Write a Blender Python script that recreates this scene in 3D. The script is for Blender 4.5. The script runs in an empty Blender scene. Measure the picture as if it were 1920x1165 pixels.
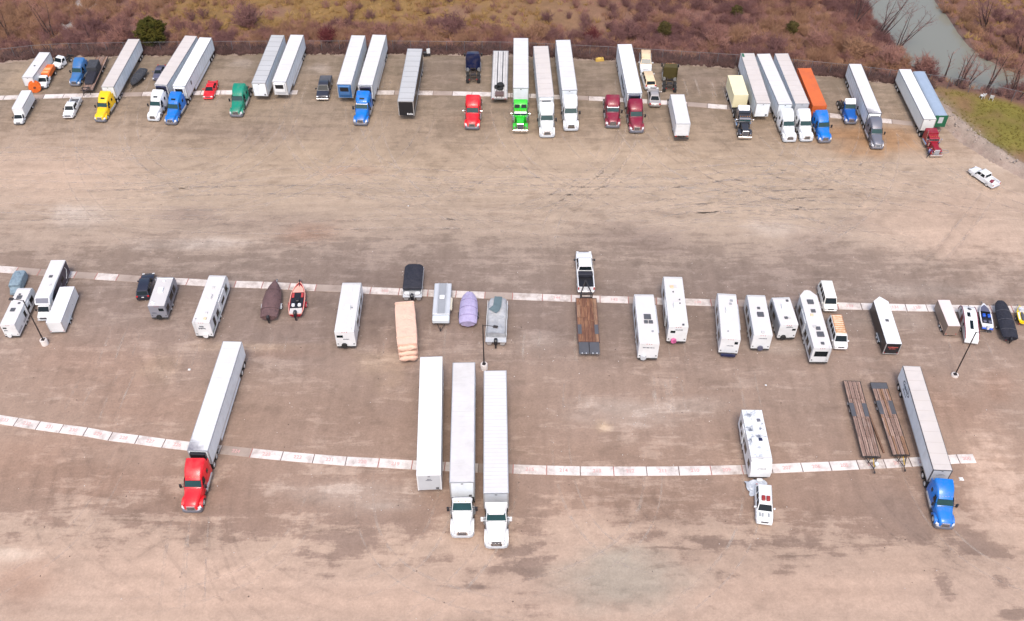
import bpy, bmesh, math, random
import numpy as np
random.seed(7)
R = math.radians
SC = bpy.context.scene
COL = SC.collection

# ------------------------------------------------------------------ camera
cam_data = bpy.data.cameras.new('camera')
cam = bpy.data.objects.new('camera', cam_data)
COL.objects.link(cam)
cam.location = (0, 0, 88)
cam.rotation_euler = (R(90 - 45.7), 0, 0)
cam_data.sensor_width = 36.0
cam_data.lens = 36.0 * 1840 / 1920
cam_data.clip_start = 1.0
cam_data.clip_end = 9000
SC.camera = cam

# ------------------------------------------------------------------ sky and sun (thin overcast)
world = bpy.data.worlds.new('World')
SC.world = world
world.use_nodes = True
wn = world.node_tree
bg = wn.nodes['Background']
sky = wn.nodes.new('ShaderNodeTexSky')
sky.sky_type = 'NISHITA'
sky.sun_disc = False
SUN_EL, SUN_AZ = 60, 180
sky.sun_elevation = R(SUN_EL)
sky.sun_rotation = R(SUN_AZ)
sky.air_density = 1.0
sky.dust_density = 4.0
sky.ozone_density = 0.6
wn.links.new(sky.outputs[0], bg.inputs[0])
bg.inputs[1].default_value = 0.15
sun_data = bpy.data.lights.new('sun', 'SUN')
sun = bpy.data.objects.new('sun', sun_data)
COL.objects.link(sun)
sun_data.energy = 1.0
sun_data.angle = R(15)
sun_data.color = (1.0, 0.95, 0.88)
sun.rotation_euler = (R(90 - SUN_EL), 0, R(180 - SUN_AZ))
SC.view_settings.view_transform = 'Standard'
SC.view_settings.look = 'None'
SC.view_settings.exposure = 0.70
SC.view_settings.gamma = 1.0

# ------------------------------------------------------------------ materials
MATS = {}
def mat(name, col, rough=0.6, metal=0.0, var=0.12, vscale=0.6, spec=0.4, dirt=None, dscale=0.5, damt=0.5, coat=0.0, stretch=None, folds=0.0, dlim=(.46, .72)):
    """procedural paint: base colour with slow noise variation and optional dirt patches"""
    if name in MATS: return MATS[name]
    m = bpy.data.materials.new(name); m.use_nodes = True
    nt = m.node_tree; N = nt.nodes; L = nt.links
    b = N['Principled BSDF']
    b.inputs['Roughness'].default_value = rough
    b.inputs['Metallic'].default_value = metal
    b.inputs['Specular IOR Level'].default_value = spec
    b.inputs['Coat Weight'].default_value = coat
    tc = N.new('ShaderNodeTexCoord'); oi = N.new('ShaderNodeObjectInfo')
    add = N.new('ShaderNodeVectorMath'); add.operation = 'ADD'
    mul = N.new('ShaderNodeMath'); mul.operation = 'MULTIPLY'; mul.inputs[1].default_value = 37.0
    L.new(oi.outputs['Random'], mul.inputs[0])
    L.new(tc.outputs['Object'], add.inputs[0]); L.new(mul.outputs[0], add.inputs[1])
    vec = add.outputs[0]
    if stretch:
        mp = N.new('ShaderNodeMapping'); mp.inputs['Scale'].default_value = stretch
        L.new(vec, mp.inputs['Vector']); vec = mp.outputs[0]
    nz = N.new('ShaderNodeTexNoise'); nz.inputs['Scale'].default_value = vscale
    nz.inputs['Detail'].default_value = 6; nz.inputs['Roughness'].default_value = 0.65
    L.new(vec, nz.inputs['Vector'])
    mr = N.new('ShaderNodeMapRange')
    mr.inputs[1].default_value = 0.3; mr.inputs[2].default_value = 0.7
    mr.inputs[3].default_value = 1 - var; mr.inputs[4].default_value = 1 + var
    L.new(nz.outputs['Fac'], mr.inputs[0])
    mx = N.new('ShaderNodeMix'); mx.data_type = 'RGBA'; mx.blend_type = 'MULTIPLY'
    mx.inputs[0].default_value = 1.0
    mx.inputs[6].default_value = (*col, 1)
    L.new(mr.outputs[0], mx.inputs[7])
    out = mx.outputs[2]
    if dirt:
        n2 = N.new('ShaderNodeTexNoise'); n2.inputs['Scale'].default_value = dscale
        n2.inputs['Detail'].default_value = 8; n2.inputs['Roughness'].default_value = 0.7
        L.new(vec, n2.inputs['Vector'])
        r2 = N.new('ShaderNodeMapRange'); r2.inputs[1].default_value = dlim[0]; r2.inputs[2].default_value = dlim[1]
        r2.inputs[3].default_value = 0; r2.inputs[4].default_value = damt
        L.new(n2.outputs['Fac'], r2.inputs[0])
        m2 = N.new('ShaderNodeMix'); m2.data_type = 'RGBA'
        L.new(r2.outputs[0], m2.inputs[0]); L.new(out, m2.inputs[6]); m2.inputs[7].default_value = (*dirt, 1)
        out = m2.outputs[2]
    if folds:
        nf = N.new('ShaderNodeTexNoise'); nf.inputs['Scale'].default_value = 1.1; nf.inputs['Detail'].default_value = 5; nf.inputs['Distortion'].default_value = 1.2
        L.new(vec, nf.inputs['Vector']); bp = N.new('ShaderNodeBump'); bp.inputs['Strength'].default_value = folds; bp.inputs['Distance'].default_value = .35
        L.new(nf.outputs['Fac'], bp.inputs['Height']); L.new(bp.outputs[0], b.inputs['Normal'])
    L.new(out, b.inputs['Base Color'])
    MATS[name] = m
    return m

DIRT = (0.30, 0.26, 0.22)
WHITE = mat('white_paint', (0.73, 0.74, 0.75), 0.4, var=0.04, dirt=DIRT, dscale=0.5, damt=0.22)
WSKY = mat('sky_tinted_white', (0.79, 0.84, 0.88), 0.4, var=0.05, dirt=(0.5, 0.5, 0.48), dscale=0.5, damt=0.35)  # white lifted towards blue: sky light on trailer walls painted into the colour
ROOFW = mat('white_trailer_roof', (0.625, 0.615, 0.61), 0.6, var=0.05, dirt=(0.55, 0.51, 0.47), dscale=0.25, damt=0.35)
ROOFT = mat('tan_stained_roof', (0.57, 0.52, 0.49), 0.7, var=0.08, dirt=(0.46, 0.41, 0.36), dscale=0.3, damt=0.5)
ROOFD2 = mat('tan_roof_seam', (0.47, 0.42, 0.39), 0.7, var=0.1)
ROOFG = mat('grey_trailer_roof', (0.47, 0.47, 0.47), 0.55, var=0.08, dirt=(0.33, 0.32, 0.31), dscale=0.3, damt=0.5)
ROOFL = mat('light_grey_roof', (0.60, 0.58, 0.575), 0.6, var=0.07, dirt=(0.45, 0.42, 0.40), dscale=0.22, damt=0.6)
ROOFB = mat('blue_grey_roof', (0.30, 0.37, 0.47), 0.5, var=0.06)
ROOFC = mat('camper_roof', (0.625, 0.605, 0.60), 0.6, var=0.04, dirt=(0.6, 0.56, 0.5), dscale=0.5, damt=0.3)
ROOFD = mat('dirty_camper_roof', (0.72, 0.74, 0.76), 0.7, var=0.12, dirt=(0.045, 0.06, 0.11), dscale=0.7, damt=.92, vscale=2.0, dlim=(.49, .63))
ALU = mat('aluminium', (0.55, 0.56, 0.57), 0.35, metal=0.6, var=0.08)
CHROME = mat('chrome', (0.72, 0.72, 0.74), 0.18, metal=1.0, var=0.05)
GREYP = mat('grey_paint', (0.30, 0.31, 0.33), 0.4, var=0.06)
LGREY = mat('light_grey_paint', (0.50, 0.52, 0.55), 0.4, var=0.06)
DGREY = mat('dark_grey_paint', (0.09, 0.09, 0.10), 0.5, var=0.15)
BLACK = mat('black_paint', (0.018, 0.018, 0.022), 0.35, var=0.2)
RUBBER = mat('rubber', (0.022, 0.021, 0.021), 0.85, var=0.25)
STEEL = mat('frame_steel', (0.035, 0.033, 0.035), 0.6, var=0.3, dirt=(0.14, 0.09, 0.06), dscale=1.5, damt=0.6)
RIMW = mat('rim_steel', (0.62, 0.62, 0.62), 0.35, metal=0.5, var=0.1)
GLASS = mat('window_glass', (0.008, 0.013, 0.016), 0.12, var=0.2, spec=0.22)
GLASST = mat('teal_windshield', (0.012, 0.045, 0.048), 0.12, var=0.2, spec=0.22)
LAMP = mat('headlamp', (0.70, 0.72, 0.74), 0.15, var=0.05)
REDL = mat('tail_lamp', (0.45, 0.015, 0.02), 0.25, var=0.1)
AMBER = mat('amber_lamp', (0.7, 0.25, 0.03), 0.3, var=0.1)
INK = mat('dark_lettering', (0.03, 0.04, 0.07), 0.6, var=0.2)
REDINK = mat('red_lettering', (0.55, 0.12, 0.10), 0.6, var=0.2)
SEAM = mat('seam_sealant', (0.22, 0.22, 0.23), 0.7, var=0.15)
SEAMW = mat('roof_bow_cover', (0.52, 0.505, 0.495), 0.6, var=0.06)
YELLOW = mat('yellow_paint', (0.85, 0.52, 0.005), 0.3, var=0.04, coat=0.12, dirt=(0.26, 0.20, 0.17), dscale=0.9, damt=0.28)
BLUE = mat('bright_blue_paint', (0.004, 0.16, 0.56), 0.28, var=0.05, coat=0.12, dirt=(0.26, 0.20, 0.17), dscale=0.9, damt=0.28)
BLUED = mat('dull_blue_paint', (0.04, 0.15, 0.36), 0.4, var=0.08, dirt=(0.26, 0.20, 0.17), dscale=0.9, damt=0.28)
NAVY = mat('navy_paint', (0.006, 0.013, 0.06), 0.3, var=0.1, coat=0.12, dirt=(0.26, 0.20, 0.17), dscale=0.9, damt=0.28)
RED = mat('red_paint', (0.70, 0.012, 0.022), 0.3, var=0.05, coat=0.12, dirt=(0.26, 0.20, 0.17), dscale=0.9, damt=0.28)
MAROON = mat('maroon_paint', (0.21, 0.012, 0.035), 0.3, var=0.06, coat=0.12, dirt=(0.26, 0.20, 0.17), dscale=0.9, damt=0.28)
DRED = mat('deep_red_paint', (0.27, 0.010, 0.022), 0.3, var=0.08, coat=0.12, dirt=(0.26, 0.20, 0.17), dscale=0.9, damt=0.28)
GREEN = mat('teal_green_paint', (0.004, 0.22, 0.14), 0.35, var=0.06, coat=0.1, dirt=(0.26, 0.20, 0.17), dscale=0.9, damt=0.28)
LIME = mat('lime_paint', (0.02, 0.52, 0.025), 0.3, var=0.05, coat=0.12, dirt=(0.26, 0.20, 0.17), dscale=0.9, damt=0.28)
DGREEN = mat('dark_green_paint', (0.015, 0.12, 0.06), 0.4, var=0.1)
GREYT = mat('slate_paint', (0.17, 0.175, 0.21), 0.35, metal=0.3, var=0.06, dirt=(0.26, 0.20, 0.17), dscale=0.9, damt=0.28)
OLIVE = mat('olive_brown_paint', (0.075, 0.058, 0.018), 0.5, var=0.15)
SILVER = mat('silver_paint', (0.42, 0.39, 0.38), 0.35, metal=0.3, var=0.06)
TANV = mat('cream_topper', (0.72, 0.55, 0.36), 0.5, var=0.08, dirt=(0.5, 0.33, 0.18), dscale=0.8, damt=0.6)
CREAM = mat('cream_box', (0.78, 0.71, 0.46), 0.5, var=0.05)
ORANGE = mat('orange_box', (0.62, 0.135, 0.035), 0.5, var=0.08, dirt=(0.42, 0.10, 0.05), damt=0.5)
ORANGEB = mat('orange_equipment', (0.75, 0.16, 0.03), 0.45, var=0.1)
TAN = mat('tan_panel', (0.25, 0.19, 0.155), 0.45, var=0.05)
PURPG = mat('grey_violet_paint', (0.10, 0.10, 0.15), 0.35, var=0.08)
PEACH = mat('peach_tarp', (0.72, 0.47, 0.36), 0.75, var=0.08, vscale=1.5, folds=.5)
LILAC = mat('lilac_cover', (0.40, 0.35, 0.53), 0.8, var=0.14, vscale=2.0, folds=.6)
BROWNC = mat('brown_cover', (0.13, 0.075, 0.075), 0.8, var=0.16, vscale=1.5, folds=.6)
BLACKC = mat('black_cover', (0.022, 0.022, 0.032), 0.7, var=0.25, vscale=1.5, folds=.5)
GREYC = mat('grey_cover', (0.38, 0.385, 0.40), 0.75, var=0.18, vscale=1.5, folds=.8)
TEALC = mat('teal_grey_cover', (0.11, 0.155, 0.17), 0.75, var=0.15, vscale=1.5)
BLUEC = mat('blue_grey_tarp', (0.21, 0.28, 0.33), 0.75, var=0.18, vscale=1.5, folds=.8)
DARKTARP = mat('charcoal_tarp', (0.05, 0.052, 0.06), 0.7, var=0.25, vscale=1.2, folds=.6)
HULLR = mat('red_gelcoat', (0.30, 0.018, 0.03), 0.25, var=0.08, coat=0.12)
PINK = mat('salmon_carpet', (0.72, 0.36, 0.29), 0.9, var=0.1)
HULLB = mat('blue_gelcoat', (0.02, 0.10, 0.52), 0.25, var=0.08)
SKIW = mat('white_gelcoat', (0.72, 0.72, 0.74), 0.25, var=0.04)
YELP = mat('yellow_gelcoat', (0.85, 0.62, 0.01), 0.3, var=0.06)
WOOD = [mat('deck_wood_%d' % i, c, 0.85, var=0.3, vscale=1.6, dirt=d, dscale=1.8, damt=0.9, stretch=(4, .4, 1)) for i, (c, d) in enumerate([
    ((0.28, 0.185, 0.15), (0.10, 0.055, 0.042)), ((0.34, 0.23, 0.185), (0.12, 0.062, 0.045)), ((0.20, 0.12, 0.09), (0.42, 0.34, 0.30)), ((0.27, 0.155, 0.095), (0.10, 0.05, 0.038))])]
WOODR = [mat('red_deck_wood_%d' % i, c, 0.8, var=0.2, vscale=1.2, dirt=(0.42, 0.24, 0.12), dscale=1.2, damt=0.5, stretch=(4, .4, 1)) for i, c in enumerate([
    (0.155, 0.068, 0.042), (0.185, 0.082, 0.048), (0.13, 0.056, 0.036)])]
CONC = mat('concrete', (0.62, 0.555, 0.515), 0.85, var=0.11, dirt=(0.29, 0.225, 0.19), dscale=0.7, damt=0.95, vscale=1.5)
CONCD = mat('dusty_concrete', (0.37, 0.295, 0.25), 0.9, var=0.16, dirt=(0.235, 0.18, 0.15), dscale=0.6, damt=0.95, vscale=1.2)
CONCW = mat('whitewashed_concrete', (0.70, 0.64, 0.605), 0.85, var=0.08, dirt=(0.28, 0.22, 0.19), dscale=0.75, damt=0.85, vscale=1.5)
PLINE = mat('faded_red_line', (0.46, 0.17, 0.15), 0.8, var=0.25, vscale=3)
JOINT = mat('dark_joint', (0.20, 0.15, 0.135), 0.9, var=0.2)
PNUM = mat('faded_red_numeral', (0.57, 0.33, 0.31), 0.8, var=0.2, vscale=4)
POLE = mat('bronze_pole', (0.035, 0.028, 0.027), 0.5, var=0.2)
GALV = mat('galvanised', (0.16, 0.155, 0.165), 0.5, metal=0.3, var=0.15)

# ------------------------------------------------------------------ mesh building
class MB:
    def __init__(s): s.v = []; s.f = []
    def add(s, vs, fs):
        o = len(s.v); s.v += [tuple(map(float, p)) for p in vs]; s.f += [tuple(i + o for i in f) for f in fs]; return s
    def box(s, x0, x1, y0, y1, z0, z1, c=0.0):
        if c <= 0:
            return s.add([(x0,y0,z0),(x1,y0,z0),(x1,y1,z0),(x0,y1,z0),(x0,y0,z1),(x1,y0,z1),(x1,y1,z1),(x0,y1,z1)],
                         [(0,3,2,1),(4,5,6,7),(0,1,5,4),(1,2,6,5),(2,3,7,6),(3,0,4,7)])
        vs = []; idx = {}
        for i, X in enumerate((x0, x1)):
            for j, Y in enumerate((y0, y1)):
                for k, Z in enumerate((z0, z1)):
                    sx, sy, sz = (c if i == 0 else -c), (c if j == 0 else -c), (c if k == 0 else -c)
                    for a, p in enumerate(((X, Y+sy, Z+sz), (X+sx, Y, Z+sz), (X+sx, Y+sy, Z))):
                        idx[(i, j, k, a)] = len(vs); vs.append(p)
        g = lambda i, j, k, a: idx[(i, j, k, a)]
        fs = []
        for i in (0, 1):
            fs.append((g(i,0,0,0), g(i,1,0,0), g(i,1,1,0), g(i,0,1,0)))
            fs.append((g(0,i,0,1), g(1,i,0,1), g(1,i,1,1), g(0,i,1,1)))
            fs.append((g(0,0,i,2), g(1,0,i,2), g(1,1,i,2), g(0,1,i,2)))
        for i in (0, 1):
            for j in (0, 1):
                fs.append((g(i,j,0,0), g(i,j,1,0), g(i,j,1,1), g(i,j,0,1)))
                fs.append((g(i,0,j,0), g(i,1,j,0), g(i,1,j,2), g(i,0,j,2)))
                fs.append((g(0,i,j,1), g(1,i,j,1), g(1,i,j,2), g(0,i,j,2)))
                for k in (0, 1): fs.append((g(i,j,k,0), g(i,j,k,1), g(i,j,k,2)))
        return s.add(vs, fs)
    def loft(s, rings, cap=True):
        n = len(rings[0]); vs = [p for r in rings for p in r]; fs = []
        for a in range(len(rings) - 1):
            for i in range(n):
                j = (i + 1) % n
                fs.append((a*n+i, a*n+j, (a+1)*n+j, (a+1)*n+i))
        if cap: fs += [tuple(range(n))[::-1], tuple((len(rings)-1)*n + i for i in range(n))]
        return s.add(vs, fs)
    def tube(s, p0, p1, r0, r1=None, n=8):
        r1 = r0 if r1 is None else r1
        p0 = np.array(p0, float); p1 = np.array(p1, float); d = p1 - p0; d /= (np.linalg.norm(d) + 1e-9)
        a = np.array((0, 0, 1.0)) if abs(d[2]) < .9 else np.array((1.0, 0, 0))
        u = np.cross(d, a); u /= np.linalg.norm(u); w = np.cross(d, u)
        rg = []
        for p, r in ((p0, r0), (p1, r1)):
            rg.append([tuple(p + r*(math.cos(t)*u + math.sin(t)*w)) for t in [2*math.pi*i/n for i in range(n)]])
        return s.loft(rg)
    def path(s, pts, r, n=6):
        for a, b in zip(pts[:-1], pts[1:]): s.tube(a, b, r, r, n)
        return s
    def prism(s, prof, x0, x1):
        """profile of (d, z) points (d = distance back from the front) extruded across x"""
        n = len(prof)
        vs = [(x0, -d, z) for d, z in prof] + [(x1, -d, z) for d, z in prof]
        fs = [tuple(range(n)), tuple(range(n, 2*n))[::-1]] + [(i, i+n, (i+1) % n + n, (i+1) % n) for i in range(n)]
        return s.add(vs, fs)
    def pane(s, a, b, c, d, t=0.02):
        """thin slab on four corners, thickness t both ways along the normal"""
        P = [np.array(p, float) for p in (a, b, c, d)]
        n = np.cross(P[1]-P[0], P[3]-P[0]); n /= (np.linalg.norm(n) + 1e-9)
        vs = [tuple(p + n*t) for p in P] + [tuple(p - n*t) for p in P]
        return s.add(vs, [(0,1,2,3),(7,6,5,4),(0,4,5,1),(1,5,6,2),(2,6,7,3),(3,7,4,0)])
    def lathe_x(s, prof, n=16):
        """(x, r) profile turned round the x axis"""
        rings = [[(x, r*math.cos(2*math.pi*i/n), r*math.sin(2*math.pi*i/n)) for i in range(n)] for x, r in prof]
        return s.loft(rings)
    def lathe_z(s, prof, n=16, c=(0, 0)):
        rings = [[(c[0] + r*math.cos(2*math.pi*i/n), c[1] + r*math.sin(2*math.pi*i/n), z) for i in range(n)] for z, r in prof]
        return s.loft(rings)

def ring(d, w, z0, z1, r=0.12, wt=None, x=0.0):
    wt = w if wt is None else wt
    h = max(z1 - z0, .01); r = min(r, h*.45, wt*.4)
    xs = wt/2 + (w - wt)/2*(r/h)
    return [(x-w/2, -d, z0), (x+w/2, -d, z0), (x+xs, -d, z1-r), (x+wt/2-.29*r, -d, z1-.29*r), (x+wt/2-r, -d, z1),
            (x-wt/2+r, -d, z1), (x-wt/2+.29*r, -d, z1-.29*r), (x-xs, -d, z1-r)]

_cache = {}
def mesh_of(mb, smooth):
    key = (hash(tuple(round(c, 4) for p in mb.v for c in p)), len(mb.v), len(mb.f), smooth)
    if key in _cache: return _cache[key]
    me = bpy.data.meshes.new('shape')
    me.from_pydata(mb.v, [], mb.f)
    if smooth:
        bm = bmesh.new(); bm.from_mesh(me); bmesh.ops.recalc_face_normals(bm, faces=bm.faces); bm.to_mesh(me); bm.free()
        me.polygons.foreach_set('use_smooth', [True]*len(me.polygons))
        me.set_sharp_from_angle(angle=R(smooth if smooth > 1 else 38))
    me.materials.append(None)
    me.update()
    _cache[key] = me
    return me

def part(name, mb, m, parent=None, smooth=0, label=None, loc=None):
    o = bpy.data.objects.new(name, mesh_of(mb, smooth))
    COL.objects.link(o)
    o.material_slots[0].link = 'OBJECT'; o.material_slots[0].material = m
    if parent is not None: o.parent = parent
    if loc is not None: o.location = loc
    if label: o['label'] = label
    return o

def tag(o, label, cat, group=None):
    o['label'] = label; o['category'] = cat
    if group: o['group'] = group
    return o

def thing(name, label, cat, x, y, rz, s=1.0, group=None):
    o = bpy.data.objects.new(name, None); COL.objects.link(o)
    o.empty_display_size = 0.3
    o.location = (x, y, LOTZ); o.rotation_euler = (0, 0, R(rz)); o.scale = (s, s, s)
    return tag(o, label, cat, group)
LOTZ = 0.0

def wheel(parent, x, d, r=0.5, w=0.28, rim=RIMW, z=None, name='wheel'):
    t = MB().lathe_x([(-w/2, r*.60), (-w/2, r*.9), (-w/2+.04, r), (w/2-.04, r), (w/2, r*.9), (w/2, r*.60)], 18)
    o = part(name, t, RUBBER, parent, 40, loc=(x, -d, r if z is None else z))
    sg = 1 if x >= 0 else -1
    rm = MB().lathe_x([(sg*(w/2+.004), r*.64), (sg*(w/2+.02), r*.60), (sg*(w/2-.03), r*.5), (sg*(w/2-.02), r*.22), (sg*(w/2+.05), r*.18), (sg*(w/2+.05), .01)], 16)
    part('rim', rm, rim, o, 40)
    return o

def lettering(x0, x1, z0, z1, rows=1, seed=1, fn=None, n=8):
    """a row of small stroke blocks standing for writing too small to read"""
    rnd = random.Random(seed); m = MB()
    for k in range(rows):
        za = z0 + (z1-z0)*k/rows; zb = z0 + (z1-z0)*(k+.72)/rows
        a = x0 if k % 2 == 0 else x0 + (x1-x0)*.2; b = x1 if k % 2 == 0 else x1 - (x1-x0)*.2
        st = (b-a)/n
        for i in range(n):
            u0 = a + i*st; u1 = u0 + st*rnd.uniform(.55, .85)
            q0 = za + (zb-za)*rnd.choice((0, 0, .2)); q1 = zb - (zb-za)*rnd.choice((0, 0, .25))
            m.pane(fn(u0, q0), fn(u1, q0), fn(u1, q1), fn(u0, q1), .006)
    return m

# ------------------------------------------------------------------ parking plan in metres: front x, front y, heading, length, size factor
PL={'B1':(-76.89,135.13,177.6,7.48,0.704),'B9':(-62.98,131.55,178.7,14.22,0.769),'B12':(-54.73,131.91,174.5,14.68,0.808),'B13':(-51.8,131.47,175.9,14.5,0.819),'B16':(-39.47,132.0,177.5,14.39,0.866),'B17':(-36.31,132.31,177.3,14.09,0.877),'B19':(-26.06,131.43,177.5,14.57,0.91),'B20':(-22.76,131.15,176.9,14.97,0.919),'B22':(-16.17,126.61,178.4,15.05,0.935),'B26':(1.36,130.09,179.6,14.72,0.959),'B27':(5.2,127.64,182.0,14.71,0.956),'B28':(8.85,129.56,181.9,14.73,0.95),'B30':(18.8,128.88,181.7,14.22,0.929),'B37':(38.18,126.45,180.3,14.28,0.866),'B38':(41.48,126.3,183.2,14.36,0.855),'B39':(44.08,126.51,181.8,14.29,0.845),'B40':(46.66,126.0,181.0,10.56,0.832),'B42':(54.59,124.25,178.7,13.73,0.796),'B43':(62.51,122.94,179.8,13.71,0.759),'B44':(64.65,123.9,179.6,12.19,0.749),'B36':(35.21,128.88,181.0,5.6,0.876),'B35':(25.44,129.32,0.0,7.68,0.925),'B5':(-75.67,126.86,182.1,4.74,0.692),'F1':(-33.26,61.85,177.8,15.64,0.869),'F2':(-8.59,58.43,182.3,16.3,0.981),'F3':(-5.13,57.52,181.2,16.27,0.991),'F4':(-1.62,56.18,181.0,16.38,0.998),'F8':(44.98,59.58,176.8,14.39,0.783),'M2':(-60.81,87.8,0.8,6.66,0.717),'M3':(-57.93,85.53,181.5,6.86,0.745),'M4':(-55.76,88.05,2.6,6.19,0.753),'M1':(-63.26,91.78,2.6,2.66,0.717),'M7':(-43.61,89.61,0.7,5.43,0.831),'M8':(-36.95,89.52,-2.3,8.48,0.865),'M11':(-19.93,88.07,0.3,8.73,0.946),'M20':(16.21,85.95,-0.8,8.52,0.96),'M21':(20.12,89.08,-1.9,8.96,0.946),'M22':(26.47,86.18,-4.9,7.94,0.918),'M23':(30.03,86.01,-2.5,7.05,0.9),'M24':(33.03,85.73,1.9,4.98,0.884),'M25':(36.43,86.47,-0.9,9.63,0.865),'M28':(45.58,86.26,-2.3,7.97,0.814),'M29':(53.49,85.85,-1.0,4.46,0.765),'M30':(56.4,85.46,-9.7,5.52,0.748),'M14':(-8.73,82.93,179.9,6.36,0.985),'M13':(-13.18,84.72,7.1,7.12,0.972),'M12':(-12.55,92.46,0.2,4.51,0.975),'M15':(-5.37,88.05,-0.3,5.56,0.993),'M16':(-1.76,86.34,-1.6,6.03,0.998),'M9':(-30.19,90.09,1.9,6.33,0.904),'M10':(-27.07,89.97,3.3,5.69,0.919),'M31':(58.97,86.32,-11.7,4.12,0.735),'M32':(61.05,86.48,-7.9,6.23,0.719),'M33':(63.31,85.86,-11.0,2.81,0.705),'M18':(9.42,95.66,-0.1,7.01,0.984),'M19':(9.31,87.12,-0.5,7.35,0.983),'M26':(39.67,86.44,178.0,3.16,0.855),'M27':(39.47,79.99,177.6,3.74,0.848),'M6':(-46.86,91.78,5.5,4.59,0.821),'F5':(26.32,60.2,179.5,7.43,0.901),'F5s':(25.94,54.75,171.8,4.75,0.898),'F6':(39.0,63.03,177.7,10.66,0.832),'F7':(42.31,63.26,179.1,10.2,0.811),'B7':(-67.65,134.14,182.6,10.0,0.75),'B25':(-1.86,144.94,-0.6,13.84,0.959),'B10':(-60.93,135.59,170.9,4.61,0.782),'B11':(-57.57,137.81,180.7,3.83,0.797),'B14':(-48.09,132.43,180.4,5.39,0.832),'B18':(-29.91,132.0,180.7,5.88,0.897),'B31':(21.84,139.85,175.5,5.19,0.922),'B32':(21.79,140.02,4.2,5.09,0.921),'B33':(22.56,134.92,-2.4,4.93,0.918),'B34':(25.81,141.1,-5.8,7.99,0.911),'B8':(-68.51,127.07,181.1,6.6,0.734),'B3':(-75.31,135.39,180.9,6.63,0.714),'B2':(-75.41,142.02,158.4,2.65,0.723),'B46':(66.67,114.04,29.0,4.23,0.723),'B23':(-6.4,144.47,1.0,8.64,0.954),'tB9':(-63.33,126.17,164.2,4.54,0.754),'tB12':(-55.27,126.44,172.0,4.36,0.792),'tB13':(-52.34,125.45,172.9,4.99,0.804),'tB15':(-42.7,127.48,178.1,4.75,0.847),'tB20':(-23.19,125.19,177.7,4.58,0.914),'tB24':(-6.09,124.13,178.2,4.31,0.954),'tB26':(1.26,123.3,178.9,4.17,0.959),'tB27':(5.31,122.07,179.7,4.42,0.955),'tB28':(9.0,123.79,181.3,4.68,0.949),'tB29':(15.38,124.56,179.1,3.99,0.935),'tB30':(18.93,123.25,179.4,4.27,0.926),'tBK':(35.07,121.7,177.6,4.79,0.872),'tB38':(41.7,120.97,180.7,4.36,0.846),'tB39':(44.26,121.11,180.0,4.28,0.835),'tB40':(46.95,120.78,179.0,4.33,0.823),'tB41':(51.99,125.59,179.5,4.25,0.806),'tB42':(54.38,119.2,175.2,4.31,0.788),'tB43':(62.54,117.32,176.4,4.37,0.745),'tB6':(-70.37,136.14,177.2,4.66,0.735),'tF1':(-33.28,56.21,181.4,4.78,0.853),'tF3':(-5.06,53.22,180.1,2.71,0.991),'tF4':(-1.56,51.99,179.8,2.61,0.998),'tF8':(44.33,54.26,173.1,4.06,0.769),}
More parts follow.
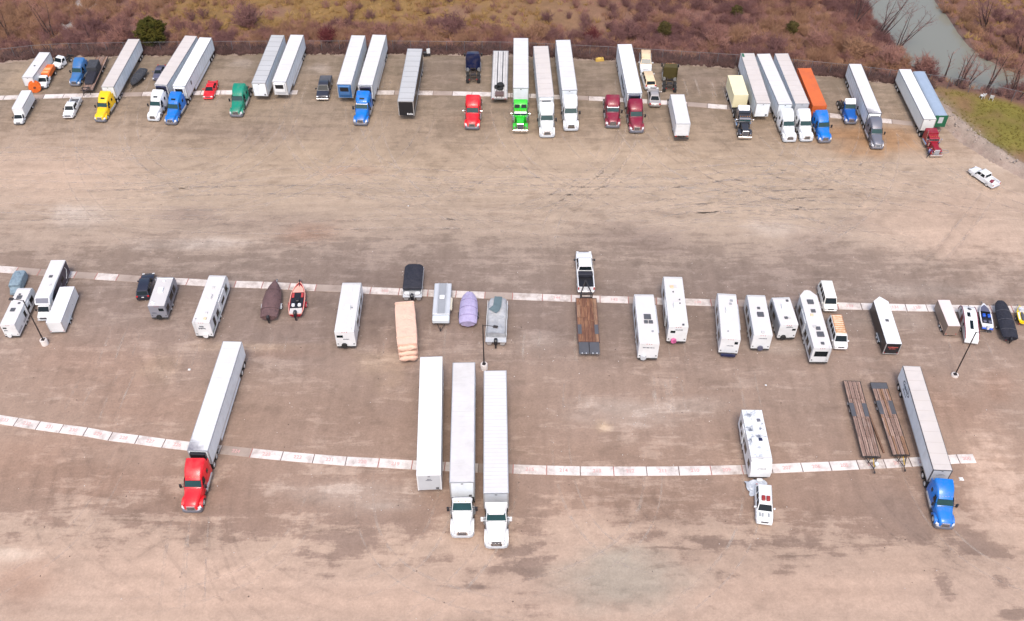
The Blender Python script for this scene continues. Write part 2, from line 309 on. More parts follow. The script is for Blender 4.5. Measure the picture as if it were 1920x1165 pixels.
BLOBS=[(54.7,121.9,7.6,4.4,'o',0.8),(48.7,123.6,4.9,2.8,'o',0.4),(-4.7,47.8,2.9,0.7,'d',0.75),(0.8,50.9,3.2,1.7,'d',0.6),(2.1,49.4,1.6,0.8,'d',0.5),(-17.4,52.7,3.8,1.6,'d',0.45),(-14.9,54.9,6.1,1.9,'d',0.4),(-21.4,50.9,3.2,1.2,'d',0.3),(-18.5,48.8,1.3,0.6,'d',0.4),(21.2,52.7,3.8,0.9,'d',0.5),(15.3,53.3,4.4,1.0,'d',0.35),(28.3,53.0,4.9,0.7,'d',0.4),(29.5,51.3,3.2,0.4,'d',0.5),(20.1,49.2,2.4,0.6,'d',0.5),(27.1,49.6,1.6,0.5,'d',0.4),(41.2,56.5,3.3,2.6,'d',0.55),(46.3,53.3,2.7,1.6,'d',0.6),(41.6,54.0,1.6,1.6,'d',0.55),(47.5,52.1,1.9,0.9,'d',0.6),(38.8,57.8,3.4,2.7,'d',0.4),(49.5,51.5,1.3,0.7,'d',0.5),(42.6,48.5,1.3,1.5,'d',0.4),(48.3,45.1,1.8,0.7,'d',0.6),(48.7,48.5,1.3,0.8,'d',0.4),(11.1,49.1,6.3,3.6,'g',0.75),(11.8,57.8,9.0,3.4,'b',0.4),(5.0,56.5,4.5,2.6,'p',0.35),(13.4,70.0,6.7,2.0,'l',0.45),(21.4,70.7,3.7,1.4,'l',0.3),(2.6,80.7,3.9,1.8,'l',0.25),(32.3,79.8,5.2,1.3,'l',0.4),(46.3,84.3,7.9,1.9,'l',0.3),(51.8,89.4,8.2,1.4,'l',0.3),(10.2,67.7,1.0,0.8,'t',0.7),(-15.2,58.5,6.8,2.0,'l',0.3),(-20.4,59.1,5.7,1.4,'l',0.2),(-13.4,57.2,2.2,0.5,'l',0.4),(33.1,88.0,10.8,5.9,'m',0.5),(-59.6,103.6,4.4,2.3,'l',0.35),(-45.0,98.1,7.1,1.3,'l',0.35),(-40.1,98.6,4.3,1.1,'l',0.5),(-61.6,105.3,3.0,1.6,'l',0.4),(-45.1,104.7,4.4,1.6,'m',0.6),(-33.6,102.5,11.7,2.3,'m',0.3),(-26.8,100.8,4.3,2.0,'r',0.45),(-23.3,114.3,4.7,1.8,'r',0.3),(-28.8,99.7,2.9,1.5,'r',0.4),(35.6,101.4,3.6,1.8,'l',0.35),(15.9,100.3,6.5,2.7,'m',0.5),(20.0,98.1,4.3,2.2,'m',0.5),(41.0,99.2,4.3,2.6,'m',0.45),(46.8,102.5,4.4,2.3,'m',0.3),(42.4,96.0,6.4,1.7,'m',0.4),(-44.6,88.0,12.2,4.9,'m',0.4),(-17.6,88.0,13.5,7.0,'m',0.5),(6.0,84.3,10.6,6.7,'m',0.3),(-26.1,81.5,7.8,3.6,'m',0.5),(-49.6,77.2,10.2,5.2,'r',0.35),(-42.8,70.7,7.3,3.2,'r',0.3),(-28.2,78.9,5.1,1.0,'r',0.3),(-31.0,79.8,7.7,0.7,'t',0.3),(-52.7,64.0,7.0,2.9,'r',0.35),(-46.3,60.5,9.2,2.8,'r',0.3),(-21.8,69.2,10.9,4.7,'b',0.3),(11.1,64.0,11.7,1.4,'b',0.3),(-48.2,48.0,3.7,2.9,'r',0.5),(-40.5,50.3,8.5,3.7,'p',0.4),(-50.5,51.5,3.2,0.9,'w',0.5),(-30.4,48.0,8.4,3.5,'p',0.5),(-13.5,46.3,15.5,1.7,'p',0.5),(28.2,47.4,10.4,2.3,'p',0.5),(39.5,50.3,4.3,1.8,'p',0.4),(51.5,57.2,3.4,8.3,'p',0.5),(61.4,102.5,11.7,9.4,'p',0.45),(-66.8,114.3,12.4,7.9,'p',0.4),(53.3,64.0,4.7,4.4,'p',0.3),(48.9,70.7,7.3,4.0,'r',0.35),(43.0,76.4,3.8,0.8,'d',0.3),(42.4,78.9,1.7,0.7,'d',0.6),(46.9,78.9,2.6,1.2,'d',0.35),(38.6,79.4,1.6,0.5,'d',0.6),(56.7,73.9,2.5,2.5,'r',0.4),(45.4,83.3,2.0,2.3,'d',0.2),(-14.5,76.4,1.9,3.4,'t',0.3),(-17.2,77.2,1.9,1.7,'t',0.3),(-41.7,76.4,2.5,2.5,'t',0.25),(-13.4,70.0,1.5,1.1,'d',0.4),(-15.1,75.1,1.3,0.7,'d',0.5),(2.3,58.5,2.3,4.1,'d',0.4),(1.1,61.2,1.1,1.4,'d',0.4),(-7.9,57.8,2.8,1.3,'d',0.3),(-8.9,56.5,1.1,0.5,'d',0.5),(-38.9,123.6,9.7,2.8,'m',0.3),(-36.9,141.5,3.5,3.3,'l',0.2),(-44.3,143.1,2.7,1.3,'l',0.3),(-31.7,141.5,1.8,1.6,'l',0.4),(-9.7,143.1,5.3,2.3,'m',0.3),(32.5,135.2,6.8,6.3,'b',0.2),(31.2,138.3,5.2,3.2,'m',0.3),(12.9,136.7,5.2,3.1,'m',0.25),(-11.3,138.3,5.2,4.8,'m',0.3),(-79.8,138.3,3.5,4.8,'t',0.4),(71.9,115.6,4.7,2.6,'w',0.3),(68.8,118.2,3.2,1.8,'d',0.3)]
TRACKS=[[(54.5,93.9),(60.7,100.3),(64.4,104.7),(69.8,111.9)],[(50.6,89.9),(57.9,96.0),(62.5,101.4),(67.1,113.1)],[(25.8,115.6),(43.0,119.5),(53.6,114.3),(59.8,111.9)],[(3.0,107.1),(18.1,108.2),(32.6,104.7),(46.5,101.4)],[(6.9,113.1),(26.1,111.9),(40.9,109.4),(54.1,102.5)],[(51.4,105.9),(55.0,108.2),(61.0,110.6),(67.9,113.1)],[(-34.4,56.2),(-34.2,52.7),(-33.9,50.3),(-33.0,45.1)],[(-32.5,56.0),(-32.0,52.7),(-31.6,50.3),(-30.6,45.1)],[(-34.2,55.2),(-36.1,54.0),(-37.4,52.7),(-38.7,51.5)],[(-44.0,78.9),(-42.7,76.4),(-41.6,74.7),(-41.0,73.5)],[(-42.4,78.9),(-41.1,76.4),(-40.5,75.1),(-39.4,73.1)],[(4.9,96.0),(4.4,101.4),(6.0,105.9),(9.0,108.2)],[(-49.0,65.4),(-48.0,64.0),(-46.8,61.9),(-45.8,60.5)],[(-49.6,56.5),(-49.9,58.5),(-50.1,59.8),(-50.2,61.9)],[(14.9,116.9),(6.8,109.4),(3.0,104.7),(1.4,100.3)],[(18.9,116.9),(12.1,109.4),(9.6,104.7),(7.2,100.3)],[(-7.9,118.2),(-10.0,113.1),(-12.8,108.2),(-14.1,104.7)],[(-1.6,116.9),(-4.6,113.1),(-7.6,109.4),(-8.2,105.9)]]

# ================================================================== vehicle builders
# every vehicle: origin on the ground under its front end, local +Y forward, body at d = -y behind the front
def mud(parent, x, d, z0=.15, z1=.75):
    part('mudflap', MB().box(x-.28, x+.28, -d-.02, -d, z0, z1), RUBBER, parent)

def cabin(parent, m, a, b, zb, wb, c, e, zt, wt, sides=2, front=True, rear=True, glass=GLASS, name='cabin', pill=.1):
    """tapered passenger cell from a rectangle at belt height to a smaller roof, with panes set on its faces"""
    lo = [(-wb/2, -a, zb), (wb/2, -a, zb), (wb/2, -b, zb), (-wb/2, -b, zb)]
    hi = [(-wt/2, -c, zt-.06), (wt/2, -c, zt-.06), (wt/2, -e, zt-.06), (-wt/2, -e, zt-.06)]
    top = [(-wt/2+.1, -c-.12, zt), (wt/2-.1, -c-.12, zt), (wt/2-.1, -e+.12, zt), (-wt/2+.1, -e+.12, zt)]
    cb = part(name, MB().loft([lo, hi, top]), m, parent, 30)
    lo = [np.array(p) for p in lo]; hi = [np.array(p) for p in hi]
    def face(i, j, u0, u1, v0, v1, nm):
        f = lambda u, v: (lo[i]*(1-u)+lo[j]*u)*(1-v) + (hi[i]*(1-u)+hi[j]*u)*v
        A, B, C, D = f(u0, v0), f(u1, v0), f(u1, v1), f(u0, v1)
        part(nm, MB().pane(A, B, C, D, .022), glass, parent)
    if front: face(0, 1, .05, .95, .10, .92, 'windshield')
    if rear: face(3, 2, .08, .92, .18, .90, 'rear_window')
    for k in range(sides):
        u0 = .06 + k*(.9/sides); u1 = u0 + .9/sides - pill*.6
        face(1, 2, u0, u1, .12, .88, 'side_window'); face(0, 3, u0, u1, .12, .88, 'side_window')
    return cb

def mirror(parent, x, d, z, h=.5, w=.16, m=BLACK):
    sg = 1 if x > 0 else -1
    mm = MB().box(min(x, x+sg*w*1.6), max(x, x+sg*w*1.6), -d-.09, -d+.09, z, z+h, .03)
    mm.tube((x-sg*.28, -d-.02, z+.08), (x+sg*.05, -d, z+.1), .025, n=6).tube((x-sg*.28, -d-.02, z+h-.06), (x+sg*.05, -d, z+h-.08), .025, n=6)
    part('mirror', mm, m, parent)

def chassis(root, d0, d1, ax, steer, rim=RIMW, deck=True):
    m = MB()
    for x in (-.43, .43): m.box(x-.05, x+.05, -d1, -d0, .82, 1.08)
    d = d0 + .6
    while d < d1: m.box(-.4, .4, -d-.06, -d+.06, .86, 1.02); d += 1.1
    for a in ax + [steer]: m.tube((-.95, -a, .5), (.95, -a, .5), .08, n=6)
    part('frame', m, STEEL, root)
    for x in (-1.0, 1.0):
        wheel(root, x, steer, .5, .30, rim)
        for a in ax: wheel(root, x*.93, a, .5, .56, rim)
    if len(ax) > 1:
        dm = (ax[0]+ax[1])/2
        part('fifth_wheel', MB().loft([[(p[0], p[1], z) for p in [(-.45,-dm+.35),(.45,-dm+.35),(.5,-dm-.1),(.2,-dm-.5),(-.2,-dm-.5),(-.5,-dm-.1)]] for z in (1.09, 1.16)]), STEEL, root)
        for x in (-.93, .93): mud(root, x, d1)
        [part('tail_light', MB().box(sg*.62-.09, sg*.62+.09, -d1-.05, -d1, .80, .92), REDL, root) for sg in (-1, 1)]

def wheel_arch(d, r0, r1, x0, x1, front=.0):
    n = 9; pr = []
    for i in range(n):
        t = math.pi*i/(n-1); pr.append((d - r1*math.cos(t), .5 + r1*.86*math.sin(t)))
    for i in range(n):
        t = math.pi*(n-1-i)/(n-1); pr.append((d - r0*math.cos(t), .5 + r0*.9*math.sin(t)))
    return MB().prism(pr, x0, x1)

def tractor(key, label, kind, col, aim=None, deflector=None, visor=None, stacks=False, sun=True, glass=GLASST, grille=None,
            fair=True, rims=RIMW, group=None, trim=CHROME, mirror_m=None, q=None, bunk=False):
    x, y, rz, L, s = PL[key]
    if aim: rz = 180 - math.degrees(math.atan2(PL[aim][0]-x, PL[aim][1]+1.0-y)) if key != 'B34' else rz
    root = thing('semi_tractor', label, 'semi truck', x, y, rz, s, group)
    mm = mirror_m or BLACK
    if kind in ('aero', 'day'):
        B = 4.6 if kind == 'aero' else 3.05
        q = q or max(.88, min(1.28, L/s/B)); k = lambda d: d*q
        steer = 1.15*q; bbc = B*q
        ax = [bbc+1.45, bbc+2.72]
        chassis(root, .5, bbc+3.35, ax, steer, rims)
        part('bumper', MB().loft([ring(0.0, 1.5, .32, .66, .08), ring(.12, 2.15, .28, .74, .1), ring(.42, 2.42, .28, .78, .1), ring(.62, 2.44, .3, .78, .1)]), GREYT if col is not WHITE else LGREY, root, 40)
        part('hood', MB().loft([ring(.10, 1.35, .7, 1.22, .2), ring(.22, 1.55, .7, 1.42, .25), ring(k(.7), 1.72, .72, 1.62, .3), ring(k(1.3), 1.92, .75, 1.82, .3), ring(k(2.0), 2.12, .78, 2.02, .3)]), col, root, 50)
        for sg in (-1, 1):
            part('fender', wheel_arch(steer, .58, .86, min(sg*.72, sg*1.22), max(sg*.72, sg*1.22)), col, root, 50)
            part('headlight', MB().pane((sg*.80, -.14, .82), (sg*1.14, -.36, .84), (sg*1.08, -.46, 1.16), (sg*.80, -.20, 1.10), .03), LAMP, root)
            part('fuel_tank', MB().tube((sg*1.0, -k(2.5), .72), (sg*1.0, -bbc-.1, .72), .34, n=14), ALU, root, 40)
            part('side_step', MB().box(min(sg*.98, sg*1.22), max(sg*.98, sg*1.22), -k(2.5)+.02, -k(2.05), .35, .78, .04), STEEL, root)
            mirror(root, sg*1.32, k(2.15), 1.85, .62, .17, mm)
        part('grille', MB().pane((-.5, -.06, .72), (.5, -.06, .72), (.46, -.15, 1.30), (-.46, -.15, 1.30), .035), grille or DGREY, root)
        part('grille_frame', MB().pane((-.58, -.075, .68), (.58, -.075, .68), (.53, -.165, 1.36), (-.53, -.165, 1.36), .025), trim, root)
        if kind == 'aero':
            part('cab', MB().loft([ring(k(1.92), 2.12, .75, 2.0, .25), ring(k(2.1), 2.2, .7, 2.08, .2), ring(k(2.62), 2.24, .7, 2.78, .25, 1.98), ring(k(3.25), 2.32, .7, 2.9, .25, 2.1)]), col, root, 45)
            part('sleeper', MB().loft([ring(k(3.2), 2.34, .7, 2.95, .25, 2.2), ring(k(3.5), 2.46, .7, 3.2, .2, 2.36), ring(k(4.6), 2.46, .7, 3.3 if fair else 3.0, .2, 2.4)]), col, root, 45)
            if fair:
                rf = part('roof_fairing', MB().loft([ring(k(2.5), 1.7, 2.72, 2.80, .05), ring(k(2.85), 2.0, 2.74, 3.12, .2, 1.9), ring(k(3.4), 2.26, 2.85, 3.55, .25, 2.1), ring(k(4.0), 2.38, 2.9, 3.74, .25, 2.2), ring(k(4.6)+.06, 2.42, 2.9, 3.8, .22, 2.26)]), col, root, 50)
                if sun: part('skylight', MB().pane((-.42, -k(2.98), 3.24), (.42, -k(2.98), 3.24), (.42, -k(3.2), 3.43), (-.42, -k(3.2), 3.43), .03), GLASS, rf)
            for sg in (-1, 1):
                part('side_window', MB().pane((sg*1.14, -k(2.35), 1.98), (sg*1.155, -k(3.08), 1.98), (sg*1.065, -k(3.08), 2.68), (sg*1.06, -k(2.68), 2.68), .03), GLASS, root)
                part('sleeper_window', MB().pane((sg*1.235, -k(3.75), 2.15), (sg*1.235, -k(4.15), 2.15), (sg*1.22, -k(4.15), 2.65), (sg*1.22, -k(3.75), 2.65), .025), GLASS, root)
                part('side_fairing', MB().box(min(sg*1.17, sg*1.24), max(sg*1.17, sg*1.24), -bbc-.5, -bbc+.01, .75, 3.15), col, root)
        else:
            part('cab', MB().loft([ring(k(1.92), 2.12, .75, 2.0, .25), ring(k(2.05), 2.2, .7, 2.08, .2), ring(k(2.5), 2.24, .7, 2.78, .25, 2.0), ring(k(3.0), 2.3, .7, 2.86, .2, 2.1), ring(k(3.05), 2.3, .7, 2.84, .2, 2.1)]), col, root, 45)
            for sg in (-1, 1):
                part('side_window', MB().pane((sg*1.135, -k(2.3), 1.98), (sg*1.15, -k(2.9), 1.98), (sg*1.06, -k(2.9), 2.62), (sg*1.06, -k(2.55), 2.62), .03), GLASS, root)
            if fair:
                f = MB().loft([ring(k(2.3), 1.5, 2.72, 2.80, .05), ring(k(2.65), 1.9, 2.74, 3.2, .15, 1.7), ring(k(3.1), 2.34, 2.8, 3.72, .12, 2.26)])
                part('roof_fairing', f, col, root, 50)
        w0, w1 = (2.10, 2.62) if kind == 'aero' else (2.05, 2.5)
        part('windshield', MB().pane((-1.0, -k(w0)+.02, 2.10), (1.0, -k(w0)+.02, 2.10), (.90, -k(w1)+.02, 2.74), (-.90, -k(w1)+.02, 2.74), .03), glass, root)
        part('cowl_gap', MB().box(-1.02, 1.02, -k(1.985), -k(1.955), 1.98, 2.045), DGREY, root)
        for sg in (-1, 1):
            d0, d1 = k(2.22), k(3.12 if kind == 'aero' else 2.95)
            xo = sg*1.155; part('door_gap', MB().box(min(xo, xo+sg*.012), max(xo, xo+sg*.012), -d1-.03, -d0+.03, .84, 1.95), DGREY, root)
            dr = part('door', MB().box(min(xo, xo+sg*.024), max(xo, xo+sg*.024), -d1, -d0, .87, 1.92), col, root)
            part('handle', MB().box(min(xo, xo+sg*.05), max(xo, xo+sg*.05), -d1+.08, -d1+.24, 1.5, 1.56), CHROME, dr)
        ml = MB(); zr, dr_ = (2.82, 2.75) if kind == 'aero' and not fair else ((2.98, 2.78) if kind == 'aero' else (2.84, 2.62))
        for i in range(5): ml.box(-.72+i*.36-.05, -.72+i*.36+.05, -k(dr_)-.03, -k(dr_)+.07, zr-.05, zr+.05, .015)
        part('marker_lights', ml, AMBER, root)
        gs = MB()
        for i in range(5): gs.box(-.42, .42, -.035, -.02, .76+i*.1, .80+i*.1)
        part('grille_bars', gs, trim if (grille is BLACK or grille is DGREY or grille is None) else DGREY, root)
        if visor: part('sun_visor', MB().pane((-.98, -k(w1)+.22, 2.66), (.98, -k(w1)+.22, 2.66), (.94, -k(w1)-.06, 2.84), (-.94, -k(w1)-.06, 2.84), .02), visor, root)
    else:  # long-nose conventional
        B = 4.9; q = q or max(.85, min(1.28, L/s/B)); k = lambda d: d*q
        steer = 1.1*q; bbc = B*q
        ax = [bbc+1.35, bbc+2.65]
        chassis(root, .4, bbc+3.3, ax, steer, rims)
        part('bumper', MB().box(-1.2, 1.2, -.12, 0, .28, .74, .04), CHROME, root)
        part('hood', MB().loft([ring(.28, 1.02, .8, 1.74, .14), ring(k(1.2), 1.14, .85, 1.90, .16), ring(k(2.3), 1.34, .9, 2.0, .16)]), col, root, 50)
        part('grille_frame', MB().box(-.54, .54, -.30, -.20, .72, 1.78, .03), CHROME, root)
        part('grille', MB().box(-.45, .45, -.2, -.17, .8, 1.68), grille or DGREY, root)
        for sg in (-1, 1):
            fd = MB().loft([ring(.22, .42, .62, .98, .2, x=sg*.88), ring(.5, .60, .72, 1.22, .3, x=sg*.88), ring(k(1.0), .62, .98, 1.36, .25, x=sg*.90), ring(k(1.55), .60, .95, 1.22, .2, x=sg*.90), ring(k(2.1), .56, .60, .84, .12, x=sg*.90)])
            part('fender', fd, col, root, 55)
            part('headlight', MB().tube((sg*.82, -.30, 1.14), (sg*.82, -.06, 1.14), .17, .16, 10), CHROME, root, 40)
            part('air_cleaner', MB().tube((sg*.92, -k(2.15), 1.15), (sg*.92, -k(2.15), 1.95), .2, n=12), CHROME, root, 40)
            part('fuel_tank', MB().tube((sg*1.0, -k(2.7), .72), (sg*1.0, -k(4.4), .72), .33, n=14), CHROME, root, 40)
            mirror(root, sg*1.32, k(2.45), 1.9, .6, .15, CHROME)
            part('side_window', MB().pane((sg*1.045, -k(2.62), 1.98), (sg*1.045, -k(3.3), 1.98), (sg*1.0, -k(3.3), 2.56), (sg*1.0, -k(2.72), 2.56), .025), GLASS, root)
        part('cab', MB().loft([ring(k(2.3), 1.95, .8, 2.05, .12), ring(k(2.42), 2.06, .75, 2.1, .1), ring(k(2.62), 2.06, .75, 2.66, .14, 1.96), ring(k(3.5), 2.1, .75, 2.76, .14, 2.0)]), col, root, 40)
        sl = part('sleeper', MB().loft([ring(k(3.55), 2.3, .8, 2.78, .14, 2.26), ring(k(3.55)+.3, 2.3, .8, 3.3, .14, 2.2), ring(k(4.9), 2.3, .8, 3.62, .14, 2.22)] if bunk else [ring(k(3.55), 2.3, .8, 3.02, .14, 2.26), ring(k(4.9), 2.3, .8, 3.06, .14, 2.26)]), col, root, 40)
        if bunk:
            for sg in (-1, 1): part('bunk_window', MB().pane((sg*.12, -k(3.55)+.02, 2.80), (sg*.95, -k(3.55)+.02, 2.80), (sg*.9, -k(3.55)-.28, 3.25), (sg*.12, -k(3.55)-.28, 3.25), .03), GLASS, sl)
        for sg in (-1, 1):
            part('windshield', MB().pane((sg*.04, -k(2.40)+.02, 2.11), (sg*.96, -k(2.43)+.02, 2.11), (sg*.90, -k(2.60)+.02, 2.60), (sg*.04, -k(2.57)+.02, 2.60), .03), glass, root)
        part('sun_visor', MB().pane((-.98, -k(2.6)+.30, 2.50), (.98, -k(2.6)+.30, 2.50), (.96, -k(2.6), 2.68), (-.96, -k(2.6), 2.68), .02), visor or CHROME, root)
        lt = MB()
        for i in range(5): lt.box(-.8+i*.37, -.70+i*.37, -k(2.9), -k(2.9)+.14, 2.74, 2.83, .02)
        part('marker_lights', lt, AMBER, root)
        if stacks or True:
            for sg in (-1, 1):
                part('exhaust_stack', MB().tube((sg*1.0, -k(3.52)-.02, 1.2), (sg*1.12, -k(3.52)-.02, 3.6), .075, n=10), CHROME, root, 40)
    if deflector:
        bd = bbc
        part('roof_deflector', MB().loft([ring(bd-1.0, 1.9, 2.86, 2.98, .05), ring(bd-.55, 2.05, 2.86, 3.35, .12, 1.95), ring(bd-.15, 2.12, 2.86, 3.62, .1, 2.05)]), deflector, root, 40)
    if stacks and kind != 'classic':
        for sg in (-1, 1):
            part('exhaust_stack', MB().tube((sg*1.0, -bbc-.25, 1.0), (sg*1.05, -bbc-.25, 3.7), .075, n=10), CHROME, root, 40)
    return root

def semi_trailer(key, label, roof=ROOFW, side=WSKY, front=None, reefer=None, seams=10, seam_m=None, skirt=True, ribs=True, logo=None, panels=False, name='semi_trailer',
                 cat='semi trailer', H=3.95, W=2.55, floor=1.2, slide=0.0, group=None, rail=SEAM, doors=None, letters=True, roof_extra=None, top='flat', rims=RIMW):
    x, y, rz, L, s = PL[key]
    L = L/s
    root = thing(name, label, cat, x, y, rz, s, group)
    w = W/2
    body = part('body', MB().box(-w+.03, w-.03, -L+.06, -.03, floor, H-(.31 if top == 'round' else .05)), side, root)
    if top == 'round':
        n = 6; prof = []
        rg = []
        for d in (0.0, L):
            pts = [(-w, -d, H-.30)] + [(w*math.cos(math.pi*(1-i/n)), -d, H-.30+.34*math.sin(math.pi*i/n)) for i in range(1, n)] + [(w, -d, H-.30)]
            rg.append(pts)
        part('roof', MB().loft(rg), roof, root, 60)
    else:
        part('roof', MB().box(-w+.06, w-.06, -L+.05, -.05, H-.05, H, .015), roof, root)
        for sg in (-1, 1):
            part('top_rail', MB().box(min(sg*(w-.06), sg*(w+.015)), max(sg*(w-.06), sg*(w+.015)), -L, 0, H-.17, H-.012), rail, root)
    for sg in (-1, 1):
        if panels:
            n = int(L/1.22); st = L/n
            for i in range(n):
                part('side_panel', MB().box(min(sg*(w-.03), sg*(w+.004)), max(sg*(w-.03), sg*(w+.004)), -(i+1)*st+.012, -i*st-.012, floor+.15, H-.175), side, root)
        part('bottom_rail', MB().box(min(sg*(w-.04), sg*(w+.012)), max(sg*(w-.04), sg*(w+.012)), -L+.05, 0, floor-.06, floor+.14), ALU, root)
        part('corner_post', MB().box(min(sg*(w-.12), sg*(w+.01)), max(sg*(w-.12), sg*(w+.01)), -.10, .015, floor, H-.02), rail if rail is not SEAM else ALU, root)
        part('landing_leg', MB().box(sg*.85-.07, sg*.85+.07, -3.1, -2.95, .15, floor).box(sg*.85-.16, sg*.85+.16, -3.16, -2.88, .08, .16), STEEL, root)
    fm = front or side
    part('front_wall', MB().box(-w+.13, w-.13, -.03, .012, floor+.06, H-.14), fm, root)
    part('front_header', MB().box(-w, w, -.06, .02, H-.14, H-.01), rail if rail is not SEAM else ALU, root)
    if reefer:
        u = part('refrigeration_unit', MB().box(-.98, .98, .012, .40, 1.95, H-.22, .06), reefer, root)
        part('unit_grille', MB().box(-.72, .72, .40, .43, 2.75, H-.42), BLACK, u)
        part('unit_panel', MB().box(-.8, .8, .40, .425, 2.05, 2.62), reefer, u)
    elif letters:
        part('inspection_lamp', MB().box(-.12, .12, .02, .05, H-.32, H-.22), DGREY, root)
        part('connector_plate', MB().box(-w+.3, -w+.62, .012, .05, floor+.18, floor+.48), DGREY, root)
    if not doors:
        for sg in (-1, 1):
            dr = part('rear_door', MB().box(min(sg*.02, sg*(w-.1)), max(sg*.02, sg*(w-.1)), -L-.01, -L+.06, floor+.08, H-.16), side, root)
            part('lock_rod', MB().tube((sg*.45, -L-.035, floor+.1), (sg*.45, -L-.035, H-.2), .02, n=6), GALV, dr)
    part('rear_frame', MB().box(-w, w, -L-.005, -L+.05, H-.16, H-.01).box(-w, -w+.1, -L-.005, -L+.05, floor, H-.15).box(w-.1, w, -L-.005, -L+.05, floor, H-.15), ALU, root)
    part('underride_bar', MB().box(-1.1, 1.1, -L+.02, -L+.12, .48, .6).box(-.6, -.5, -L+.04, -L+.12, .6, floor).box(.5, .6, -L+.04, -L+.12, .6, floor), STEEL, root)
    for sg in (-1, 1): part('tail_light', MB().box(sg*.9-.15, sg*.9+.15, -L-.03, -L-.006, floor-.05, floor+.05), REDL, root)
    un = MB()
    for xx in (-.5, .5): un.box(xx-.06, xx+.06, -L+.3, -L+5.2, floor-.35, floor-.06)
    d = .8
    while d < L-.5: un.box(-w+.06, w-.06, -d-.04, -d+.04, floor-.13, floor-.005); d += 1.4
    part('underframe', un, STEEL, root)
    for a in (L-2.55-slide, L-1.30-slide):
        for xx in (-.95, .95): wheel(root, xx, a, .5, .58, rims)
    for xx in (-.95, .95): mud(root, xx, L-.62-slide)
    if skirt:
        for sg in (-1, 1):
            part('side_skirt', MB().box(min(sg*(w-.06), sg*(w-.03)), max(sg*(w-.06), sg*(w-.03)), -L+3.6+slide, -4.2, .42, floor-.05), side, root)
    if top == 'round': seams = 0
    sm = seam_m or {'white_trailer_roof': SEAMW, 'white_paint': SEAMW, 'tan_stained_roof': ROOFD2, 'grey_trailer_roof': SEAM, 'light_grey_roof': ROOFG}.get(roof.name, roof)
    for i in range(seams):
        dd = L*(i+.5)/seams
        part('roof_seam', MB().box(-w+.07, w-.07, -dd-.03, -dd+.03, H-.005, H+.012), sm, root)
    if ribs and not panels:
        for sg in (-1, 1):
            rb = MB(); d = .7
            while d < L-.3: rb.box(min(sg*(w-.03), sg*(w-.012)), max(sg*(w-.03), sg*(w-.012)), -d-.02, -d+.02, floor+.14, H-(.32 if top == 'round' else .17)); d += 1.22
            part('side_ribs', rb, ALU if side in (WSKY, WHITE) else side, root)
    if roof_extra: roof_extra(root, L, w, H)
    if logo: logo(root, L, w, H)
    return root

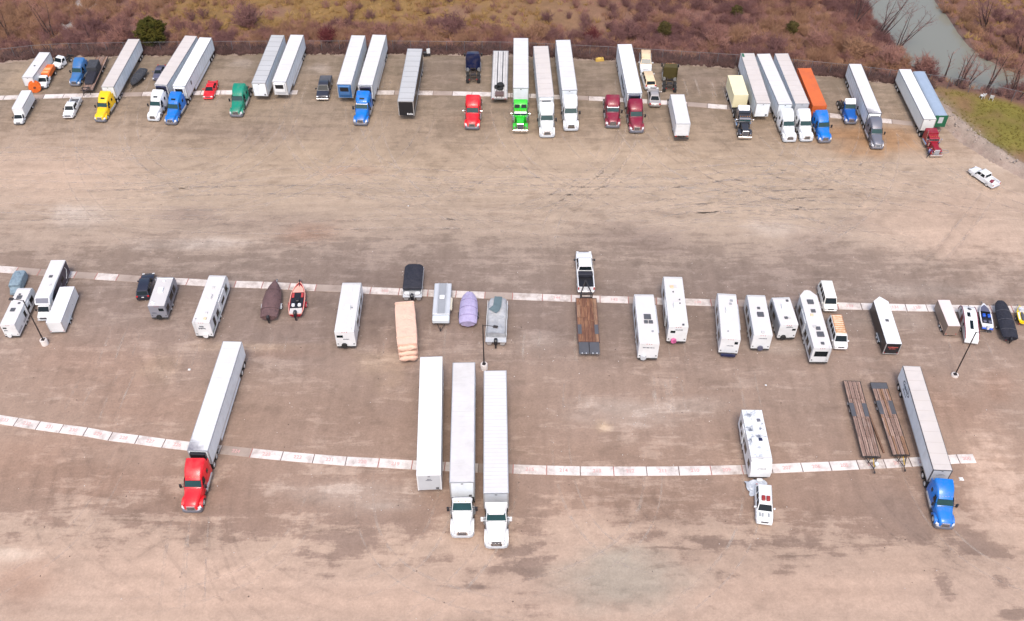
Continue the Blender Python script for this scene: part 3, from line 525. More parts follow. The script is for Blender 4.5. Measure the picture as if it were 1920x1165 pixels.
def camper(key, label, H=3.25, W=2.45, side=WHITE, roof=ROOFC, ac=.45, acm=WHITE, vents=(), wins=(), rear_win=None, spare=None, sparem=WHITE, ladder=None, nose='round',
           stripe=None, awning=None, slide=None, marks=True, letters=None, nose_letters=None, side_band=None, group=None, axle=.62, seed=1, roof_trim=SEAMW, tailm=DGREY, cat='camper', jack=True, name='travel_trailer', endcap=None, rear_rack=False):
    """travel trailer: wins = (side, d0, d1, z0, z1) as fractions of length / metres; side +1 right, -1 left"""
    x, y, rz, L, s = PL[key]
    L = L/s; w = W/2
    root = thing(name, label, cat, x, y, rz, s, group)
    if nose == 'round':
        prof = [(L, .62), (L, H-.04), (.55, H-.04), (.22, H-.22), (.06, H-.65), (0, H-1.15), (.12, 1.1), (.42, .62)]
    elif nose == 'slant':
        prof = [(L, .62), (L, H-.04), (.95, H-.04), (.25, H-.75), (0, H-1.3), (.05, 1.0), (.3, .62)]
    else:
        prof = [(L, .62), (L, H-.04), (.1, H-.04), (0, H-.2), (0, .62)]
    if nose == 'vee':
        v = MB(); a = 1.15
        base = [(-w, -L), (w, -L), (w, -a), (w*.35, -.12), (0, 0), (-w*.35, -.12), (-w, -a)]
        v.loft([[(p[0], p[1], z) for p in base] for z in (.62, H-.04)])
        part('body', v, side, root)
        r = MB().loft([[(p[0]*.985, p[1]*.997 - (.01 if p[1] > -.5 else 0), z) for p in base] for z in (H-.04, H)])
        part('roof', r, roof, root)
    else:
        part('body', MB().prism(prof, -w, w), side, root, 30)
        d0 = .55 if nose == 'round' else (.95 if nose == 'slant' else .12)
        part('roof', MB().box(-w+.04, w-.04, -L+.03, -d0, H-.04, H, .012), roof, root)
        part('front_cap', MB().box(-w+.05, w-.05, -d0-.22, -d0-.05, H+.0, H+.03), endcap or roof_trim, root)
    for sg in (-1, 1):
        part('edge_trim', MB().box(min(sg*(w-.02), sg*(w+.018)), max(sg*(w-.02), sg*(w+.018)), -L, -.6, H-.12, H-.045), SEAM, root)
        if stripe:
            for zz, hh in ((1.05, .16), (1.35, .07)):
                part('side_stripe', MB().box(min(sg*w, sg*(w+.006)), max(sg*w, sg*(w+.006)), -L+.15, -.7, zz, zz+hh), stripe, root)
    if ac: 
        a = part('air_conditioner', MB().loft([ring(L*ac-.5, .7, H, H+.2, .06, .56), ring(L*ac-.34, .8, H, H+.36, .06, .72), ring(L*ac+.48, .8, H, H+.36, .06, .72)]), acm, root, 40)
    for i, (vx, vd, vs, vm) in enumerate(vents):
        vs = vs*(1.75 if vm in (DGREY, GREYP) else 1.4); part('roof_vent', MB().box(vx-vs/2, vx+vs/2, -L*vd-vs/2, -L*vd+vs/2, H, H+.14, .03), vm, root)
    for sd, a, b, z0, z1 in wins:
        part('window', MB().box(min(sd*w, sd*(w+.025)), max(sd*w, sd*(w+.025)), -L*b-.1, -L*a+.1, z0, z1+.15), GLASS, root)
    # entry door on the right side
    part('door', MB().box(w, w+.015, -L*.80, -L*.80+.68, .8, 2.65), side, root)
    if slide:
        sd, a, b = slide
        so = part('slide_out', MB().box(min(sd*w, sd*(w+.12)), max(sd*w, sd*(w+.12)), -L*b, -L*a, .9, H-.45), side, root)
        part('slide_window', MB().box(min(sd*(w+.12), sd*(w+.135)), max(sd*(w+.12), sd*(w+.135)), -L*(a+(b-a)*.75), -L*(a+(b-a)*.25), 1.55, 2.2), GLASS, so)
    if side_band:
        for sg in (-1, 1): part('side_band', MB().box(min(sg*w, sg*(w+.008)), max(sg*w, sg*(w+.008)), -L+.1, -.7, .75, H-.4), side_band, root)
    if awning:
        part('awning_roll', MB().tube((awning*(w+.09), -L*.25, H-.2), (awning*(w+.09), -L*.78, H-.2), .07, n=8).box(min(awning*w, awning*(w+.06)), max(awning*w, awning*(w+.06)), -L*.26, -L*.25, 1.2, H-.2).box(min(awning*w, awning*(w+.06)), max(awning*w, awning*(w+.06)), -L*.78, -L*.77, 1.2, H-.2), LGREY, root)
    if rear_win:
        a, b, z0, z1 = rear_win
        part('rear_window', MB().box(a*w, b*w, -L-.025, -L, z0, z1), GLASS, root)
    if letters:
        a, b, z0, z1, rows = letters
        part('lettering', lettering(a*w, b*w, z0, z1, rows, seed, lambda u, v: (u, -L-.012, v), 9), INK, root)
    if nose_letters:
        part('nose_lettering', lettering(-.55, .55, H-.98, H-.84, 1, seed+50, lambda u, v: (u, .0-(.25+(v-H+.75)*1.0)+.06 if False else -.25*(v-(H-1.3))/.55+.012, v), 9), INK, root)
    if marks:
        for sg in (-1, 1): part('tail_light', MB().box(sg*(w-.22)-.09, sg*(w-.22)+.09, -L-.03, -L, .95, 1.1), tailm, root)
        mk = MB()
        for i in (-1, 0, 1): mk.box(i*.28-.05, i*.28+.05, -L-.03, -L, H-.2, H-.14)
        part('clearance_lights', mk, REDL, root)
    part('bumper', MB().box(-w+.05, w-.05, -L-.16, -L-.05, .5, .63), STEEL, root)
    part('underframe', MB().box(-w+.15, w-.15, -L, -.35, .42, .6), STEEL, root)
    if spare is not None:
        sp = part('spare_tyre', MB().tube((spare*w, -L-.04, .86), (spare*w, -L-.3, .86), .36, .36, 16), sparem if sparem is not None else RUBBER, root, 40)
    if ladder is not None:
        lx = ladder*w; ld = MB()
        for o in (-.17, .17): ld.tube((lx+o, -L-.12, .75), (lx+o, -L-.12, H+.05), .018, n=6).tube((lx+o, -L-.12, H+.05), (lx+o, -L+.35, H+.05), .018, n=6)
        for i in range(8): ld.tube((lx-.17, -L-.12, .85+i*.3), (lx+.17, -L-.12, .85+i*.3), .018, n=6)
        part('ladder', ld, RIMW, root)
    if rear_rack:
        part('cargo_rack', MB().box(-w*.75, w*.75, -L-.6, -L-.16, .5, .62).box(-w*.75, w*.75, -L-.6, -L-.56, .62, .85), NAVY, root)
    for a in (L*axle-.42, L*axle+.42):
        for xx in (-w+.16, w-.16): wheel(root, xx, a, .34, .24)
    tg = MB().tube((-.5, -.4, .48), (0, .9, .48), .05, n=6).tube((.5, -.4, .48), (0, .9, .48), .05, n=6).box(-.06, .06, .85, 1.05, .44, .54)
    part('tongue', tg, STEEL, root)
    if jack: part('propane_cover', MB().box(-.33, .33, .1, .45, .52, 1.0, .06), WHITE, root)
    return root

def pickup(key, label, col, L0=5.7, bed='open', cab='crew', glass=GLASS, glow=None, group=None, cover=None, cat='pickup truck', s=None, name='pickup_truck', wb=None):
    x, y, rz, Lm, s0 = PL[key]
    s = s or max(s0*.95, min(s0*1.12, Lm/L0))
    root = thing(name, label, cat, x, y, rz, s, group)
    L = L0; w = .97
    hd = 1.42; c0, c1 = 1.35, (3.55 if cab == 'crew' else 2.75)
    part('body', MB().loft([ring(.0, 1.25, .45, .85, .08), ring(.1, 1.62, .43, .98, .14), ring(.28, 1.84, .42, 1.05, .16), ring(.7, 1.94, .4, 1.12, .16), ring(c0+.1, 1.96, .4, 1.16, .1), ring(c1, 1.96, .4, 1.16, .08), ring(c1+.03, 1.94, .42, .72, .05), ring(L-.08, 1.94, .42, .72, .05), ring(L, 1.8, .48, .68, .05)]), col, root, 40)
    cabin(root, col, c0, c1, 1.15, 1.84, c0+.62, c1-.12, 1.86, 1.52, sides=2 if cab == 'crew' else 1, glass=glass)
    for sg in (-1, 1):
        part('bed_side', MB().box(min(sg*.85, sg*.97), max(sg*.85, sg*.97), -L+.02, -c1-.04, .6, 1.2, .03), col, root)
        part('headlight', MB().box(sg*.75-.16, sg*.75+.16, -.14, .02, .82, 1.0, .03), LAMP, root)
        part('tail_light', MB().box(sg*.88-.07, sg*.88+.07, -L-.015, -L+.1, .8, 1.15), REDL, root)
        mirror(root, sg*1.06, 1.75, 1.12, .26, .13, BLACK)
    part('grille', MB().box(-.58, .58, -.06, .015, .66, .98, .02), DGREY, root)
    part('bumper', MB().box(-.95, .95, -.12, .08, .4, .62, .04), CHROME, root)
    part('rear_bumper', MB().box(-.92, .92, -L-.12, -L+.02, .42, .6, .03), CHROME, root)
    part('tailgate', MB().box(-.85, .85, -L+.01, -L+.08, .66, 1.17), col, root)
    part('bed_floor', MB().box(-.85, .85, -L+.08, -c1-.05, .72, .76), DGREY if bed != 'white' else WHITE, root)
    part('bed_bulkhead', MB().box(-.85, .85, -c1-.09, -c1-.04, .76, 1.17), col, root)
    if cover is not None:
        part('bed_cover', MB().box(-.86, .86, -L+.06, -c1-.06, 1.18, 1.24, .02), cover, root)
    for a in (1.0, L-1.25):
        for xx in (-.84, .84): wheel(root, xx, a, .40, .26)
    return root

def car(key, label, col, kind='sedan', L0=4.8, glass=GLASS, group=None, roofm=None, s=None, cat='car', name=None):
    x, y, rz, Lm, s0 = PL[key]
    s = s or max(s0*.95, min(s0*1.12, Lm/L0))
    root = thing(name or {'sedan': 'parked_car', 'coupe': 'parked_car', 'suv': 'sport_utility_car', 'wagon': 'sport_utility_car', 'van': 'passenger_van'}[kind], label, cat, x, y, rz, s, group)
    L = L0
    if kind in ('sedan', 'coupe'):
        w = 1.8
        part('body', MB().loft([ring(0, 1.3, .3, .55, .1), ring(.15, 1.6, .25, .68, .15), ring(.7, 1.78, .24, .80, .2), ring(1.35, w, .24, .90, .2), ring(3.7, w, .24, .95, .2), ring(L-.35, 1.74, .26, .95, .2), ring(L-.05, 1.5, .32, .82, .15), ring(L, 1.4, .38, .7, .1)]), col, root, 55)
        cabin(root, col, 1.3, 4.05, .90, 1.62, 2.05, 3.25, 1.42, 1.2, sides=2, glass=glass)
        zh, zt, r = .62, .78, .33
    elif kind in ('suv', 'wagon'):
        w = 1.88
        part('body', MB().loft([ring(0, 1.5, .4, .72, .1), ring(.12, 1.75, .35, .9, .15), ring(.6, 1.86, .32, 1.02, .15), ring(1.3, w, .32, 1.08, .12), ring(L-.3, w, .32, 1.1, .12), ring(L-.04, 1.8, .36, 1.08, .12), ring(L, 1.7, .42, .95, .1)]), col, root, 50)
        cabin(root, roofm or col, 1.25, L-.08, 1.08, 1.76, 1.85, L-.42, 1.78, 1.45, sides=3, glass=glass)
        zh, zt, r = .82, 1.0, .37
    else:
        w = 1.98
        part('body', MB().loft([ring(0, 1.6, .42, .75, .1), ring(.12, 1.88, .38, .98, .12), ring(.75, w, .36, 1.14, .12), ring(L-.06, w, .36, 1.2, .1), ring(L, 1.9, .4, 1.15, .1)]), col, root, 50)
        cabin(root, roofm or col, .72, L-.05, 1.14, 1.9, 1.25, L-.2, 2.1, 1.62, sides=4, glass=glass)
        zh, zt, r = .86, 1.0, .36
    for sg in (-1, 1):
        part('headlight', MB().box(sg*w*.36-.17, sg*w*.36+.17, -.16, .0, zh-.08, zh+.1, .03), LAMP, root)
        part('tail_light', MB().box(sg*w*.40-.13, sg*w*.40+.13, -L-.012, -L+.12, zt-.1, zt+.14, .02), REDL, root)
        mirror(root, sg*(w/2+.05), 1.75 if kind != 'van' else 1.05, 1.0, .2, .12, col)
    part('grille', MB().box(-w*.22, w*.22, -.06, .012, zh-.14, zh+.08, .02), DGREY, root)
    part('bumper', MB().box(-w*.44, w*.44, -.12, .05, zh-.38, zh-.2, .03), col if kind != 'van' else CHROME, root)
    part('number_plate', MB().box(-.16, .16, -L-.03, -L-.005, zt-.16, zt-.02), WHITE, root)
    for a in (.9, L-1.0):
        for xx in (-w/2+.12, w/2-.12): wheel(root, xx, a, r, .22)
    return root

def box_truck(key, label, Hb=3.4, roof=ROOFW, side=WHITE, L0=None, floor=1.0, W=2.35, group=None, cabL=2.0):
    """van-body truck; PL point is the front top edge of the box when seen from the front"""
    x, y, rz, Lb, s = PL[key]
    Lb = Lb/s
    t = R(rz); fx, fy = -math.sin(t), math.cos(t)
    cl = cabL*s
    root = thing('box_truck', label, 'box truck', x + fx*cl, y + fy*cl, rz, s, group)
    w = W/2
    part('box_body', MB().box(-w, w, -cabL-Lb, -cabL, floor, Hb-.05), side, root)
    part('box_roof', MB().box(-w+.04, w-.04, -cabL-Lb+.04, -cabL-.04, Hb-.05, Hb, .015), roof, root)
    for sg in (-1, 1):
        part('top_rail', MB().box(min(sg*(w-.04), sg*(w+.015)), max(sg*(w-.04), sg*(w+.015)), -cabL-Lb, -cabL, Hb-.14, Hb-.012), SEAM, root)
        part('headlight', MB().box(sg*.72-.16, sg*.72+.16, -.1, .02, .78, .98, .03), LAMP, root)
        mirror(root, sg*1.12, .95, 1.35, .4, .13, BLACK)
        part('side_window', MB().pane((sg*.985, -1.0, 1.35), (sg*.985, -1.75, 1.35), (sg*.90, -1.75, 1.95), (sg*.90, -1.3, 1.95), .02), GLASS, root)
    part('cab', MB().loft([ring(0, 1.6, .5, .9, .1), ring(.12, 1.9, .45, 1.08, .12), ring(.85, 1.98, .45, 1.3, .12), ring(1.32, 1.98, .45, 2.05, .15, 1.72), ring(2.0, 1.98, .45, 2.12, .15, 1.74)]), side, root, 45)
    part('windshield', MB().pane((-.86, -.85+.02, 1.34), (.86, -.85+.02, 1.34), (.76, -1.30+.02, 2.0), (-.76, -1.30+.02, 2.0), .025), GLASS, root)
    part('grille', MB().box(-.5, .5, -.05, .02, .62, .92, .02), DGREY, root)
    part('bumper', MB().box(-.98, .98, -.1, .08, .38, .58, .04), DGREY, root)
    dr = part('roll_door', MB().box(-w+.14, w-.14, -cabL-Lb-.015, -cabL-Lb+.03, floor+.1, Hb-.2), side, root)
    for i in range(5):
        z = floor+.35+i*.42
        part('door_slat', MB().box(-w+.15, w-.15, -cabL-Lb-.022, -cabL-Lb-.015, z, z+.36), side, dr)
    part('rear_frame', MB().box(-w, -w+.13, -cabL-Lb-.03, -cabL-Lb+.02, floor, Hb-.02).box(w-.13, w, -cabL-Lb-.03, -cabL-Lb+.02, floor, Hb-.02).box(-w+.13, w-.13, -cabL-Lb-.03, -cabL-Lb+.02, Hb-.2, Hb-.02), LGREY, root)
    part('rear_bumper', MB().box(-w, w, -cabL-Lb-.35, -cabL-Lb-.02, .5, .62), STEEL, root)
    for sg in (-1, 1): part('tail_light', MB().box(sg*.9-.12, sg*.9+.12, -cabL-Lb-.05, -cabL-Lb-.01, floor-.15, floor), REDL, root)
    part('frame', MB().box(-.45, -.35, -cabL-Lb, -.4, .7, .95).box(.35, .45, -cabL-Lb, -.4, .7, .95), STEEL, root)
    for xx in (-.88, .88):
        wheel(root, xx, .95, .40, .24); wheel(root, xx*.98, cabL+Lb*.68, .40, .46)
    return root

def cargo_trailer(key, label, H=2.6, W=2.2, side=WHITE, roof=ROOFW, nose='flat', vent=None, axle=.6, group=None, rear=None, seams=0, wheels_out=False, tail=None, ledge=ALU):
    x, y, rz, L, s = PL[key]
    L = L/s; w = W/2
    root = thing('cargo_trailer', label, 'cargo trailer', x, y, rz, s, group)
    a = 1.05 if nose == 'vee' else .02
    base = [(-w, -L), (w, -L), (w, -a), (0, 0), (-w, -a)] if nose == 'vee' else [(-w, -L), (w, -L), (w, -.02), (0, 0), (-w, -.02)]
    part('body', MB().loft([[(p[0], p[1], z) for p in base] for z in (.5, H-.05)]), side, root)
    part('roof', MB().loft([[(p[0]*.98, p[1]*.995-.012, z) for p in base] for z in (H-.05, H)]), roof, root)
    for sg in (-1, 1):
        part('edge_trim', MB().box(min(sg*(w-.015), sg*(w+.015)), max(sg*(w-.015), sg*(w+.015)), -L, -a-.02, H-.13, H-.045), side if side is not WHITE else SEAM, root)
        part('rear_post', MB().box(min(sg*(w-.11), sg*(w+.012)), max(sg*(w-.11), sg*(w+.012)), -L-.02, -L+.08, .5, H-.06), ledge, root)
        part('wheel_fender', MB().box(min(sg*w, sg*(w+.2)), max(sg*w, sg*(w+.2)), -L*axle-.95, -L*axle+.95, .72, .80, .03), ledge, root)
        part('tail_light', MB().box(sg*(w-.2)-.08, sg*(w-.2)+.08, -L-.035, -L-.02, .62, .74), REDL, root)
    part('rear_door', MB().box(-w+.12, w-.12, -L-.015, -L+.03, .56, H-.14), rear or side, root)
    part('rear_sill', MB().box(-w, w, -L-.06, -L+.02, .44, .54), ledge, root)
    part('underframe', MB().box(-w+.1, w-.1, -L+.05, -.6, .36, .5), STEEL, root)
    if vent: part('roof_vent', MB().box(-.24, .24, -L*vent-.24, -L*vent+.24, H, H+.1, .03), DGREY, root)
    for i in range(seams):
        dd = a + (L-a)*(i+.5)/seams
        part('roof_seam', MB().box(-w+.05, w-.05, -dd-.02, -dd+.02, H-.003, H+.008), SEAMW, root)
    for o in (-.42, .42):
        for xx in (-w-.05, w+.05): wheel(root, xx, L*axle+o, .34, .2)
    part('tongue', MB().tube((-.6, -.7, .45), (0, .95, .45), .045, n=6).tube((.6, -.7, .45), (0, .95, .45), .045, n=6).box(-.06, .06, .9, 1.1, .4, .52), STEEL, root)
    if tail: tail(root, L, w, H)
    return root

def hull_ring(d, w, zk, zs, flare=.8):
    """boat section: keel zk, sheer zs, width w"""
    return [(0, -d, zk), (w*.5*flare, -d, zk+(zs-zk)*.38), (w*.5, -d, zs), (w*.47, -d, zs+.03), (-w*.47, -d, zs+.03), (-w*.5, -d, zs), (-w*.5*flare, -d, zk+(zs-zk)*.38)]

def boat_trailer(key, label, W=1.9, frac=.62, mt=STEEL, bow_front=True, zt=.45, extra=0.9, group='boat trailers in the middle row', rim=RIMW):
    x, y, rz, L, s = PL[key]
    L = L/s
    root = thing('boat_trailer', label, 'boat trailer', x, y, rz, s)
    m = MB(); w = W/2
    for sg in (-1, 1):
        m.tube((sg*.45, -L*.97, zt), (sg*.45, -L*.4, zt), .05, n=6).tube((sg*.45, -L*.4, zt), (0, .2, zt), .05, n=6)
        m.tube((sg*.3, -L*.9, zt+.05), (sg*.3, -L*.5, zt+.1), .05, n=6)
    m.tube((-w+.1, -L*frac, .34), (w-.1, -L*frac, .34), .05, n=6).tube((0, .15, zt), (0, extra, zt), .05, n=6)
    m.tube((0, .25, zt), (0, .1, 1.05), .04, n=6)
    part('frame', m, mt, root)
    for sg in (-1, 1):
        wheel(root, sg*(w-.02), L*frac, .33, .2, rim)
        part('wheel_fender', MB().prism([(L*frac-.5, .42), (L*frac-.4, .66), (L*frac-.2, .76), (L*frac+.2, .76), (L*frac+.4, .66), (L*frac+.5, .42), (L*frac+.45, .42), (L*frac+.2, .72), (L*frac-.2, .72), (L*frac-.45, .42)], min(sg*(w-.14), sg*(w+.12)), max(sg*(w-.14), sg*(w+.12))), mt, root)
        part('tail_light', MB().box(sg*.45-.09, sg*.45+.09, -L*.97-.05, -L*.97+.01, zt-.02, zt+.09), REDL, root)
    part('coupler', MB().box(-.07, .07, extra-.05, extra+.2, zt-.04, zt+.08), GALV, root)
    return root

# ================================================================== the ground
def _h(ix, iy, seed):
    n = (ix*374761393 + iy*668265263 + seed*982451653) & 0x7fffffff
    n = ((n ^ (n >> 13))*1274126177) & 0x7fffffff
    return ((n ^ (n >> 16)) & 0xffff)/65535.0
def vnoise(x, y, seed=0):
    fx = np.floor(x); fy = np.floor(y); ix = fx.astype(np.int64); iy = fy.astype(np.int64)
    u = x-fx; v = y-fy; u = u*u*(3-2*u); v = v*v*(3-2*v)
    a = _h(ix, iy, seed); b = _h(ix+1, iy, seed); c = _h(ix, iy+1, seed); d = _h(ix+1, iy+1, seed)
    return (a*(1-u)+b*u)*(1-v) + (c*(1-u)+d*u)*v
def fbm(x, y, sx, sy=None, octv=5, seed=0, gain=.55):
    sy = sy or sx; s = 0; t = 0; amp = 1
    x = x/sx; y = y/sy
    for o in range(octv):
        s = s + amp*vnoise(x+13.7*o, y-7.3*o, seed+o); t += amp; amp *= gain; x = x*2.03; y = y*2.03
    return s/t

FENCE = [(-200,137),(-120,138.5),(-90.2,142.8),(-85.4,144.2),(-80.5,145.4),(-75.3,146.1),(-59.3,146.6),(-41.4,146.9),(-23.4,147),(0,146.6),(15.2,145.2),(24.9,144.1),(38.9,142.4),(52.4,140),(63.1,137.6),(70.3,135.8),(75.6,133.7),(80.7,131.3),(86.4,128.6),(120,113),(200,76)]
BERM = [(70,118.0),(100,91),(130,76),(200,55)]
fx_, fy_ = np.array([p[0] for p in FENCE]), np.array([p[1] for p in FENCE])
def fence_y(x): return np.interp(x, fx_, fy_)
# right-hand edge of the gravel: x as a function of y
EDGE_Y = [55, 76, 97, 107, 112.5, 117.5, 121.9, 125.6, 128, 137.5, 150]
EDGE_X = [200, 130, 90, 78, 73.85, 70.2, 67.6, 66.4, 65.5, 63.5, 63]
def edge_x(y): return np.interp(y, EDGE_Y, EDGE_X)
RIVER = [(69, 260), (70.5, 200), (71, 170), (71.8, 158), (73.2, 149), (77, 143.2), (86, 139.5), (110, 131), (150, 116), (260, 80)]
def river_dist(x, y):
    d = np.full(np.shape(x), 1e9)
    for (ax, ay), (bx, by) in zip(RIVER[:-1], RIVER[1:]):
        vx, vy = bx-ax, by-ay; t = np.clip(((x-ax)*vx+(y-ay)*vy)/(vx*vx+vy*vy), 0, 1)
        d = np.minimum(d, np.hypot(x-ax-t*vx, y-ay-t*vy))
    return d + .9 + 4.2*np.clip((x-78)/6, 0, 1)
def smooth(a, b, x):
    t = np.clip((x-a)/(b-a), 0, 1); return t*t*(3-2*t)

def grid_mesh(name, xs, ys, zf, cf, keep=None, mat_=None):
    X, Y = np.meshgrid(xs, ys); nx, ny = len(xs), len(ys)
    Z = zf(X, Y); C = cf(X, Y); D = None
    if isinstance(C, tuple): C, D = C; D = D.reshape(-1, 4)
    co = np.stack([X, Y, Z], -1).reshape(-1, 3)
    I = np.arange(nx*ny).reshape(ny, nx)
    q = np.stack([I[:-1, :-1], I[:-1, 1:], I[1:, 1:], I[1:, :-1]], -1).reshape(-1, 4)
    if keep is not None:
        k = keep(X, Y).reshape(-1); q = q[k[q].all(1)]
        used = np.zeros(nx*ny, bool); used[q.ravel()] = True
        rm = np.cumsum(used)-1; q = rm[q]; co = co[used]; C = C.reshape(-1, 3)[used]; D = D[used] if D is not None else None
    else: C = C.reshape(-1, 3)
    me = bpy.data.meshes.new(name)
    me.vertices.add(len(co)); me.vertices.foreach_set('co', co.ravel().astype(np.float32))
    me.loops.add(q.size); me.loops.foreach_set('vertex_index', q.ravel().astype(np.int32))
    me.polygons.add(len(q)); me.polygons.foreach_set('loop_start', np.arange(0, q.size, 4, dtype=np.int32))
    me.polygons.foreach_set('use_smooth', np.ones(len(q), bool))
    me.update(calc_edges=True)
    at = me.color_attributes.new('soil', 'FLOAT_COLOR', 'POINT')
    at.data.foreach_set('color', np.concatenate([C, np.ones((len(C), 1))], 1).ravel().astype(np.float32))
    if D is not None:
        at = me.color_attributes.new('crust', 'FLOAT_COLOR', 'POINT'); at.data.foreach_set('color', D.ravel().astype(np.float32))
    me.materials.append(mat_)
    o = bpy.data.objects.new(name, me); COL.objects.link(o); o['kind'] = 'structure'
    return o

def soil_material(name, fine=9.0, amp=.22, bump=.25, rough=.95, crust=False):
    m = bpy.data.materials.new(name); m.use_nodes = True
    nt = m.node_tree; N = nt.nodes; L = nt.links; b = N['Principled BSDF']
    b.inputs['Roughness'].default_value = rough; b.inputs['Specular IOR Level'].default_value = .15
    at = N.new('ShaderNodeAttribute'); at.attribute_name = 'soil'
    tc = N.new('ShaderNodeTexCoord')
    n1 = N.new('ShaderNodeTexNoise'); n1.inputs['Scale'].default_value = fine; n1.inputs['Detail'].default_value = 5; n1.inputs['Roughness'].default_value = .75
    n2 = N.new('ShaderNodeTexNoise'); n2.inputs['Scale'].default_value = .8; n2.inputs['Detail'].default_value = 8; n2.inputs['Roughness'].default_value = .75
    for n in (n1, n2): L.new(tc.outputs['Object'], n.inputs['Vector'])
    ad = N.new('ShaderNodeMath'); ad.operation = 'ADD'; L.new(n1.outputs['Fac'], ad.inputs[0]); L.new(n2.outputs['Fac'], ad.inputs[1])
    mr = N.new('ShaderNodeMapRange'); mr.inputs[1].default_value = .65; mr.inputs[2].default_value = 1.35; mr.inputs[3].default_value = 1-amp; mr.inputs[4].default_value = 1+amp
    L.new(ad.outputs[0], mr.inputs[0])
    mx = N.new('ShaderNodeMix'); mx.data_type = 'RGBA'; mx.blend_type = 'MULTIPLY'; mx.inputs[0].default_value = 1
    base = at.outputs['Color']
    if crust:
        # broken clay crust: pale soil over damp darker soil, flaking with crisp edges
        a2 = N.new('ShaderNodeAttribute'); a2.attribute_name = 'crust'
        na = N.new('ShaderNodeTexNoise'); na.inputs['Scale'].default_value = .30; na.inputs['Detail'].default_value = 11; na.inputs['Roughness'].default_value = .76; L.new(tc.outputs['Object'], na.inputs['Vector'])
        mp = N.new('ShaderNodeMapping'); mp.inputs['Scale'].default_value = (.16, .85, 1); L.new(tc.outputs['Object'], mp.inputs['Vector'])
        nb = N.new('ShaderNodeTexNoise'); nb.inputs['Scale'].default_value = 1.0; nb.inputs['Detail'].default_value = 9; nb.inputs['Roughness'].default_value = .68; nb.inputs['Distortion'].default_value = .4; L.new(mp.outputs[0], nb.inputs['Vector'])
        s1 = N.new('ShaderNodeMath'); s1.operation = 'ADD'; L.new(na.outputs['Fac'], s1.inputs[0]); L.new(nb.outputs['Fac'], s1.inputs[1])
        s2 = N.new('ShaderNodeMath'); s2.operation = 'MULTIPLY_ADD'; s2.inputs[1].default_value = .9; L.new(a2.outputs['Alpha'], s2.inputs[0]); L.new(s1.outputs[0], s2.inputs[2])
        rr = N.new('ShaderNodeMapRange'); rr.interpolation_type = 'SMOOTHSTEP'; rr.inputs[1].default_value = 1.36; rr.inputs[2].default_value = 1.56; L.new(s2.outputs[0], rr.inputs[0])
        cm = N.new('ShaderNodeMix'); cm.data_type = 'RGBA'; L.new(rr.outputs[0], cm.inputs[0]); L.new(base, cm.inputs[6]); L.new(a2.outputs['Color'], cm.inputs[7]); base = cm.outputs[2]
    L.new(base, mx.inputs[6]); L.new(mr.outputs[0], mx.inputs[7])
    L.new(mx.outputs[2], b.inputs['Base Color'])
    bp = N.new('ShaderNodeBump'); bp.inputs['Strength'].default_value = bump; bp.inputs['Distance'].default_value = .08
    L.new(ad.outputs[0], bp.inputs['Height']); L.new(bp.outputs[0], b.inputs['Normal'])
    return m

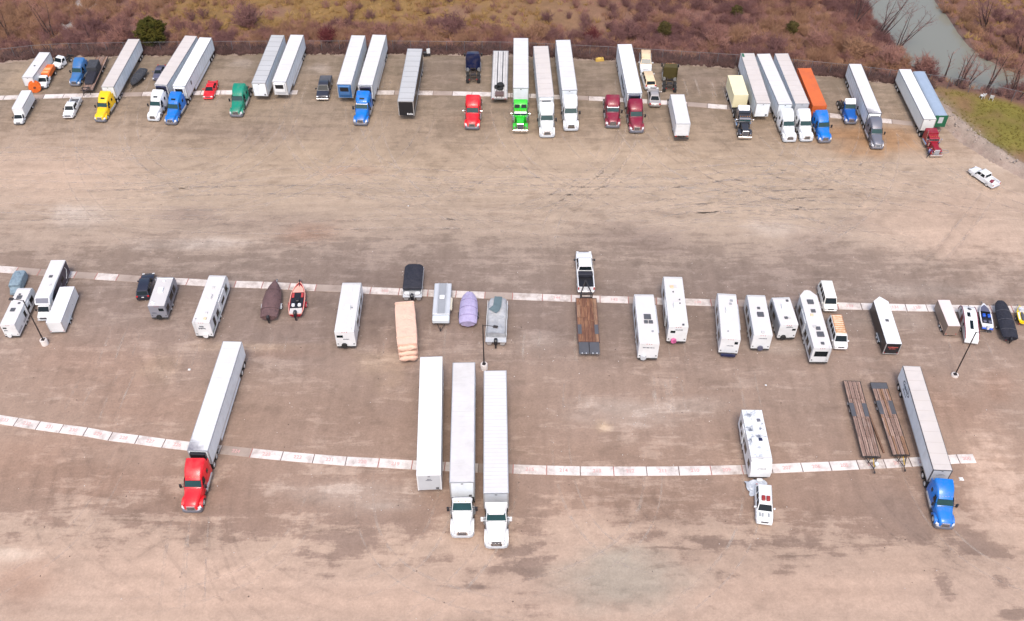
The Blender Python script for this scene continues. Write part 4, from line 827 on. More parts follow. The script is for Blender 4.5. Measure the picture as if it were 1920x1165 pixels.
# ---- lot surface: gravel, clay, damp patches and wheel tracks as soil colours
COLS = {'o': (.36, .215, .115), 'd': (.25, .197, .178), 'g': (.33, .31, .275), 'b': (.255, .182, .145), 'p': (.47, .355, .295), 'l': (.48, .44, .42),
        't': (.47, .375, .28), 'm': (.225, .180, .166), 'r': (.29, .185, .142), 'w': (.62, .54, .48)}
def lot_colour(X, Y):
    wx = X + 7*(fbm(X, Y, 14, seed=3)-.5); wy = Y + 7*(fbm(X, Y, 16, 9, seed=9)-.5)
    KY = [20, 48, 53, 57, 64, 75, 82, 90, 96, 101, 110, 119, 124, 132, 150]
    LT = [(.47,.365,.31),(.465,.36,.305),(.43,.335,.28),(.385,.30,.255),(.35,.275,.235),(.325,.26,.228),(.295,.242,.218),(.29,.242,.22),(.33,.272,.24),(.395,.325,.275),(.415,.338,.275),(.405,.325,.255),(.355,.285,.225),(.32,.262,.212),(.30,.25,.205)]
    DK = [(.33,.255,.215),(.30,.232,.205),(.27,.205,.178),(.262,.195,.166),(.258,.196,.168),(.252,.198,.174),(.222,.180,.165),(.218,.180,.167),(.238,.197,.178),(.30,.248,.218),(.345,.282,.232),(.33,.268,.212),(.28,.228,.184),(.25,.21,.172),(.23,.195,.16)]
    CV = [.30,.30,.45,.62,.66,.62,.62,.62,.55,.40,.34,.38,.48,.52,.52]
    F3 = lambda T, yy: np.stack([np.interp(yy, KY, [k[i] for k in T]) for i in range(3)], -1)
    C = F3(LT, wy); D = F3(DK, wy); cov = np.interp(wy, KY, CV) + .30*(fbm(X, Y, 9, 5, 4, seed=23)-.5)
    # paler towards both ends of the aisles
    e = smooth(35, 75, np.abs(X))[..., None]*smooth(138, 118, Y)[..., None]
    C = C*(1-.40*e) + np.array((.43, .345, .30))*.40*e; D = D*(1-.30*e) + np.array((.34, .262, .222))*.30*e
    for bx, by, rx, ry, c, k in BLOBS:
        m = (np.abs(X-bx) < rx*2.6+4) & (np.abs(Y-by) < ry*2.6+4)
        if not m.any(): continue
        x, y = X[m], Y[m]
        q = np.hypot((x-bx)/rx, (y-by)/ry)
        nz = fbm(x, y, max(1.2, rx*.55), max(.8, ry*.55), 5, seed=int(abs(bx*7+by*3)) % 97, gain=.62)
        if c == 'd':
            w = smooth(1.5, .3, q + .8*(nz-.5))*k; cov[m] = np.clip(cov[m] + w*(.30 if rx > 1.9 else .65), 0, 1.0); w = w[:, None]*.8
            D[m] = D[m]*(1-w) + np.array(COLS['d'])*w
        else:
            w = (smooth(1.5, .2, q + 1.1*(nz-.5))*k)[:, None]; cc = np.array(COLS[c])
            C[m] = C[m]*(1-w) + cc*1.08*w; D[m] = D[m]*(1-w*.85) + cc*.86*w*.85
            if c in 'ptw': cov[m] = cov[m]*(1-w[:, 0]*.5)
    big = fbm(X, Y, 22, 10, 5, seed=21); M = 1 + .26*(big-.5)
    # sideways drag streaks in the aisles, fore-and-aft streaks in the stalls
    st = fbm(X + 3*np.sin(Y*.13), Y, 13, .7, 4, seed=31) - .5
    sv = fbm(X + .3*np.sin(Y*.4), Y, .55, 11, 4, seed=41) - .5
    aisle = np.clip(smooth(96, 101, Y)*smooth(126, 120, Y) + smooth(58, 52, Y), 0, 1); stall = 1-aisle
    M = M*(1 + .26*st*(.3+.7*aisle) + .24*sv*stall)
    dk = smooth(.60, .74, fbm(X, Y, 4, 2.0, 6, seed=61, gain=.68)); M = M*(1-.15*dk)
    return C, D, cov, M

lx = np.concatenate([np.linspace(-200, -90, 24)[:-1], np.arange(-90, 90, .36), np.linspace(90, 200, 24)])
ly = np.concatenate([np.linspace(-160, 34, 30)[:-1], np.arange(34, 148.5, .36)])
TRK = np.zeros((len(ly), len(lx)))
RIB = {1: [], -1: []}
def add_track(pts, wgt, gauge=1.9, rut=.22):
    if gauge: RIB[1 if wgt > 0 else -1].append((pts, gauge)); wgt = wgt*.5
    (x0, y0), (x1, y1), (x2, y2), (x3, y3) = pts
    n = 500; t = np.linspace(0, 1, n); a = 1-t
    x = a**3*x0+3*a*a*t*x1+3*a*t*t*x2+t**3*x3; y = a**3*y0+3*a*a*t*y1+3*a*t*t*y2+t**3*y3
    dx = np.gradient(x); dy = np.gradient(y); ln = np.hypot(dx, dy)+1e-6; nx, ny = -dy/ln, dx/ln
    fade = np.sin(np.pi*t)**.5
    for o in ((-gauge/2, gauge/2) if gauge else (0,)):
        for r in np.linspace(-rut, rut, 3):
            i = np.searchsorted(lx, x+nx*(o+r)); j = np.searchsorted(ly, y+ny*(o+r))
            ok = (i > 0) & (i < len(lx)) & (j > 0) & (j < len(ly))
            np.maximum.at(TRK, (j[ok], i[ok]), np.abs(wgt)*fade[ok]*(1 if wgt > 0 else 1)) if wgt > 0 else np.minimum.at(TRK, (j[ok], i[ok]), wgt*fade[ok])
rt = random.Random(5)
def crack(x0, y0, x1, y1, w, jit=1.2, n=7):
    px, py = x0, y0
    for i in range(1, n+1):
        t = i/n; qx = x0+(x1-x0)*t+rt.uniform(-jit, jit); qy = y0+(y1-y0)*t+rt.uniform(-jit, jit)
        add_track([(px, py), (px+(qx-px)*.33+rt.uniform(-.3, .3), py+(qy-py)*.33), (px+(qx-px)*.66, py+(qy-py)*.66+rt.uniform(-.3, .3)), (qx, qy)], -w, 0, .0)
        if rt.random() < .35: add_track([(qx, qy), (qx+rt.uniform(-1, 1), qy-1), (qx+rt.uniform(-2, 2), qy-2), (qx+rt.uniform(-3, 3), qy-3)], -w*.7, 0, .0)
        px, py = qx, qy
for t in TRACKS: add_track(t, rt.choice((-.16, -.14, .12)), 1.9)
for i in range(60):
    x = rt.uniform(-75, 62); y = rt.uniform(121, 126); sg = rt.choice((-1, 1)); w = rt.choice((.08, .07, -.07, -.06, .10))
    add_track([(x, y+8), (x+sg*1, y-9), (x+sg*9, y-rt.uniform(10, 20)), (x+sg*rt.uniform(18, 36), y-rt.uniform(12, 26))], w)
for i in range(22):
    x = rt.uniform(-52, 48); y = rt.uniform(56, 62); sg = rt.choice((-1, 1)); w = rt.choice((.08, .06, -.08, -.06))
    add_track([(x, y+6), (x, y-4), (x+sg*3, y-9), (x+sg*rt.uniform(8, 20), y-rt.uniform(10, 16))], w)
for i in range(60):
    x = rt.uniform(-72, 60); y = rt.choice((134, 136, 72, 80)); l = rt.uniform(4, 9); w = rt.choice((.16, .10, -.10, .20)) if y > 100 else rt.choice((.08, -.08, .1))
    add_track([(x, y-l/2), (x+rt.uniform(-.3, .3), y-l/6), (x, y+l/6), (x+rt.uniform(-.4, .4), y+l/2)], w, 1.9, .15)
for i in range(22):
    r_ = rt.uniform(8, 26); cx, cy = rt.uniform(38, 60), rt.uniform(92, 104); a0 = rt.uniform(.2, 1.2); p = lambda a: (cx+r_*1.3*math.cos(a)-8, cy+r_*.75*math.sin(a))
    add_track([p(a0), p(a0+.6), p(a0+1.1), p(a0+1.7)], rt.choice((.08, -.08, .09)))
for i in range(34):
    x = rt.uniform(-75, 60); y = rt.uniform(99, 119); sg = rt.uniform(-4, 4)
    add_track([(x-22, y), (x-8, y+sg), (x+8, y+sg*1.2), (x+24, y+rt.uniform(-2, 2))], rt.choice((.07, -.07, .06, -.05)))
for c_ in ((59, 112, 50, 103, .10), (62, 110, 60, 98, .12), (60, 98, 54, 93, .10), (55, 108, 44, 105, .07), (-9, 117, -16, 106, .07), (-2, 116, -9, 107, .07)): crack(*c_)
k = np.array([.25, .5, .25])
TRK = np.apply_along_axis(lambda a: np.convolve(a, k, 'same'), 0, TRK); TRK = np.apply_along_axis(lambda a: np.convolve(a, k, 'same'), 1, TRK)
def lot_col2(X, Y):
    C, D, cov, M = lot_colour(X, Y)
    brk = .35 + 1.1*fbm(X, Y, 2.5, seed=71)
    M = (M*(1 + 1.6*TRK*brk))[..., None]
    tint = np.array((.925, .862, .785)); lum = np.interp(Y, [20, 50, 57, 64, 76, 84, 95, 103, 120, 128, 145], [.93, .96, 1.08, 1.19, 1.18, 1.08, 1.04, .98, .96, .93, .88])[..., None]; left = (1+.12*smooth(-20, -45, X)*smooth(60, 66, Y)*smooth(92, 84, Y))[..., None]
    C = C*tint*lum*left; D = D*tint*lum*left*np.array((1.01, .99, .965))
    return np.clip(C*M, .03, .8), np.concatenate([np.clip(D*M, .03, .8), cov[..., None]], -1)
def lot_keep(X, Y):
    jag = 1.6*(fbm(X, Y, 3.0, seed=81)-.5)
    return (Y < fence_y(X)-.9+jag) & (X < edge_x(Y)+jag*1.3)
lot_mat = soil_material('gravel_and_clay', 4.0, .22, .35, crust=True)
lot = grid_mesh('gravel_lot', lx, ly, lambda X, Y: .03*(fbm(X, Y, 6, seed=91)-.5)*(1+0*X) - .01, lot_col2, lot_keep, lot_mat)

# ---- crisp wheel tracks pressed into the gravel: thin broken ribbons along the wheel paths
def track_material(name, col, amt):
    m = bpy.data.materials.new(name); m.use_nodes = True; N = m.node_tree.nodes; L = m.node_tree.links; b = N['Principled BSDF']; out = N['Material Output']
    b.inputs['Base Color'].default_value = (*col, 1); b.inputs['Roughness'].default_value = .95; b.inputs['Specular IOR Level'].default_value = .1
    g = N.new('ShaderNodeNewGeometry'); n = N.new('ShaderNodeTexNoise'); n.inputs['Scale'].default_value = .55; n.inputs['Detail'].default_value = 9; n.inputs['Roughness'].default_value = .75; L.new(g.outputs['Position'], n.inputs['Vector'])
    at = N.new('ShaderNodeAttribute'); at.attribute_name = 'fade'
    r = N.new('ShaderNodeMapRange'); r.inputs[1].default_value = .42; r.inputs[2].default_value = .66; r.inputs[4].default_value = amt; L.new(n.outputs['Fac'], r.inputs[0])
    mu = N.new('ShaderNodeMath'); mu.operation = 'MULTIPLY'; L.new(r.outputs[0], mu.inputs[0]); L.new(at.outputs['Fac'], mu.inputs[1])
    tr = N.new('ShaderNodeBsdfTransparent'); mx = N.new('ShaderNodeMixShader'); L.new(mu.outputs[0], mx.inputs[0]); L.new(tr.outputs[0], mx.inputs[1]); L.new(b.outputs[0], mx.inputs[2]); L.new(mx.outputs[0], out.inputs['Surface'])
    return m
def track_ribbons(name, lst, m, label, z, seed):
    g = np.random.default_rng(seed); V = []; F = []; A = []; o = 0; n = 60
    for pts, gauge in lst:
        (x0, y0), (x1, y1), (x2, y2), (x3, y3) = pts; t = np.linspace(0, 1, n); a = 1-t
        x = a**3*x0+3*a*a*t*x1+3*a*t*t*x2+t**3*x3; y = a**3*y0+3*a*a*t*y1+3*a*t*t*y2+t**3*y3
        dx = np.gradient(x); dy = np.gradient(y); ln = np.hypot(dx, dy)+1e-6; nx, ny = -dy/ln, dx/ln; k = g.uniform(.5, 1)
        if (x > edge_x(y)-2).any() or (y > fence_y(x)-3).any(): continue
        for off in (-gauge/2, gauge/2):
            w = g.uniform(.10, .17)
            for s_ in (-w, w): V.append(np.stack([x+nx*(off+s_), y+ny*(off+s_), np.full(n, z+g.uniform(0, .003))], 1)); A.append(k*np.sin(np.pi*t)**.6)
            i = np.arange(n-1)+o; F.append(np.stack([i, i+1, i+1+n, i+n], 1)); o += 2*n
    me = bpy.data.meshes.new(name); V = np.concatenate(V); F = np.concatenate(F).astype(np.int32)
    me.vertices.add(len(V)); me.vertices.foreach_set('co', V.ravel().astype(np.float32)); me.loops.add(F.size); me.loops.foreach_set('vertex_index', F.ravel()); me.polygons.add(len(F)); me.polygons.foreach_set('loop_start', np.arange(0, F.size, 4, dtype=np.int32)); me.update(calc_edges=True)
    at = me.attributes.new('fade', 'FLOAT', 'POINT'); at.data.foreach_set('value', np.concatenate(A).astype(np.float32)); me.materials.append(m)
    ob = bpy.data.objects.new(name, me); COL.objects.link(ob); ob['kind'] = 'stuff'; return tag(ob, label, 'tyre tracks')
track_ribbons('pale_tyre_tracks', RIB[1], track_material('dust_in_tracks', (.54, .455, .385), .6), 'pale dusty tyre tracks curving across the gravel', .012, 1)
track_ribbons('dark_tyre_tracks', RIB[-1], track_material('damp_in_tracks', (.215, .168, .145), .20), 'dark damp tyre tracks curving across the gravel', .017, 2)

# ---- the land round the lot, one sheet to the horizon, with the river bed cut into it
def land_z(X, Y):
    out = smooth(0, 4, Y-fence_y(X)) ; right = smooth(0, 3, X-edge_x(Y))
    z = -.08 + .35*(fbm(X, Y, 5, seed=101)-.4)*np.maximum(out, right)
    # rubble berm along the gravel edge on the right
    bd = X - edge_x(Y) - 2.0
    z = z + .9*np.exp(-(bd/1.4)**2)*smooth(136, 128, Y)*smooth(60, 95, Y)*(.5+fbm(X, Y, 1.6, seed=111))
    z = z - .9*out*smooth(2, 12, Y-fence_y(X))
    rd = river_dist(X, Y) + 2.5*(fbm(X, Y, 7, seed=121)-.5)
    z = z - 2.6*smooth(9.5, 5.5, rd)
    far = smooth(300, 1500, np.hypot(X, Y)); z = z + far*14*(fbm(X, Y, 420, seed=131)-.45)
    return z
def gold_zone(x, y):
    return np.clip(smooth(-72, -62, x)*smooth(24, -18, x) + .8*smooth(78, 82, x), 0, 1)
def land_c(X, Y):
    f = Y - fence_y(X)
    gold = np.array((.245, .150, .062)); tan = np.array((.235, .138, .090)); mauve = np.array((.185, .098, .082)); grn = np.array((.175, .150, .036)); red = np.array((.180, .110, .055)); grey = np.array((.33, .30, .29))
    n = fbm(X, Y, 11, 6, 5, seed=141); n2 = fbm(X, Y, 4, seed=151)
    W = lambda c: c*np.ones(X.shape+(3,))
    C = W(tan)
    g = (smooth(.36, .56, n + .12)*gold_zone(X, Y))[..., None]; C = C*(1-g) + gold*g
    b = np.clip(smooth(13, 7, f + 9*(n-.5)) + .9*smooth(10, 30, X)*smooth(80, 60, f) + .9*smooth(-60, -70, X), 0, 1)[..., None]; C = C*(1-b) + mauve*b
    far = smooth(190, 320, np.hypot(X*.6, Y))[..., None]; C = C*(1-far) + np.array((.24, .19, .10))*far
    # grass field right of the gravel
    r = (smooth(0, 2.5, X-edge_x(Y)+2*(n2-.5))*smooth(1.5, -1.5, f))[..., None]
    gf = smooth(.38, .62, n2*.6 + n*.4)[..., None]; GC = grn*(1-gf) + red*1.15*gf
    C = C*(1-r) + GC*r
    bd = X - edge_x(Y) - 1.6; rb = (np.exp(-(bd/2.2)**2)*smooth(1, -3, f)*smooth(55, 90, Y))[..., None]*np.clip(.3+1.3*n2, 0, 1)[..., None]
    C = C*(1-rb) + (np.array((.34, .27, .225)))*rb
    inl = ((Y < fence_y(X)) & (X < edge_x(Y)))[..., None]; C = np.where(inl, np.array((.33, .255, .21)), C)
    rd = river_dist(X, Y); k = smooth(9.5, 6.5, rd)[..., None]; C = C*(1-k) + np.array((.16, .125, .105))*k
    cr = (smooth(3.2, 1.4, np.abs(X+79.5-(Y-158)*.35+2.5*(n2-.5)))*smooth(151, 155, Y)*smooth(175, 166, Y))[..., None]; C = C*(1-cr) + grey*cr
    C = C*(.8+.45*fbm(X, Y, 2.2, seed=161))[..., None]
    return np.clip(C*.93, .02, .7)
gx = np.concatenate([-np.geomspace(112, 4000, 26)[::-1], np.arange(-111, 111, .7), np.geomspace(112, 4000, 26)])
gy = np.concatenate([np.linspace(-900, 92, 30)[:-1], np.arange(92, 192, .7), np.geomspace(192.5, 5000, 40)])
land_mat = soil_material('field_soil', 5.0, .30, .5)
land = grid_mesh('ground', gx, gy, land_z, land_c, None, land_mat)

# ---- river water
wm = bpy.data.materials.new('river_water'); wm.use_nodes = True
_N = wm.node_tree.nodes; _L = wm.node_tree.links; _b = _N['Principled BSDF']
_b.inputs['Base Color'].default_value = (.20, .20, .165, 1); _b.inputs['Roughness'].default_value = .12
_nz = _N.new('ShaderNodeTexNoise'); _nz.inputs['Scale'].default_value = 1.4; _nz.inputs['Detail'].default_value = 4
_bp = _N.new('ShaderNodeBump'); _bp.inputs['Strength'].default_value = .25; _bp.inputs['Distance'].default_value = .05
_L.new(_nz.outputs['Fac'], _bp.inputs['Height']); _L.new(_bp.outputs[0], _b.inputs['Normal'])
wp = []
for i, (x, y) in enumerate(RIVER):
    a = RIVER[max(i-1, 0)]; b = RIVER[min(i+1, len(RIVER)-1)]; tx, ty = b[0]-a[0], b[1]-a[1]; l = math.hypot(tx, ty)
    wp.append((x, y, -ty/l, tx/l))
wmb = MB().add([(x+nx*11, y+ny*11, -1.75) for x, y, nx, ny in wp] + [(x-nx*11, y-ny*11, -1.75) for x, y, nx, ny in wp],
               [(i, i+1, i+1+len(wp), i+len(wp)) for i in range(len(wp)-1)])
wo = part('river', wmb, wm); wo['kind'] = 'structure'

# ================================================================== concrete stall strips, one slab per stall, painted joints and numbers
def text_mesh(body, size):
    cu = bpy.data.curves.new('numeral', 'FONT'); cu.body = body; cu.size = size; cu.align_x = 'CENTER'; cu.align_y = 'CENTER'; cu.offset = .012
    ob = bpy.data.objects.new('numeral', cu); COL.objects.link(ob)
    bpy.context.view_layer.update()
    me = bpy.data.meshes.new_from_object(ob.evaluated_get(bpy.context.evaluated_depsgraph_get()))
    bpy.data.objects.remove(ob); bpy.data.curves.remove(cu)
    me.materials.clear(); me.materials.append(None)
    return me
def strip(name, pts, width, mats, nums=None, skip=(), lean=0.0, line=PLINE, lines_every=True, start_num=None, size=.62):
    root = bpy.data.objects.new(name, None); COL.objects.link(root); root['kind'] = 'structure'
    root.location = (pts[0][0], pts[0][1], 0)
    ox, oy = pts[0]
    nor = []
    for i in range(len(pts)):
        a = pts[max(i-1, 0)]; b = pts[min(i+1, len(pts)-1)]; tx, ty = b[0]-a[0], b[1]-a[1]; l = math.hypot(tx, ty); nor.append((-ty/l*width/2, tx/l*width/2))
    rn = random.Random(name)
    for i in range(len(pts)-1):
        if i in skip: continue
        (ax, ay), (bx, by) = pts[i], pts[i+1]; (anx, any_), (bnx, bny) = nor[i], nor[i+1]
        tx, ty = bx-ax, by-ay; l = math.hypot(tx, ty); tx /= l; ty /= l; g = .05
        q = [(ax-anx+tx*g, ay-any_+ty*g), (bx-bnx-tx*g, by-bny-ty*g), (bx+bnx-tx*g, by+bny-ty*g), (ax+anx+tx*g, ay+any_+ty*g)]
        q = [(u-ox, v-oy) for u, v in q]
        z1 = .045 + rn.uniform(-.008, .012)
        m = mats[i] if isinstance(mats, dict) and i in mats else (mats.get('*') if isinstance(mats, dict) else mats)
        sl = part('slab', MB().loft([[(u, v, -.08) for u, v in q], [(u, v, z1-.012) for u, v in q], [(sum(p[0] for p in q)/4+(u-sum(p[0] for p in q)/4)*.985, sum(p[1] for p in q)/4+(v-sum(p[1] for p in q)/4)*.985, z1) for u, v in q]]), m, root)
        jn = [(ax-anx-tx*.03, ay-any_-ty*.03), (ax-anx+tx*.03, ay-any_+ty*.03), (ax+anx+tx*.03, ay+any_+ty*.03), (ax+anx-tx*.03, ay+any_-ty*.03)]
        part('joint_line', MB().loft([[(u-ox, v-oy, -.05) for u, v in jn], [(u-ox, v-oy, z1+.004) for u, v in jn]]), line if not isinstance(line, dict) else line.get(i, line['*']), root)
        if nums and i in nums:
            me = text_mesh(nums[i], size)
            t = bpy.data.objects.new('number', me); COL.objects.link(t); t.parent = sl
            t.location = ((ax+bx)/2-ox, (ay+by)/2-oy, z1+.005); t.rotation_euler = (0, 0, math.atan2(by-ay, bx-ax))
            t.material_slots[0].link = 'OBJECT'; t.material_slots[0].material = PNUM
    return root
FS = [(-58.65,68.8),(-55.94,68.29),(-53.3,67.79),(-50.52,67.35),(-47.7,66.92),(-44.72,66.28),(-41.66,65.84),(-38.54,65.33),(-35.44,64.9),(-32.05,64.47),(-28.62,64.02),(-25.18,63.62),(-21.67,63.26),(-18.09,62.92),(-14.51,62.7),(-10.86,62.43),(-7.29,62.23),(-3.64,62.02),(0.12,61.88),(3.75,61.74),(7.38,61.64),(10.98,61.61),(14.55,61.61),(18.04,61.64),(21.5,61.71),(24.92,61.81),(28.12,61.94),(31.41,62.11),(34.54,62.26),(37.57,62.44),(40.52,62.58),(43.37,62.79),(46.05,63.01),(48.71,63.22),(50.56,63.29)]
fn = {i: str(233-i) for i in range(34)}
strip('front_parking_strip', FS, 1.18, {'*': CONCW, 8: CONC, 9: CONCD, 15: CONC, 16: CONC, 17: CONCD, 18: CONC, 24: CONC, 25: CONC, 29: CONC, 30: CONC}, fn,
      line={'*': JOINT, 10: PLINE, 15: PLINE, 16: PLINE, 18: PLINE, 19: PLINE, 14: PLINE, 21: PLINE, 24: PLINE, 25: PLINE})
MS = [(-68.35,93.57),(-64.65,93.17),(-61.61,92.81),(-58.23,92.46),(-56.73,92.31),(-53.95,92.06),(-51.12,91.81),(-48.14,91.51),(-44.75,91.21),(-41.88,91.02),(-38.45,90.72),(-35.61,90.57),(-32.08,90.43),(-28.55,90.18),(-25.16,89.94),(-21.65,89.74),(-18.07,89.42),(-14.43,89.21),(-10.74,88.96),(-7.13,88.77),(-3.46,88.58),(0.07,88.39),(3.86,88.19),(7.51,88.0),(11.15,87.86),(14.72,87.72),(18.28,87.52),(21.77,87.38),(25.12,87.24),(28.47,87.15),(31.68,87.05),(34.96,86.96),(38.16,86.81),(41.01,86.67),(43.95,86.58),(46.81,86.48),(49.51,86.34),(52.11,86.3),(54.78,86.25),(57.44,86.2),(60.09,86.11),(62.75,86.06),(65.54,86.02)]
strip('middle_parking_strip', MS, 1.2, {'*': CONC, 1: CONCD, 2: CONCD, 4: CONCD, 6: CONCD, 9: CONC, 10: CONCD, 14: CONCD, 17: CONC, 20: CONCD, 21: CONC, 25: CONCD, 28: CONCD, 29: CONCD, 30: CONCD, 31: CONCD, 34: CONCW, 35: CONCW, 36: CONCW, 37: CONCW, 38: CONCW, 39: CONCW},
      {i: str(n) for i, n in {16: 150, 22: 144, 24: 142, 27: 139, 33: 133, 35: 131, 36: 130, 40: 126}.items()}, line={'*': PLINE, 35: JOINT, 36: JOINT, 37: JOINT, 38: JOINT, 39: JOINT, 34: JOINT})
BP = [(-83.83,132.91),(-78.85,133.21),(-76.11,133.36),(-69.5,133.66),(-66.06,133.81),(-62.36,133.96),(-57.48,134.19),(-52.0,134.41),(-47.09,134.57),(-44.97,134.64),(-35.58,134.64),(-34.48,134.64),(-20.3,134.57),(-14.92,134.49),(-10.23,134.34),(-3.32,134.04),(3.4,133.58),(10.59,133.06),(14.3,132.76),(20.68,132.16),(27.82,131.27),(34.16,130.39),(40.86,129.51),(49.49,128.21),(53.7,127.49),(57.25,126.85),(61.71,126.0)]
bpx = np.array([p[0] for p in BP]); bpy_ = np.array([p[1] for p in BP])
NB = 47
BS = [(x, float(np.interp(x, bpx, bpy_))) for x in np.linspace(-83.8, 61.7, NB+1)]
mid = lambda i: (BS[i][0]+BS[i+1][0])/2
bskip = [i for i in range(NB) if -51 < mid(i) < -48.5 or -44.5 < mid(i) < -36.5 or -33.5 < mid(i) < -21.5]
rb_ = random.Random(3)
strip('back_parking_strip', BS, 1.15, {**{i: rb_.choice((CONC, CONC, CONCD, CONCW)) for i in range(NB)}, '*': CONC}, None, skip=bskip, line=JOINT)

# ================================================================== chain-link fence
fr = bpy.data.objects.new('chain_link_fence', None); COL.objects.link(fr); fr.location = (0, 146.6, 0)
tag(fr, 'long grey chain-link fence along the back edge of the lot', 'fence')
FX = np.arange(-110, 104, 3.0); fpts = [(float(x), float(fence_y(x))) for x in FX]
post = MB().tube((0, 0, -.3), (0, 0, 2.05), .05, n=6)
for x, y in fpts: part('post', post, GALV, fr, loc=(x, y-146.6, 0))
wire = MB(); rail = MB()
for (ax, ay), (bx, by) in zip(fpts[:-1], fpts[1:]):
    A = (ax, ay-146.6); B_ = (bx, by-146.6)
    rail.tube((A[0], A[1], 2.0), (B_[0], B_[1], 2.0), .028, n=5)
    n = 10
    for k_ in range(n):
        for sg in (0, 1):
            u0, u1 = (k_/n, (k_+1.0)/n) if sg == 0 else ((k_+1.0)/n, k_/n)
            for lv in range(6):
                za, zb = .05+lv*.32, .05+(lv+1)*.32
                p = lambda u, z: (A[0]+(B_[0]-A[0])*u, A[1]+(B_[1]-A[1])*u, z)
                a_, b_ = p(u0, za), p(u1, zb); t_ = .007
                wire.add([(a_[0]-t_, a_[1], a_[2]), (a_[0]+t_, a_[1], a_[2]), (b_[0]+t_, b_[1], b_[2]), (b_[0]-t_, b_[1], b_[2])], [(0, 1, 2, 3)])
                
part('top_rail', rail, GALV, fr)
w_ = part('wire_mesh', wire, GALV, fr); w_['kind'] = 'stuff'

def soot_roof():
    """trailer roof stained with exhaust soot round its front end"""
    m = mat('soot_stained_roof', (.655, .645, .65), .6, var=.05, dirt=(.48, .45, .43), dscale=.22, damt=.45)
    nt = m.node_tree; N = nt.nodes; L = nt.links; b = N['Principled BSDF']; src = b.inputs['Base Color'].links[0].from_socket
    tc = N.new('ShaderNodeTexCoord'); sp = N.new('ShaderNodeSeparateXYZ'); L.new(tc.outputs['Object'], sp.inputs[0])
    nz = N.new('ShaderNodeTexNoise'); nz.inputs['Scale'].default_value = 1.3; nz.inputs['Detail'].default_value = 6; L.new(tc.outputs['Object'], nz.inputs['Vector'])
    a = N.new('ShaderNodeMath'); a.operation = 'MULTIPLY_ADD'; a.inputs[1].default_value = .9; L.new(sp.outputs[0], a.inputs[0]); L.new(sp.outputs[1], a.inputs[2])
    c = N.new('ShaderNodeMath'); c.operation = 'MULTIPLY_ADD'; c.inputs[1].default_value = 3.2; L.new(nz.outputs['Fac'], c.inputs[0]); L.new(a.outputs[0], c.inputs[2])
    r = N.new('ShaderNodeMapRange'); r.inputs[1].default_value = .2; r.inputs[2].default_value = 2.2; r.inputs[4].default_value = .85; L.new(c.outputs[0], r.inputs[0])
    mx = N.new('ShaderNodeMix'); mx.data_type = 'RGBA'; L.new(r.outputs[0], mx.inputs[0]); L.new(src, mx.inputs[6]); mx.inputs[7].default_value = (.12, .11, .14, 1)
    L.new(mx.outputs[2], b.inputs['Base Color']); return m
SOOTROOF = soot_roof()

# ================================================================== back row
G_TR = 'semi tractors in the back row'; G_TL = 'box trailers in the back row'
semi_trailer('B1', 'short white trailer parked first from the left end of the back row', side=WHITE, H=3.5, skirt=False, group=G_TL, roof_extra=lambda r, L, w, H: part('roof_vent', MB().box(-.05, .3, -L*.45-.2, -L*.45+.2, H, H+.1, .03), DGREY, r))
semi_trailer('B9', 'white box trailer coupled to the yellow tractor', roof=ROOFT, group=G_TL, skirt=False)
tractor('tB9', 'yellow sleeper tractor pulling a white trailer near the left end', 'aero', YELLOW, aim='B9', group=G_TR, grille=ALU)
semi_trailer('B12', 'white refrigerated trailer with tan roof behind the white tractor at left', roof=ROOFT, front=WHITE, reefer=NAVY, group=G_TL)
tractor('tB12', 'white sleeper tractor parked beside the blue tractor at left', 'aero', WHITE, aim='B12', group=G_TR)
semi_trailer('B13', 'clean white refrigerated trailer behind the leftmost bright blue tractor', roof=WHITE, reefer=WHITE, group=G_TL, roof_extra=lambda r, L, w, H: part('side_door', MB().box(-w-.015, -w+.01, -3.2, -2.7, 2.5, 3.3), DGREY, r))
tractor('tB13', 'bright blue sleeper tractor beside the white tractor at left', 'aero', BLUE, aim='B13', group=G_TR, grille=CHROME)
semi_trailer('B16', 'white trailer with grey roof and sky-tinted white front, no tractor, left of centre', roof=ROOFG, front=WSKY, group=G_TL, skirt=False)
semi_trailer('B17', 'white refrigerated trailer without tractor beside the grey-roofed trailer', roof=ROOFW, front=WHITE, reefer=WHITE, group=G_TL)
tractor('tB15', 'teal green sleeper tractor parked without a trailer', 'aero', GREEN, group=G_TR, grille=CHROME, sun=False)
semi_trailer('B19', 'white trailer with dirty roof and blue refrigeration unit, no tractor', roof=ROOFW, front=BLUED, reefer=BLUED, group=G_TL)
semi_trailer('B20', 'white trailer coupled to the blue tractor with chrome visor', roof=ROOFW, reefer=NAVY, group=G_TL)
tractor('tB20', 'blue sleeper tractor with chrome visor and tall chrome grille', 'aero', BLUE, aim='B20', visor=CHROME, grille=CHROME, group=G_TR, sun=True)
semi_trailer('B22', 'black trailer with light grey roof standing without a tractor', roof=ROOFG, side=BLACK, front=BLACK, rail=ALU, group=G_TL, skirt=False, letters=False,
             logo=lambda r, L, w, H: part('lettering', lettering(-w+.2, -w+1.2, 1.35, 1.8, 1, 4, lambda u, v: (u, .02, v), 4), WHITE, r))
tractor('tB24', 'bright red sleeper tractor parked alone in the middle of the back row', 'aero', RED, group=G_TR, grille=CHROME, sun=False, mirror_m=CHROME)
PL['tB23'] = (PL['B23'][0], PL['B23'][1], PL['B23'][2], 4.3, PL['B23'][4])
tractor('tB23', 'navy blue tractor facing the fence without a trailer', 'aero', NAVY, group=G_TR, q=.95)
semi_trailer('B26', 'white trailer behind the lime green tractor', roof=ROOFW, group=G_TL, front=WSKY)
